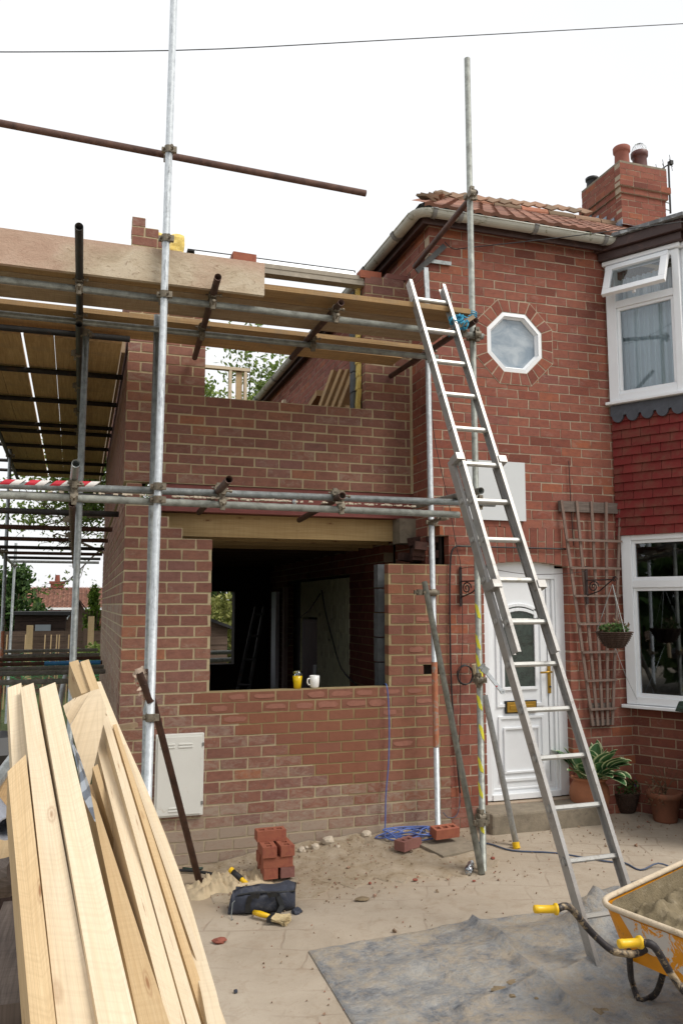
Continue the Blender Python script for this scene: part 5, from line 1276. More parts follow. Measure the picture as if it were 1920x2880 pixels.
def blob(name,c,r,mat,label,cat,seed=0,sc=(1,1,.7),group=None,rough=.25,sub_=2):
    import bmesh
    bm=bmesh.new(); bmesh.ops.create_icosphere(bm,subdivisions=sub_,radius=1)
    mb=MB(); 
    for v in bm.verts:
        p=v.co; k=1+rough*noise.noise(p*1.6+Vector((seed*3.1,0,0)))+rough*.5*noise.noise(p*4+Vector((seed,2,0))); mb.v.append((c[0]+p.x*r*sc[0]*k,c[1]+p.y*r*sc[1]*k,c[2]+p.z*r*sc[2]*k))
    for f in bm.faces: mb.f.append(tuple(v.index for v in f.verts)); mb.a.append((.5,0,0,0)); mb.uv.append(None)
    bm.free(); return tag(mb.build(name,mat,loc=c),label,cat,group)
GS='lumps of rubble along the foot of the wall'
for i,(px,py,r,lab) in enumerate(((923,2388,.052,'largest pale rubble lump on the sand right of the brick stack'),(886,2402,.036,'round rubble lump just left of the largest one on the sand'),(848,2410,.032,'small rubble lump nearest the brick stack on the sand'),(950,2398,.02,'small rubble lump at the right of the largest one'),(862,2400,.018,'small dusty rubble lump between two bigger ones by the brick stack'),(1030,2368,.045,'pale mortar lump standing alone left of the blue cable heap'))):
    p=gnd(px,py+6); blob('rubble_stone',(p.x,p.y,p.z+r*.6+.05),r,'rubble',lab,'stone',i,group=GS)
M['redlump']=m_plain('broken_red_brick',s2l((134,76,62)),.9,0,.2,20,.5)
M['brownlump']=m_plain('brown_mortar_lump',s2l((128,112,88)),.95,0,.25,20,.8)
for i,(px,py,r,mt_,sc,lab) in enumerate(((618,2652,.033,'redlump',(1.3,.9,.5),'broken red brick piece on the paving below the tool bag'),(1167,2478,.014,'redlump',(1.4,1,.6),'small red brick chip on the paving in the middle'),(1385,2418,.016,'redlump',(1,1,.8),'red brick chip right of the foot of the leaning scaffold tube'),(1040,2487,.012,'redlump',(1,1,.7),'tiny red brick chip left of the other one on the paving'),(1018,2532,.035,'brownlump',(1.5,1,.25),'flat splash of brown mortar on the paving right of the bag'),(1332,2480,.010,'redlump',(1.5,1,.5),'tiny red brick sliver on the paving below the plastic bottle'),(1433,2582,.009,'redlump',(1.3,1,.5),'tiny red brick sliver just above the edge of the dark sheet'),(663,2794,.011,'bag',(1,1,1),'small dark stone on the bare paving near the bottom'),(1460,2772,.07,'brownlump',(1.1,.7,.10),'largest splat of mortar on the dark sheet'),(1400,2795,.03,'brownlump',(1.3,.7,.4),'pair-sized brown crumb left of the largest mortar splat on the dark sheet'),(1440,2815,.014,'brownlump',(1.3,1,.7),'small brown crumb below the largest mortar splat'),(1507,2820,.009,'brownlump',(1.3,1,.7),'tiny brown crumb right of the small one on the dark sheet'),(1680,2868,.03,'brownlump',(1,1,.7),'brown lump on the dark sheet near the bottom edge'),(1698,2855,.018,'brownlump',(1.3,1,.5),'small brown lump beside the one near the bottom edge'))):
    p=gnd(px,py); blob('brick_chip' if mt_=='redlump' else 'mortar_lump',(p.x,p.y,p.z+r*sc[2]*.6+.004+(.012 if px>900 and py>2700 else 0)),r,mt_,lab,'debris',i+20,sc,rough=.45)
mb=MB(); q=random.Random(9)
for k in range(1500):
    x=q.uniform(.9,5); y=q.uniform(3.4,6.3) if q.random()<.25 else 5.2+1.2*q.random()**.6; s_=q.uniform(.0015,.006)*(1 if q.random()<.93 else 2.2)
    if x>3.1 and y>4 and q.random()<.6: continue
    z=gz(x,y)+.004+(.07*max(0,y-5.7)/.7 if 1.1<x<2.8 else 0); rot=Matrix.Rotation(q.uniform(0,6),3,Vector((q.random(),q.random(),q.random())).normalized())
    mb.box((x,y,z+s_*.4),s_*2,s_*1.5,s_,(q.random(),0,0,0),rot)
M['grit']=m_roof('brick_grit',[(0,s2l((128,108,90))),(.6,s2l((152,134,112))),(.88,s2l((150,104,86))),(1,s2l((186,174,156)))])
o=mb.build('grit','grit'); tag(o,'scattered brick crumbs and grit over the paving','grit',kind='stuff')
# brick stack: three courses plus one
st=gnd(770,2432); bx_,by_=1.40,5.98; gzv=gz(bx_,by_)+.002
GB2='stacked new bricks in front of the extension wall'
h=.0745
def br(dx,dy,k,rot,lab,mat='terra_brick',j=0): brick('stacked_brick',(bx_+dx,by_+dy,gzv+.0375+k*h),lab,GB2,rot=rot+R.uniform(-.04,.04),mat=mat)
br(-.055,-.02,0,math.pi/2,'orange brick end-on at the left of the bottom layer of the small stack')
br(.065,-.02,0,math.pi/2,'purplish brick end-on at the right of the bottom layer of the small stack','purple_brick')
br(.0,-.075,1,0,'brick lying lengthwise in the second layer of the small stack')
br(-.01,.035,1,0,'brick hidden at the back of the second layer of the small stack')
br(-.062,-.03,2,math.pi/2,'left of two end-on bricks in the third layer of the small stack')
br(.062,-.03,2,math.pi/2,'right of two end-on bricks in the third layer of the small stack')
br(-.02,.055,3,0,'topmost brick of the small stack, three slots showing')
# bricks by the poles
p=gnd(1265,2388); mb=MB(); mb.box((p.x,p.y-.03,p.z+.02),.42,.30,.035,rot=Matrix.Rotation(.25,3,'Z')@Matrix.Rotation(.05,3,'X')); tag(mb.build('concrete_slab','concrete',loc=(p.x,p.y,p.z),bevel=.004),'broken grey concrete slab on the ground at the foot of the scaffold poles','slab')
brick('loose_brick',(p.x-.02,p.y+.06,p.z+.085),'orange perforated brick lying on the grey slab by the poles',rot=.12,rx=Matrix.Rotation(rad(8),3,'X'))
p=gnd(1147,2400); brick('loose_brick',(p.x,p.y,p.z+.04),'brown brick half covered by the blue cable heap',rot=.5,mat='purple_brick')
for i,(px,py,l) in enumerate(((1275,2362,'white crumb of plaster on the slab under the brick'),(1274,2392,'white crumb of plaster in front of the slab'))):
    p=gnd(px,py); blob('plaster_crumb',(p.x,p.y-.02,p.z+.05-.035*i),.018,m_plain('white_plaster',s2l((225,222,216)),.9,0,.05,20,.3),l,'debris',i+50,(1.4,1,.5),rough=.5)
# plastic bottle
bt_=thing('plastic_bottle','small crumpled clear plastic bottle lying beside the foot of the leaning tube','bottle',tuple(gnd(1322,2450)))
p=gnd(1320,2456)+Vector((0,0,.035)); ax=Vector((.55,.75,.12)).normalized()
mb=MB(); mb.lathe(p-ax*.06,[(0,0),(.024,.002),(.032,.02),(.031,.06),(.028,.09),(.03,.11),(.014,.135),(.011,.15)],16,axis=ax); mb.build('body',m_glass('clear_plastic',(.9,.9,.9,1),.25),bt_,smooth=True)
mb=MB(); mb.lathe(p+ax*.085,[(0,.0),(.014,0),(.014,.018),(0,.02)],12,axis=ax); mb.build('cap','upvc',bt_)
# tool bag
bg=thing('tool_bag','open dark blue canvas tool bag sitting on the paving','bag',tuple(gnd(730,2560)))
L0=gnd(650,2576); R0=gnd(832,2562); c=(L0+R0)/2; ax=(R0-L0).normalized(); bk=Vector((-ax.y,ax.x,0)); 
if bk.y<0: bk=-bk
Lb_=(R0-L0).length; print('bag length',Lb_)
mb=MB(); NS=18; NP=20
for i in range(NS+1):
    t=i/NS; e=abs(2*t-1); h=.15*(1-.10*e**3)*(1-.13*math.sin(t*3.1+.4)+.05*math.sin(t*9)); wd=.10*(1-.25*e**4)
    for j in range(NP):
        a=2*math.pi*j/NP; ca,sa=math.cos(a),math.sin(a)
        px=math.copysign(abs(ca)**.6,ca)*wd; pz=(math.copysign(abs(sa)**.6,sa)*.5+.5)*h
        k=1+.10*noise.noise(Vector((t*5,ca*2,sa*2)))+ .07*noise.noise(Vector((t*14,ca*5,sa*5)))
        p=c+ax*((t-.5)*Lb_*(1-.02*e))+bk*(px*k+.07)+Vector((0,0,pz*k)); mb.v.append(tuple(p))
for i in range(NS):
    for j in range(NP): j2=(j+1)%NP; mb.f.append((i*NP+j,i*NP+j2,(i+1)*NP+j2,(i+1)*NP+j)); mb.a.append((.5,0,0,0)); mb.uv.append(None)
for i in (0,NS): mb.f.append(tuple(i*NP+j for j in range(NP))); mb.a.append((.5,0,0,0)); mb.uv.append(None)
mb.build('bag_body','bag',bg,smooth=True)
T=lambda u,v,z:c+ax*u+bk*(v+.07)+Vector((0,0,z))
mb=MB(); NX,NYv=16,8
for i in range(NX+1):
    for j in range(NYv+1):
        u=-.185+.39*i/NX; v=-.075+.155*j/NYv; e=min(i,NX-i,3)/3; ej=min(j,NYv-j,2)/2
        z=.118+.035*e*.6+.022*ej+.02*noise.noise(Vector((u*9,v*12,1)))-.012*math.sin((u+.2)*8)
        mb.v.append(tuple(T(u,v,z)))
for i in range(NX):
    for j in range(NYv): q0=i*(NYv+1)+j; mb.f.append((q0,q0+1,q0+NYv+2,q0+NYv+1)); mb.a.append((.5,0,0,0)); mb.uv.append(None)
mb.build('flap','bag',bg,smooth=True)
mb=MB(); mb.tube([T(-.17,-.078,.128),T(-.05,-.085,.14),T(.1,-.088,.13),T(.2,-.078,.128),T(.21,.05,.135)],.006,6); mb.build('zip','blackplastic',bg)
mb=MB()
pts=[T(-.09,-.10,.02),T(-.085,-.108,.09),T(-.05,-.11,.145),T(-.03,-.10,.15)]; 
for s1,s2 in ((-.10,-.045),(.10,.045)):
    pp=[T(s1,-.10,.02),T(s1,-.106,.08),T(s1*.85,-.115,.125),T(s2,-.118,.13),T(s2*.6,-.115,.12)]
    mb=MB()
    for i in range(4):
        a,b=pp[i],pp[i+1]; mb.beam(a,b,.032,.005,up=-bk)
    mb.build('webbing_handle','blackplastic',bg)
mb=MB()
pp=[T(.09,-.11,.12),T(.12,-.13,.06),T(.09,-.15,.015),T(.04,-.15,.01)]
for i in range(3): mb.beam(pp[i],pp[i+1],.03,.005,up=-bk)
mb.build('hanging_strap','blackplastic',bg)
mb=MB(); mb.hexa([T(-.235,-.05,0),T(-.17,-.06,0),T(-.17,.05,0),T(-.235,.05,0)],[T(-.215,-.04,.10),T(-.17,-.05,.13),T(-.17,.04,.13),T(-.215,.04,.10)]); mb.build('end_pocket','bag',bg,bevel=.01)
mb=MB(); mb.tube([T(-.16,-.05,.11),T(-.2,-.09,.085),T(-.205,-.12,.02),T(-.20,-.15,.004),T(-.19,-.155,.012)],.003,5); mb.build('wire_hook','galv',bg)
hm=thing('hammer','hammer with black and yellow grip sticking out of the tool bag','hammer',tuple(T(-.15,0,.17)))
mb=MB(); mb.tube([T(-.21,.06,.235),T(-.15,.02,.195)],[.018,.02],12); mb.build('grip','rubber',hm,smooth=True); mb=MB(); mb.tube([T(-.225,.07,.245),T(-.208,.058,.234)],.0195,12); mb.tube([T(-.15,.02,.195),T(-.11,-.01,.17)],.015,10); mb.build('yellow_band','yellow',hm)
mb=MB(); mb.hexa([T(-.17,-.05,.175),T(-.02,-.02,.178),T(-.02,.01,.178),T(-.17,-.02,.175)],[T(-.17,-.045,.18),T(-.02,-.015,.186),T(-.02,.005,.186),T(-.17,-.025,.18)]); tag(mb.build('pointing_tool','cloth',loc=T(-.1,-.03,.18)),'mortar-crusted flat tool lying across the top of the bag','tool')
bu=thing('hand_brush','hand brush with yellow handle and cream bristles against the bag','brush',tuple(gnd(760,2595)))
a=gnd(714,2582)+Vector((0,0,.035)); b=gnd(757,2594)+Vector((0,0,.035)); d=(b-a).normalized()
mb=MB(); mb.tube([a,a.lerp(b,.4),b],[.015,.019,.014],10); mb.build('handle','yellow',bu,smooth=True)
mb=MB(); e=b+d*.02; mb.box(e+Vector((0,0,-.003)),.03,.10,.03,rot=Matrix.Rotation(math.atan2(d.y,d.x)+.35,3,'Z')); mb.build('ferrule','blackplastic',bu,bevel=.003)
mb=MB(); rm=Matrix.Rotation(math.atan2(d.y,d.x)+.35,3,'Z'); q=random.Random(2)
for k in range(420):
    o1=rm@Vector((.012,q.uniform(-.046,.046),q.uniform(-.012,.012))); o2=rm@Vector((.105+q.uniform(-.01,.01),q.uniform(-.055,.055),q.uniform(-.028,.012))); mb.tube([e+o1,e+o1+(o2-o1)*1.0+Vector((0,0,q.uniform(-.003,.003)))],.0022,3,cap=False)
mb.build('bristles','bristle',bu)
p=gnd(835,2570); blob('tar_lump',(p.x,p.y,p.z+.015),.03,'bag','dark grey crumbly lump right of the tool bag','debris',77,(1.1,.9,.7),rough=.5)
p=gnd(665,2470); 
mb=MB(); Nn=80
for i in range(Nn+1):
    for j in range(15):
        u=i/Nn; v=j/14; x=.78+.62*u; y=6.15-.34*v; hh=.02+.10*(1-abs(noise.noise(Vector((u*8,v*4,0))))*3)*.5*(1-v*.5)+.05*abs(noise.noise(Vector((u*18,v*9,4))))
        e=min(u,1-u,v,1-v)*6; hh*=min(1,e); mb.v.append((x,y+.05*noise.noise(Vector((u*5,0,9))),gz(x,y)+hh))
for i in range(Nn):
    for j in range(14): a=i*15+j; mb.f.append((a,a+1,a+16,a+15)); mb.a.append((.5,0,0,0)); mb.uv.append(None)
tag(mb.build('dust_sheet','cloth',smooth=True,loc=(1.1,6,-.1)),'crumpled mortar-stiffened dust cloth at the foot of the wall left of the brick stack','cloth')
for i,(pts,m_,lab) in enumerate((((gnd(440,2460),gnd(530,2456),gnd(620,2470)),'blackplastic','dark garden hose lying at the foot of the wall by the rusty tube'),((gnd(515,2450),gnd(545,2453),gnd(570,2449)),'green','green hose end on the sand behind the rusty tube'),((gnd(560,2480),gnd(650,2476),gnd(700,2480)),'rust','thin rusty rod on the sand above the tool bag'))):
    cable([p+Vector((0,0,.02)) for p in pts],.011 if i<2 else .006,m_,lab,'hose' if i<2 else 'rod','garden_hose' if i<2 else 'rusty_rod')
# ============================================================ MEMBRANE SHEET
A=gnd(867,2678); Bc=gnd(1300,2600); Cc=gnd(1560,2560); D_=gnd(1720,2500)
def medge(x):   # far edge of the sheet, y as a function of x
    P=[(A.x,A.y),(Bc.x,Bc.y),(Cc.x,Cc.y),(D_.x,D_.y),(6,D_.y+.2)]
    for (xa,ya),(xb,yb) in zip(P,P[1:]):
        if x<=xb: return ya+(yb-ya)*(x-xa)/(xb-xa)
    return P[-1][1]
E1=gnd(985,2880); HP=gnd(1668,2612); C1=gnd(1355,2625); C2=gnd(1640,2850); CN=Vector((-(C2-C1).y,(C2-C1).x,0)).normalized(); C3=gnd(1570,2760); C4=gnd(1780,2690); CM=Vector((-(C4-C3).y,(C4-C3).x,0)).normalized()
mb=MB(); NI,NJ=150,110
for i in range(NI+1):
    for j in range(NJ+1):
        u=i/NI; v=j/NJ
        xl=A.x+(E1.x-A.x)*v*2.2; x=xl+(5.2-xl)*u**1.15; yt=medge(x) if x>A.x else A.y; 
        y=yt+(1.9-yt)*v+ (0 if v>0 else .015*noise.noise(Vector((x*6,0,5))))
        hh=.012+.020*noise.noise(Vector((x*3+y*1.5,y*6,1)))+.035*max(0,noise.noise(Vector((x*1.5-y,y*4,7))))+.008*noise.noise(Vector((x*9,y*14,3)))
        rd=abs((x-C1.x)*CN.x+(y-C1.y)*CN.y+.05*noise.noise(Vector((x*2,y*2,0)))); hh+=.035*math.exp(-(rd/.022)**2)+.012*math.exp(-(rd/.10)**2); r2=abs((x-C3.x)*CM.x+(y-C3.y)*CM.y+.06*noise.noise(Vector((x*2,y*2,5)))); hh+=.03*math.exp(-(r2/.03)**2)*(1 if x>C3.x-.6 else 0)
        fx=(x-HP.x)/.14; fy=(y-HP.y)/.12; hh+=.17*math.exp(-fx*fx-fy*fy); e_=(x-HP.x-.35)*.5+(y-HP.y+.15); hh+=.05*math.exp(-(e_/.06)**2)*(1 if x>HP.x else 0) 
        if v==0 or u==0: hh=.003
        if v<.03: hh+=.01*abs(noise.noise(Vector((x*4,0,2))))
        mb.v.append((x,y,gz(x,y)+max(hh,.003)+.003))
for i in range(NI):
    for j in range(NJ): a=i*(NJ+1)+j; mb.f.append((a,a+1,a+NJ+2,a+NJ+1)); mb.a.append((.5,0,0,0)); mb.uv.append(None)
tag(mb.build('plastic_membrane','membrane',smooth=True,loc=(A.x,A.y,0)),'dark polythene membrane spread on the ground, smeared with sand and mortar','membrane')
# ============================================================ WHEELBARROW
wb=thing('wheelbarrow','orange builder\'s wheelbarrow with yellow grips, full of mortar','wheelbarrow',(2.6,3.4,0))
O=Vector((1.95,3.0,0)); wa=Vector((.96,.27,0)).normalized(); wl_=Vector((wa.y,-wa.x,0))   # lateral towards the camera
W_=lambda a,l,z:O+wa*a+wl_*l+Vector((0,0,z))
g1=onZ(1500,2557,.585); g1b=onZ(1565,2557,.58); g2=onZ(1738,2655,.585); g2b=onZ(1800,2650,.58)
def grip(a,b):
    d=(b-a).normalized(); mb=MB(); L=(b-a).length
    mb.lathe(a,[(0,0),(.012,0),(.017,.003),(.0175,.02),(.0165,.03),(.0165,L-.012),(.024,L-.01),(.025,L),(.016,L+.002)],20,axis=d); mb.build('grip','yellow',wb,smooth=True)
grip(g1,g1b); grip(g2,g2b)
k1=[g1b,onZ(1600,2552,.575),onZ(1660,2620,.46),onZ(1712,2668,.39),onZ(1745,2680,.37),onZ(1800,2678,.36),W_(.9,-.16,.33),W_(1.5,-.06,.22)]
mb=MB(); 
def smooth(P,n=5):
    out=[]
    for i in range(len(P)-1):
        p0,p1,p2,p3=P[max(i-1,0)],P[i],P[i+1],P[min(i+2,len(P)-1)]
        for k in range(n):
            t=k/n; out.append(.5*((2*p1)+(-p0+p2)*t+(2*p0-5*p1+4*p2-p3)*t*t+(-p0+3*p1-3*p2+p3)*t**3))
    return out+[P[-1]]
mb.tube(smooth(k1),.0155,12); mb.build('handle_tube','barrowtube',wb,smooth=True)
off=g2b-g1b
k2=[g2b,onZ(1838,2662,.575),onZ(1880,2730,.47),onZ(1925,2790,.40),onZ(1925,2790,.40)+wa*.08+Vector((0,0,-.02)),W_(.9,.17,.33),W_(1.5,.07,.22)]
mb=MB(); mb.tube(smooth(k2),.0155,12); mb.build('handle_tube','barrowtube',wb,smooth=True)
mb=MB(); lg=[onZ(1768,2676,.36),onZ(1772,2740,.17),gnd(1778,2790)+Vector((0,0,.045)),gnd(1796,2822)+Vector((0,0,.017)),gnd(1828,2816)+Vector((0,0,.017)),onZ(1850,2780,.10),onZ(1872,2702,.30)]
mb.tube(smooth(lg),.0145,12); mb.build('leg','barrowtube',wb,smooth=True)
mb=MB(); mb.tube(smooth([p+wl_*.46 for p in lg]),.0145,12); mb.build('leg','barrowtube',wb,smooth=True)
# tray
def rr_rect(a0,a1,l,rc,z0,z1,n=6):
    P=[]
    for (ca,cl,s0) in ((a0+rc,-l+rc,math.pi),(a0+rc,l-rc,math.pi/2),(a1-rc,l-rc,0),(a1-rc,-l+rc,-math.pi/2)):
        for k in range(n+1):
            an=s0-math.pi/2*k/n if False else s0+(-math.pi/2)*(k/n)
            an2=an
            a=ca+math.cos(an2)*rc; L_=cl+ (math.sin(an2)*rc)
            P.append((a,L_))
    return P
def loop(a0,a1,l,rc,z0,z1,lo_=0):
    n=6; P=[]
    corners=((a0+rc,lo_-l+rc,math.pi*1.5,math.pi),(a0+rc,lo_+l-rc,math.pi,math.pi/2),(a1-rc,lo_+l-rc,math.pi/2,0),(a1-rc,lo_-l+rc,0,-math.pi/2))
    for ca,cl,s0,s1 in corners:
        for k in range(n+1):
            an=s0+(s1-s0)*k/n; a=ca+math.cos(an)*rc; L_=cl+math.sin(an)*rc
            z=z0+(z1-z0)*(a-a0)/(a1-a0); P.append(W_(a,L_,z))
    return P
r_top=loop(.52,1.55,.36,.09,.50,.60,.05); r_bot=loop(.585,1.22,.27,.07,.27,.25,.03); r_in=loop(.54,1.52,.34,.08,.495,.59,.05)
mb=MB(); n=len(r_top)
for i in range(n): j=(i+1)%n; mb.poly([r_bot[i],r_bot[j],r_top[j],r_top[i]]); 
mb.poly(r_bot); mb.build('tray','orange',wb,smooth=False)
mb=MB(); mb.tube(r_top,.014,8,closed=True); mb.build('rim','barrowrim',wb,smooth=True)
mb=MB(); r_b2=loop(.605,1.20,.25,.06,.29,.27,.03); r_i2=loop(.545,1.51,.335,.08,.492,.588,.05)
for i in range(n): j=(i+1)%n; mb.poly([r_b2[i],r_b2[j],r_i2[j],r_i2[i]])
mb.build('inner_lining','cement',wb)
mb=MB(); NA,NL=90,70
for i in range(NA+1):
    for j in range(NL+1):
        u=i/NA; v=j/NL*2-1; a=.60+.80*u; l=(.27+.03*math.sin(u*3))*v; e=min(1,4*min(u,1-u)+.2)*min(1,2.5*(1-abs(v))+.15)
        z=.42+.09*u+.085*e*(.5+1.3*noise.noise(Vector((a*5,l*5,3))))+.035*noise.noise(Vector((a*14,l*14,1)))+.018*noise.noise(Vector((a*36,l*36,1)))
        z-=.09*math.exp(-((u-.35)/.16)**2-((v-.2)/.35)**2)
        mb.v.append(tuple(W_(a,l+.05,z)))
for i in range(NA):
    for j in range(NL): a=i*(NL+1)+j; mb.f.append((a,a+1,a+NL+2,a+NL+1)); mb.a.append((.5,0,0,0)); mb.uv.append(None)
tag(mb.build('mortar_mix','cement',smooth=True,loc=W_(.9,.05,.45)),'heap of wet sandy mortar in the orange wheelbarrow','mortar')
# torn label on rear panel
i0=n//4+0
mb=MB()
# rear face: between corners 0 and 1 of the loops
tA,tB=r_top[6],r_top[7]; bA,bB=r_bot[6],r_bot[7]
nf=((tB-tA).cross(bA-tA)).normalized(); 
if nf.dot(wa)>0: nf=-nf
def rf(u,v): return (tA.lerp(tB,u)).lerp(bA.lerp(bB,u),v)+nf*.003
edge=[(.06,.07),(.3,.10),(.55,.08),(.86,.10),(.88,.5),(.90,.93),(.7,.88),(.62,.8),(.45,.86),(.38,.7),(.2,.66),(.14,.5),(.1,.3)]
mb.poly([rf(*e) for e in edge]); sk=mb.build('torn_label','sticker',wb)
mb=MB(); mb.lathe(W_(1.55,.0,.19),[(0,-.03),(.12,-.03),(.17,-.02),(.18,0),(.17,.02),(.12,.03),(0,.03)],28,axis=wl_); mb.build('wheel','rubber',wb,smooth=True)
# ============================================================ POTS AND PLANTS
def plant_pot(c,prof,mat,label,name='plant_pot',cat='plant pot'):
    t=thing(name,label,cat,c); mb=MB(); mb.lathe(c,prof,32); mb.build('pot',mat,t,smooth=True); return t
p=gnd(1682,2316); c=Vector((p.x,p.y+.12,p.z)); 
hp_=plant_pot(c,[(0,.0),(.10,.0),(.115,.03),(.155,.12),(.175,.22),(.165,.29),(.14,.33),(.13,.345),(.155,.355),(.158,.375),(.145,.38),(.13,.36),(.12,.33),(0,.33)],'terra','big bellied terracotta pot of variegated hosta beside the doorstep')
mb=MB(); q=random.Random(21)
for k in range(62):
    az=q.uniform(0,2*math.pi); el=rad(q.uniform(12,80)); Ls=q.uniform(.15,.22)*(1.1 if el<.8 else 1); wd=.076*q.uniform(.85,1.2)
    base=c+Vector((math.cos(az)*.07,math.sin(az)*.07,.34)); dir_=Vector((math.cos(az)*math.cos(el),math.sin(az)*math.cos(el),math.sin(el)))
    st_=base+dir_*q.uniform(.04,.17)+Vector((0,0,.02)); side=dir_.cross(Vector((0,0,1))).normalized(); 
    mbt=[base,base.lerp(st_,.5)+Vector((0,0,.01)),st_]; mb.tube(mbt,.004,4,cap=False); 
    nseg=7; P=[]
    cur=st_; d=dir_.copy()
    for i in range(nseg+1):
        t=i/nseg; wv=wd*max(0,math.sin(math.pi*min(1,(t*.95+.04))**.8))**.75 if t<1 else 0.002
        up=side.cross(d).normalized()
        P.append((cur.copy(),side*wv,up*wv*.28,t)); cur=cur+d*(Ls/nseg); d=(d+Vector((0,0,-.13*(1-el/1.9)))).normalized()
    for i in range(nseg):
        c0,s0,u0,t0=P[i]; c1_,s1,u1,t1=P[i+1]
        for sg in (-1,1):
            for (f0,f1) in ((0,.5),(.5,1)):
                A_=c0+s0*sg*f0+u0*f0; B_=c0+s0*sg*f1+u0*f1; C_=c1_+s1*sg*f1+u1*f1; D_2=c1_+s1*sg*f0+u1*f0
                e0=max(f0,max(0,(t0-.8)/.2)); e1=max(f1,max(0,(t0-.8)/.2)); e2=max(f1,max(0,(t1-.8)/.2)); e3=max(f0,max(0,(t1-.8)/.2))
                mb.poly([A_,B_,C_,D_2],(q.random(),0,0,0),[(e0,t0),(e1,t0),(e2,t1),(e3,t1)])
mb.build('hosta_leaves','hosta',hp_,smooth=True)
p=gnd(1775,2290); c=Vector((p.x,p.y+.10,p.z)); 
wp=plant_pot(c,[(0,0),(.085,0),(.10,.03),(.125,.10),(.135,.17),(.14,.175),(.128,.18),(.12,.15),(0,.15)],'wicker','dark wicker pot of small blue-flowered plants between the two clay pots')
mb=MB()
for k in range(9):
    z=.015+.018*k; r_=.09+.045*(k/9)**.8; mb.tube([c+Vector((math.cos(a)*r_,math.sin(a)*r_,z)) for a in [2*math.pi*i/20 for i in range(20)]],.008,5,closed=True)
mb.build('woven_rings','wicker',wp)
mb=MB(); leaves(mb,c+Vector((0,0,.23)),(.16,.13,.09),520,.016,seed=8); leaves(mb,c+Vector((.02,.03,.36)),(.05,.04,.12),60,.015,seed=18); mb.build('foliage','leaf_dark',wp)
mb=MB(); leaves(mb,c+Vector((.03,-.03,.27)),(.1,.1,.07),12,.010,seed=9); mb.build('blue_flowers',m_plain('blue_petals',s2l((92,96,190)),.6),wp)
mb=MB(); leaves(mb,c+Vector((.02,-.05,.19)),(.12,.1,.04),60,.014,seed=10); mb.build('dry_leaves','leaf_dry',wp)
p=gnd(1872,2308); c=Vector((p.x,p.y,p.z)); _d=(Vector((c.x,c.y))-Vector((4.94,6.5))).dot(bn); c=c+Vector((bn.x,bn.y,0))*max(0,.16-_d)
tp=plant_pot(c,[(0,0),(.095,0),(.10,.01),(.13,.20),(.15,.205),(.155,.25),(.14,.255),(.13,.22),(0,.215)],'terra_dark','plain clay pot with a dried-up twiggy plant in the bay corner')
mb=MB(); q=random.Random(5)
for k in range(9):
    a=q.uniform(0,6.28); P=[c+Vector((0,0,.2))]; d=Vector((math.cos(a)*.35,math.sin(a)*.35,1)).normalized()
    for i in range(6): P.append(P[-1]+d*.055); d=(d+Vector((q.gauss(0,.25),q.gauss(0,.25),q.gauss(0,.15)))).normalized()
    mb.tube(P,[.005,.004,.0035,.003,.0025,.002,.0015],4,cap=False)
mb.build('dry_stems','leaf_dry',tp)
mb=MB(); leaves(mb,c+Vector((-.12,-.03,.26)),(.13,.10,.12),170,.014,seed=12); leaves(mb,c+Vector((0,0,.42)),(.12,.1,.1),40,.010,seed=13); mb.build('dry_leaves','leaf_dry',tp)
# wheelie bin at the right edge
bn_=thing('wheelie_bin','dark green wheeled bin at the right edge in front of the bay','bin',(5.0,5.4,0))
c=onY(1925,2000,5.35); bx0=c.x+.27
mb=MB(); mb.hexa([Vector((bx0+.10,5.15,.05)),Vector((bx0+.6,5.15,.05)),Vector((bx0+.6,5.65,.05)),Vector((bx0+.10,5.65,.05))],[Vector((bx0+.02,5.08,1.0)),Vector((bx0+.62,5.08,1.0)),Vector((bx0+.62,5.72,1.0)),Vector((bx0+.02,5.72,1.0))]); mb.build('body','green',bn_,bevel=.02)
mb=MB(); mb.hexa([Vector((bx0-.03,5.04,1.005)),Vector((bx0+.66,5.04,1.005)),Vector((bx0+.66,5.76,1.005)),Vector((bx0-.03,5.76,1.005))],[Vector((bx0+.0,5.08,1.07)),Vector((bx0+.64,5.08,1.07)),Vector((bx0+.64,5.74,1.09)),Vector((bx0+.0,5.74,1.09))]); mb.tube([(bx0-.08,5.12,1.05),(bx0-.08,5.66,1.05)],.016,8); mb.tube([(bx0-.08,5.14,1.05),(bx0+.02,5.14,1.03)],.016,8); mb.tube([(bx0-.08,5.64,1.05),(bx0+.02,5.64,1.03)],.016,8); mb.build('lid','green',bn_,bevel=.015)
for yy in (5.1,5.66): mb=MB(); mb.tube([(bx0+.12,yy,.1),(bx0+.12,yy+.04,.1)],.1,20); mb.build('wheel','rubber',bn_)
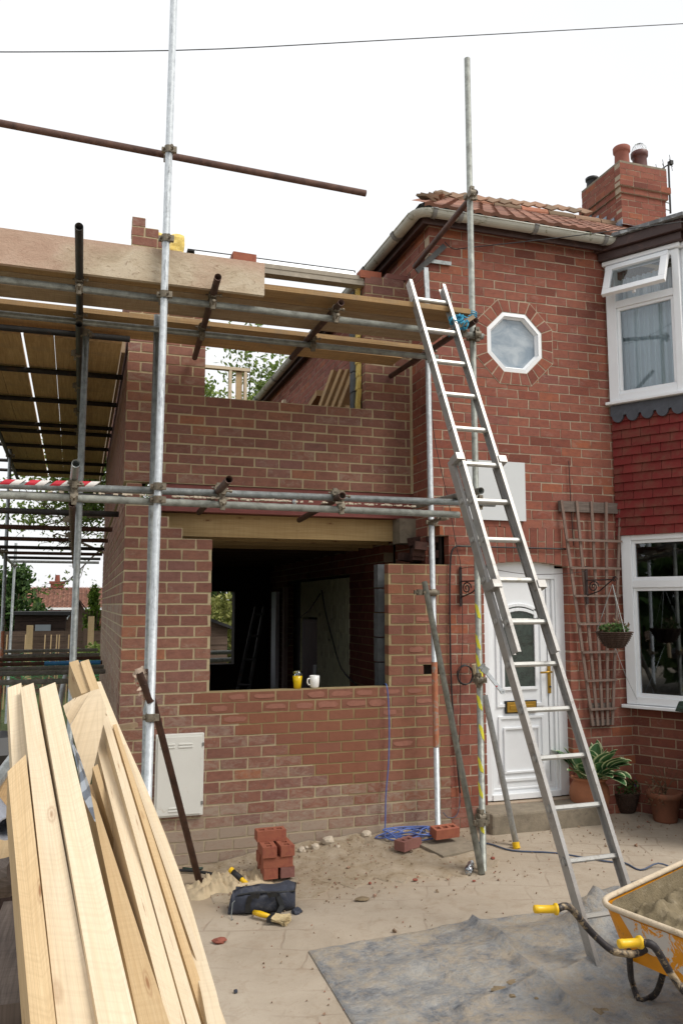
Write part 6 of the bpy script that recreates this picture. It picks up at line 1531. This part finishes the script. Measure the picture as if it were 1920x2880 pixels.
# ============================================================ TIMBER PILE (close to the camera, leaning on the old fence)
GT='new roof timbers piled on the fence'
zc=lambda X_,Y_:(X_*.4593,1800+Y_*.4593)
def quad(name,mat,TL,TR,BR,BLc,dT,dB,th,label,group=GT,ext=.14,px=False,cat='timber',uo=0,side=.5):
    cv=(lambda p:p) if px else (lambda p:zc(*p))
    TL,TR,BR,BLc=map(cv,(TL,TR,BR,BLc))
    yT,yB=(TL[1]+TR[1])/2,(BR[1]+BLc[1])/2; dv=lambda p:1/(1/dT+(p[1]-yT)/(yB-yT)*(1/dB-1/dT))
    a,b=dep(*TL,dv(TL)),dep(*TR,dv(TR)); c_,d_=dep(*BR,dv(BR)),dep(*BLc,dv(BLc))
    c_=c_+(c_-b)*ext; d_=d_+(d_-a)*ext
    nf=((b-a).cross(d_-a)).normalized(); 
    if nf.dot(a-E0)<0: nf=-nf
    # extrude mostly downward
    ln=((c_+d_)/2-(a+b)/2).normalized(); dn=Vector((0,0,-1)); dn=(dn-ln*dn.dot(ln)); dn=(dn.normalized()*.8+nf*.35).normalized()
    L=((c_+d_)/2-(a+b)/2).length; w_=(b-a).length; mb=MB()
    a2,b2,c2,d2=(p+dn*th for p in (a,b,c_,d_))
    aa=(R.random(),0,0,0)
    mb.poly([a,b,c_,d_],uv=[(uo,0),(uo,w_),(uo+L,w_),(uo+L,0)])
    mb.poly([b,b2,c2,c_],uv=[(uo,w_),(uo,w_+th),(uo+L,w_+th),(uo+L,w_)])
    mb.poly([a2,a,d_,d2],uv=[(uo,-th),(uo,0),(uo+L,0),(uo+L,-th)])
    mb.poly([b2,a2,d2,c2],uv=[(uo,1),(uo,1+w_),(uo+L,1+w_),(uo+L,1)])
    mb.poly([a,a2,b2,b],uv=[(uo,0),(uo+.01,0),(uo+.01,.05),(uo,.05)]); mb.poly([d_,c_,c2,d2])
    mb.a=[aa]*len(mb.a)
    return tag(mb.build(name,mat,loc=a,bevel=.0015),label,cat,group)
quad('roof_timber','pine2',(48,805),(160,700),(345,2350),(188,2350),1.78,.96,.10,'lowest leftmost pile timber with its sawn end showing below the others',uo=1.1)
quad('roof_timber','pine',(48,292),(132,262),(372,2350),(170,2350),2.36,1.14,.09,'leftmost of the three long timbers whose ends line up at the top left',uo=4)
quad('roof_timber','pine',(128,292),(207,262),(592,2350),(352,2350),2.30,1.00,.10,'middle one of the three long timbers at the top left of the pile',uo=7)
quad('roof_timber','pine',(243,296),(340,258),(840,2350),(602,2350),2.28,.98,.10,'right one of the three long timbers at the top left, past the dark gap',uo=11)
quad('roof_timber','pine2',(545,915),(590,990),(1040,2350),(850,2350),1.98,1.06,.08,'ochre timber in shade just right of the three long pale ones',uo=14)
quad('roof_timber','pine2',(568,780),(600,760),(905,1800),(870,1800),2.1,1.5,.05,'short inner timber in the dark hollow in the middle of the pile',uo=34)
quad('roof_timber','pine',(588,640),(622,512),(1135,2350),(1030,2350),2.42,1.08,.10,'knotty pale timber left of the straight black gap in the right half of the pile',uo=17)
quad('roof_timber','pine',(632,508),(652,425),(1232,2350),(1146,2350),2.44,1.10,.10,'long pale timber right of the straight black gap in the right half of the pile',uo=21)
quad('roof_timber','pine2',(672,455),(700,470),(1300,2310),(1236,2310),2.48,1.16,.08,'narrow ochre timber second from the right edge of the pile',uo=24)
quad('roof_timber','pine',(705,500),(716,500),(1345,2240),(1306,2260),2.50,1.20,.06,'thin pale timber just inside the bowed one at the right edge of the pile',uo=27)
# bowed outer timber
mb=MB(); P=[(597,255,2.62),(683,470,2.44),(755,640,2.3),(832,815,2.15),(908,1000,2.0),(990,1210,1.83),(1070,1430,1.66),(1142,1660,1.5),(1206,1890,1.36),(1280,2160,1.2),(1335,2420,1.08)]
pp=[dep(*zc(x,y),d) for x,y,d in P]; u=0
for i in range(len(pp)-1):
    mb.beam(pp[i],pp[i+1]+(pp[i+1]-pp[i])*.003,.022,.03,uo=u); u+=(pp[i+1]-pp[i]).length
tag(mb.build('roof_timber','pine',loc=pp[0]),'bowed pale timber forming the curved right edge of the pile','timber',GT)
for pts,dd,lab in (([(555,312),(608,298),(655,425),(548,905),(505,790),(432,525)],2.30,'broad rough-sawn board crossing the top of the pile at an angle'),([(470,352),(552,316),(432,522),(404,458)],2.36,'narrow board end behind the broad crossing board'),([(388,402),(465,350),(452,385),(404,460)],2.44,'small board corner at the left of the crossing boards')):
    mb=MB(); P=[dep(*zc(*p),1/(1/dd+(p[1]-300)*.00006)) for p in pts]; off=(P[0]-E0).normalized()*.045
    c0=P[0]; ln=(P[3%len(P)]-P[0]).normalized(); 
    mb.poly(P,uv=[((p-c0).dot(ln),(p-c0).cross(ln).length) for p in P])
    for k in range(len(P)): a,b=P[k],P[(k+1)%len(P)]; mb.poly([a,a+off,b+off,b])
    tag(mb.build('roof_timber','pine',loc=P[0]),lab,'timber',GT)
quad('roof_timber','pine2',(425,137),(480,121),(555,312),(500,330),2.72,2.50,.09,'left one of the two square-cut timber ends sticking up at the top of the pile',ext=0,uo=40)  # darker pine on both upright ends paints in their shade
quad('roof_timber','pine2',(494,133),(545,118),(610,302),(560,322),2.70,2.48,.09,'right one of the two square-cut timber ends sticking up at the top of the pile',ext=0,uo=43)
mb=MB(); P=[dep(*zc(*p),d) for p,d in (((436,614),2.05),((480,700),2.0),((545,900),1.85),((582,1112),1.72),((545,1040),1.75),((500,940),1.82),((478,800),1.93))]
s_=NT('punched_nail_plate'); vz=s_.n('ShaderNodeTexWave'); vz.inputs['Scale'].default_value=9; vz.wave_type='BANDS'; mp=s_.n('ShaderNodeMapping'); mp.inputs['Rotation'].default_value=(0,.6,.5); cc_=s_.n('ShaderNodeTexCoord'); s_.l(cc_.outputs['Object'],mp.inputs[0]); s_.l(mp.outputs[0],vz.inputs['Vector']); nv=s_.noise(s_.co(),160,2,.5)
s_.bump(nv,.6,.002); M['nailplate']=s_.fin(s_.mix(s_.ramp(vz.outputs[1],[(.45,(0,0,0)),(.55,(1,1,1))]),s2l((104,112,124)),s2l((158,166,176))),.4,.3)
mb.prism(P,(.002,.003,-.001)); tag(mb.build('nail_plate','nailplate',loc=P[0]),'grey punched steel nail plate on the side of a pile timber','nail plate')
# shaded base board under the pile and white plastic
mb=MB()
for (a,b,dd) in (((700,1000),(960,2350),1.75),((620,880),(760,1560),2.0)):
    mb.beam(dep(*zc(*a),dd+.5),dep(*zc(*b),dd-.45),.10,.05,uo=dd*9)
tag(mb.build('packing_board','board',loc=dep(*zc(700,1000),2.2)),'shaded board seen down inside the hollow of the timber pile','board')
mb=MB(); q=random.Random(6); PB=[]
for i in range(9):
    for j in range(5):
        x_=860+60*j+i*26; y_=1790+i*75; p=dep(*zc(x_,y_),1.50-i*.035+.05*noise.noise(Vector((i*.8,j*.9,0)))); mb.v.append(tuple(p))
for i in range(8):
    for j in range(4): a=i*5+j; mb.f.append((a,a+1,a+6,a+5)); mb.a.append((.5,0,0,0)); mb.uv.append(None)
tag(mb.build('plastic_sheeting','polythene',smooth=True,loc=dep(*zc(900,1900),1.5)),'crumpled white plastic sheeting under the timber pile','sheeting')
# old fence under the pile
of=thing('old_fence','weathered grey and brown fence under the timber pile at the bottom left','fence',tuple(dep(20,2700,1.7)))
mb=MB(); mb.tube([dep(-60,2478,2.0),dep(20,2468,1.95),dep(62,2450,1.92)],[.045,.045,.04],12); mb.build('rail','oldwood',of)
mb=MB(); mb.beam(dep(66,2530,1.9),dep(-20,2830,1.2),.085,.04,uo=1); mb.beam(dep(84,2600,1.75),dep(70,2990,1.1),.05,.05,uo=3); mb.build('grey_board','oldwood',of)
mb=MB(); mb.hexa([dep(-120,3050,1.9),dep(110,3050,1.9),dep(110,3050,1.98),dep(-120,3050,1.98)],[dep(-120,2490,2.1),dep(75,2480,2.1),dep(75,2480,2.2),dep(-120,2490,2.2)]); mb.build('panel','shedwood',of)
mb=MB(); a,b=dep(-25,2265,2.35),dep(22,2330,2.15); mb.tube([a,b],.031,18,hollow=.88); tag(mb.build('plastic_pipe','pvc',loc=b),'short grey plastic pipe with an open end left of the timber pile','pipe')
mb=MB(); mb.beam(dep(40,2170,3.3),dep(-40,2380,2.7),.20,.04,uo=3); tag(mb.build('plank','board',loc=dep(40,2170,3.3)),'brown plank leaning behind the timber pile at the left edge, upper of two','board')
mb=MB(); mb.beam(dep(20,2350,2.5),dep(-20,2450,2.3),.11,.05,uo=6); tag(mb.build('plank','pine2',loc=dep(20,2350,2.5)),'yellowish plank end at the left edge under the plastic pipe, lower of two','board')
mb=MB(); mb.tube([dep(-40,2240,2.9),dep(45,2125,3.3)],.0242,12); tag(mb.build('loose_tube','galv',loc=dep(-40,2240,2.9)),'loose scaffold tube slanting behind the pile at the left edge','tube')
mb=MB()
a=dep(5,2110,4.2); mb.lathe(a,[(0,-.1),(.12,-.08),(.17,0),(.12,.08),(0,.1)],16); tag(mb.build('rubble_bucket','blackplastic',loc=a),'black rounded bucket in the shadow at the left edge','bucket')
mb=MB(); mb.beam((.16,6.3,1.0),(.42,6.36,1.02),.08,.03); tag(mb.build('timber_stub','board_grey',loc=(.3,6.3,1.0)),'small grey board end poking out beside the meter box','board')
# ============================================================ INSIDE THE EXTENSION
il=thing('indoor_ladder','dim aluminium ladder leaning inside the dark extension','ladder',(1.6,9.2,0))
a0,a1=onY(722,1700,10.0),onY(668,1945,9.0); b0,b1=onY(745,1700,10.0),onY(700,1945,9.0)
for p,q in ((a0,a1),(b0,b1)):
    d=(q-p); mb=MB(); mb.beam(p,p+d*1.9,.03,.07,up=Vector((0,-1,.3))); mb.build('stile','darkmetal',il)  # dark metal in place of aluminium, painting in the dim room
for k in range(7):
    t=.12+.27*k; mb=MB(); mb.tube([a0.lerp(a1,t),b0.lerp(b1,t)],.016,8); mb.build('rung','darkmetal',il)
cable([onX(905,1660,2.87),onX(915,1720,2.87),onX(935,1800,2.86),onX(960,1880,2.8),onX(1010,1935,2.78)],.008,'blackplastic','black cable drooping across the cream painted inner wall')
cable([onX(900,1670,2.88),onX(870,1715,2.86),onX(840,1745,2.86),onX(800,1840,2.86)],.006,'blackplastic','thin black cable running left of the drooping one inside')
M['plaster']=m_plain('pale_plaster_strip',s2l((150,128,120)),.9,0,.2,5,.3)
mb=MB(); mb.bx(2.80,2.86,11.5,11.6,-.1,2.15); tag(mb.build('door_lining','plaster',loc=(2.8,11.5,0)),'upright brown door lining inside the dark room, behind the glass of squash','post')
mb=MB(); mb.bx(2.84,2.90,12.2,12.5,-.1,2.1); tag(mb.build('curtain_strip','polythene',loc=(2.84,12.2,0)),'pale hanging strip at the far end of the dark room beside the ladder','sheeting')
# ============================================================ BEHIND: fences, sheds, houses, trees
def fence(name,x0,x1,y,z0,z1,label,mat='fencewood'):
    t=thing(name,label,'fence',(x0,y,z0)); mb=MB(); n=int((z1-z0)/.13)
    for k in range(n): mb.bx(x0,x1,y-.012*(k%2),y+.02,z0+k*(z1-z0)/n,z0+(k+1)*(z1-z0)/n-.008)
    mb.build('slat_panel',mat,t); x=x0
    while x<=x1: mb=MB(); mb.bx(x-.05,x+.05,y-.05,y+.0,z0,z1+.05); mb.build('post',mat,t); x+=1.85
    return t
fence('garden_fence',-3.6,1.4,20.5,0-.15,1.28,'brown horizontal slat fence at the back of the garden')
pst=onY(85,1775,20.2); mb=MB(); mb.bx(pst.x-.07,pst.x+.07,20.1,20.25,-.1,1.42); tag(mb.build('fence_post','pine2',loc=(pst.x,20.1,0)),'pale new post in front of the brown garden fence','post')
pst=onY(257,1755,20.2); mb=MB(); mb.bx(pst.x-.07,pst.x+.07,20.1,20.25,-.1,1.62); tag(mb.build('fence_post','pine2',loc=(pst.x,20.1,0)),'pale post by the corner of the extension in front of the pointed evergreen','post')
# garden netting on canes
canes=[70,142,158,165,192,18,125]
cn=thing('netting_frame','row of thin canes with green garden netting in front of the fence','garden netting',(-.8,17,0))
for x in canes: a=onY(x,1785,17.0); mb=MB(); mb.tube([(a.x,17,-.1),(a.x+.02,17,a.z)],.012,5); mb.build('cane','pine2',cn)
mb=MB(); q=random.Random(3)
for k in range(26):
    P=[Vector((-2.0+.25*i,17+q.uniform(-.1,.1),.45+.5*q.random()*.6+.25*math.sin(i*.9+k))) for i in range(11)]; mb.tube(P,.005,3,cap=False)
mb.build('net',m_plain('green_netting',s2l((70,150,96)),.7),cn)
def shed(name,x0,x1,y0,y1,z1,zr,label,mat='shedwood',gable=False,roofm='felt'):
    t=thing(name,label,'shed',(x0,y0,0)); mb=MB(); n=9
    for k in range(n): mb.bx(x0,x1,y0-.012*(k%2),y1,-.1+k*(z1+.1)/n,-.1+(k+1)*(z1+.1)/n-.006)
    if gable: xm=(x0+x1)/2; mb.prism([(x0,y0,z1),(x1,y0,z1),(xm,y0,zr)],(0,y1-y0,0))
    mb.build('wall',mat,t); mb=MB()
    if gable:
        xm=(x0+x1)/2
        for xa,xb in ((x0-.1,xm),(xm,x1+.1)):
            za=z1-.05 if xa<xm else zr; zb_=zr if xb<=xm+.01 else z1-.05
            mb.hexa([Vector((xa,y0-.12,za)),Vector((xb,y0-.12,zb_)),Vector((xb,y1,zb_)),Vector((xa,y1,za))],[Vector((xa,y0-.12,za+.06)),Vector((xb,y0-.12,zb_+.06)),Vector((xb,y1,zb_+.06)),Vector((xa,y1,za+.06))])
    else: mb.hexa([Vector((x0-.1,y0-.15,z1)),Vector((x1+.12,y0-.15,z1-.02)),Vector((x1+.12,y1,z1+.0)),Vector((x0-.1,y1,z1+.0))],[Vector((x0-.1,y0-.15,z1+.08)),Vector((x1+.12,y0-.15,zr)),Vector((x1+.12,y1,zr)),Vector((x0-.1,y1,z1+.08))])
    mb.build('roof',roofm,t); return t
a,b=onY(42,1740,24),onY(186,1727,24)
sh=shed('garden_shed',a.x,b.x,24,26.2,1.62,1.70,'dark timber shed with a low felt roof behind the garden fence')
mb=MB(); p,q_=onY(100,1757,23.95),onY(143,1774,23.95); mb.bx(p.x,q_.x,23.93,23.97,q_.z,p.z); mb.build('window',m_plain('grey_polythene_window',s2l((150,158,166)),.5,0,.05),sh)
a,b=onY(186,1765,25),onY(258,1765,25)
shed('garden_hut',a.x,b.x,25,27,1.42,1.98,'brown-red gabled garden hut to the right of the dark shed',gable=True,mat='fencewood',roofm='brownpaint')
def house2(name,x0,x1,y0,yr,ze,zr,label,wins,chim=None,hip=False):
    t=thing(name,label,'house',(x0,y0,0)); mb=MB(); y1=yr+(yr-y0)
    mb.bx(x0,x1,y0,y1,-.5,ze); mb.build('wall',m_plain('distant_brick',s2l((150,92,76)),.9,0,.15,5),t)
    tl=MB(); rows=16; per=.24; n=int((x1-x0+.6)/per)
    for r in range(rows):
        t0=r/rows;t1=(r+1)/rows
        for i in range(n):
            xa=x0-.3+i*per; rv=R.random()
            f=lambda x,t_,o: Vector((x,y0-.35+(yr-y0+.35)*t_,ze+(zr-ze)*t_+o))
            tl.poly([f(xa,t0,.05),f(xa+per*.5,t0,.10),f(xa+per*.5,t1,.06),f(xa,t1,.02)],(rv,0,0,0)); tl.poly([f(xa+per*.5,t0,.10),f(xa+per,t0,.05),f(xa+per,t1,.02),f(xa+per*.5,t1,.06)],(rv,0,0,0)); tl.poly([f(xa,t0,.0),f(xa+per,t0,.0),f(xa+per,t0,.07),f(xa,t0,.07)],(0,0,0,0))
    tl.poly([Vector((x0-.3,yr,zr)),Vector((x1+.3,yr,zr)),Vector((x1+.3,y1+.3,ze)),Vector((x0-.3,y1+.3,ze))])
    tl.prism([(x0,y0,ze-.01),(x0,yr,zr-.02),(x0,y1,ze-.01)],(.2,0,0)); tl.prism([(x1-.2,y0,ze-.01),(x1-.2,yr,zr-.02),(x1-.2,y1,ze-.01)],(.2,0,0))
    rf_=tl.build('roof','tile',t)
    if chim: mb=MB(); mb.bx(chim[0]-.35,chim[0]+.35,yr-.3,yr+.4,zr-.4,chim[1]); mb.bx(chim[0]-.42,chim[0]+.42,yr-.37,yr+.47,chim[1]-.15,chim[1]); mb.lathe((chim[0],yr,chim[1]),[(.15,0),(.12,.35),(.13,.36),(.1,.36)],10); mb.build('chimney','redlump',rf_)
    mb=MB(); mb.bx(x0-.3,x1+.3,y0-.48,y0-.34,ze-.06,ze+.06); mb.build('gutter','upvc',t)
    for wa_,wb_ in wins:
        mb=MB(); mb.bx(wa_,wb_,y0-.05,y0-.01,ze-.85,ze-.12); wn_=mb.build('window','frosted',t)
        mb=MB(); k=3
        for i in range(k+1): x=wa_+(wb_-wa_)*i/k; mb.bx(x-.04,x+.04,y0-.09,y0-.051,ze-.85,ze-.12)
        mb.bx(wa_,wb_,y0-.1,y0-.052,ze-.17,ze-.10); mb.bx(wa_,wb_,y0-.1,y0-.052,ze-.9,ze-.83); mb.build('frame','upvc',wn_)
    return t
pa,pb=onY(76,1711,45),onY(330,1711,45)
rz_=onY(160,1653,48.5).z; ww=[(onY(95,1720,45).x,onY(124,1720,45).x),(onY(172,1720,45).x,onY(225,1720,45).x)]
house2('distant_house',pa.x,pb.x+4,45,48.5,onY(160,1712,45).z,rz_,'red pantiled house across the gardens with a small chimney on its ridge',ww,(onY(162,1640,48.5).x,onY(162,1635,48.5).z))
a=onY(72,1672,35); ze_=a.z
t=thing('distant_house','orange-roofed brick house cut off by the left edge','house',(-6,35,0))
mb=MB(); mb.bx(-9,a.x-.5,35,42,-.5,ze_); mb.build('wall',m_plain('distant_orange_brick',s2l((184,116,90)),.9,0,.12,5),t)
tl=MB(); apex=Vector((-7.2,38.5,ze_+3.0)); e1=Vector((a.x,34.5,ze_)); e2=Vector((a.x,42.5,ze_)); e0=Vector((-12,34.5,ze_)); ap2=Vector((-12,38.5,ze_+3.0))
for r in range(14):
    t0,t1=r/14,(r+1)/14
    for k in range(24):
        u0,u1=k/24,(k+1)/24; L=lambda u,t_:(e0.lerp(e1,u)).lerp(ap2.lerp(apex,u),t_)
        tl.poly([L(u0,t0)+Vector((0,0,.06)),L(u1,t0)+Vector((0,0,.06)),L(u1,t1),L(u0,t1)],(R.random(),0,0,0))
tl.poly([e1,e2,apex]); tl.build('roof',m_roof('orange_clay_tile',[(0,s2l((166,108,86))),(1,s2l((188,130,106)))]),t)
mb=MB(); wx=onY(66,1690,34.95); mb.bx(wx.x-.18,wx.x+.1,34.93,34.97,1.35,2.0); mb.build('window','upvc',t)
mb=MB(); mb.bx(-12,a.x+.05,34.4,34.52,ze_-.1,ze_+.02); mb.build('gutter','blackplastic',t)
def tree(name,c,h,th,crown,seed,mat,label,cat='tree',nleaf=6000,ls=.1,branches=22,tr=.13,up=.9,spread=1.0,dens=1.0,trmat='bark'):
    q=random.Random(seed); t=thing(name,label,cat,c); c=Vector(c); mb=MB(); lf=MB(); tips=[]
    mb.tube([c+Vector((0,0,-.2)),c+Vector((.05,0,th*.5)),c+Vector((0,.05,th))],[tr,tr*.85,tr*.7],9)
    def grow(p,d,L,r,lvl):
        P=[p]; k=5
        for i in range(k): 
            d=(d+Vector((q.gauss(0,.16),q.gauss(0,.16),q.gauss(0,.10)))).normalized(); P.append(P[-1]+d*L/k)
        mb.tube(P,[r*(1-.14*i) for i in range(k+1)],5,cap=False)
        if lvl==0: tips.extend(P[1:]); return
        if lvl<2: tips.extend(P[3:])
        for i in range(q.randint(3,5)):
            b=P[q.randint(2,k)]; nd=(d+Vector((q.gauss(0,.75),q.gauss(0,.75),q.gauss(.1,.5)))).normalized(); grow(b,nd,L*q.uniform(.5,.75),r*.5,lvl-1)
    for i in range(branches):
        z=th*q.uniform(.7,1.0) if i%2 else th; a=q.uniform(0,6.28); e=q.uniform(.1,1.2); d=Vector((math.cos(a)*math.cos(e)*spread,math.sin(a)*math.cos(e)*spread,math.sin(e)*up)).normalized()
        grow(c+Vector((0,0,z)),d,(h-th)*q.uniform(.38,.55),tr*.34,2)
    for _ in range(nleaf):
        b=q.choice(tips); p=b+Vector((q.gauss(0,1),q.gauss(0,1),q.gauss(0,1)))*ls*1.6*crown; s_=ls*q.uniform(.5,1.2)
        n_=Vector((q.gauss(0,1),q.gauss(0,1),q.gauss(0,1)+.6)).normalized(); a_=n_.orthogonal().normalized(); a_.rotate(Matrix.Rotation(q.uniform(0,6.28),3,n_)); b_=n_.cross(a_)
        lf.poly([p-a_*s_*.7,p+b_*s_*.35,p+a_*s_*.7,p-b_*s_*.35],(q.random(),0,0,0))
    mb.build('trunk',trmat,t); lf.build('crown',mat,t)
tree('leafy_tree',(2.5,20,-.1),9.8,5.4,1.0,4,'leaf_spring','spring-green tree seen through the upper window opening',nleaf=42000,ls=.11,branches=16,spread=1.25)
tree('leafy_tree',(1.0,19,-.1),7.4,4.0,1.1,9,'leaf_spring','sparse tree overhanging behind the left side scaffold',nleaf=1900,ls=.075,branches=8,spread=1.9,up=.7)
def shrub(name,c,r,h,mat,label,n,ls,seed,cat='shrub',cone=False):
    q=random.Random(seed); t=thing(name,label,cat,c); c=Vector(c); mb=MB()
    for k in range(9): a=q.uniform(0,6.28); mb.tube([c+Vector((0,0,-.1)),c+Vector((math.cos(a)*r*.2,math.sin(a)*r*.2,h*.4)),c+Vector((math.cos(a)*r*.45,math.sin(a)*r*.45,h*.75))],[.05,.03,.012],5)
    mb.build('trunk','bark',t); lf=MB()
    cl=[(q.uniform(0,6.28),q.random()**.5,q.uniform(.08,.95)) for _ in range(90)]
    for _ in range(n):
        a,rr2,z=q.choice(cl); rad_=(r*(1-z)*1.0+.02 if cone else r*math.sqrt(max(0,1-(2*z-1)**2)))
        p=c+Vector((math.cos(a)*rad_*rr2+q.gauss(0,r*.10),math.sin(a)*rad_*rr2+q.gauss(0,r*.10),z*h+q.gauss(0,h*.05)))
        s_=ls*q.uniform(.6,1.3); n_=Vector((q.gauss(0,1),q.gauss(0,1),q.gauss(0,1)+.5)).normalized(); a_=n_.orthogonal().normalized(); a_.rotate(Matrix.Rotation(q.uniform(0,6.28),3,n_)); b_=n_.cross(a_)
        lf.poly([p-a_*s_,p+b_*s_*.5,p+a_*s_,p-b_*s_*.5],(q.random(),0,0,0))
    lf.build('crown',mat,t)
p=onY(262,1760,22); shrub('pointed_conifer',(p.x,22,-.1),.42,2.45,'leaf_lime','pointed lime-green conifer beside the extension corner',5200,.05,2,'conifer',True)
p=onY(30,1760,27); shrub('bush',(p.x,27,-.1),1.0,3.1,'leaf_dark','large dark bush in front of the orange-roofed house at the left edge',5200,.10,3)
p=onY(262,1815,19); shrub('bush',(p.x,19,-.1),.35,1.15,'leaf_spring','small light green bush at the foot of the brown fence beside the wall',1200,.06,5)
p=onY(640,1720,21); shrub('dense_conifer',(p.x,21,-.1),1.5,6.2,'leaf_dark','tall dark evergreen seen through the rear opening of the dark room',9000,.09,6,'tree')
p=onY(640,1760,17); shrub('flowering_shrub',(p.x,17,.0),.75,2.1,'leaf_yellow','yellow-green shrub in front of the dark evergreen, seen through the rear opening',3800,.06,7)
p=onY(600,1800,16.2); shed('small_shed',p.x-1.4,p.x+.28,16.2,18,1.45,1.75,'brown shed corner seen through the rear opening','fencewood',gable=True,roofm='felt')
a=onY(600,1850,14.5); mb=MB()
for k in range(3): mb.tube([(a.x-1,14.4+.2*k,.78+.12*k),(a.x+.75,14.4+.2*k,.80+.12*k)],.04,10)
tag(mb.build('pipe_stack','galv3',loc=(a.x,14.4,.8)),'few pale pipes lying outside the rear opening','pipes')
# hedge, trees and house on the other side of the street, seen only mirrored in the panes
for i,(x,y,r,h) in enumerate(((-9,-5,2.6,4.6),(-8,1.6,2.2,4.4),(-5,-11,3.0,5.0),(1,-13,3.2,5.6),(8,-13,3.0,5.0),(-8.5,4.6,1.6,3.6))):
    shrub('street_tree',(x,y,-.1),r,h,'leaf_dark',['round dark tree across the street mirrored in the lower bay pane','tall dark tree to the left of the garden mirrored in the bay','broad dark tree behind the photographer','dark tree across the street opposite the front door','dark tree across the street opposite the bay','round shrub left of the scaffold mirrored in the bay'][i],2600,.28,30+i,'tree')
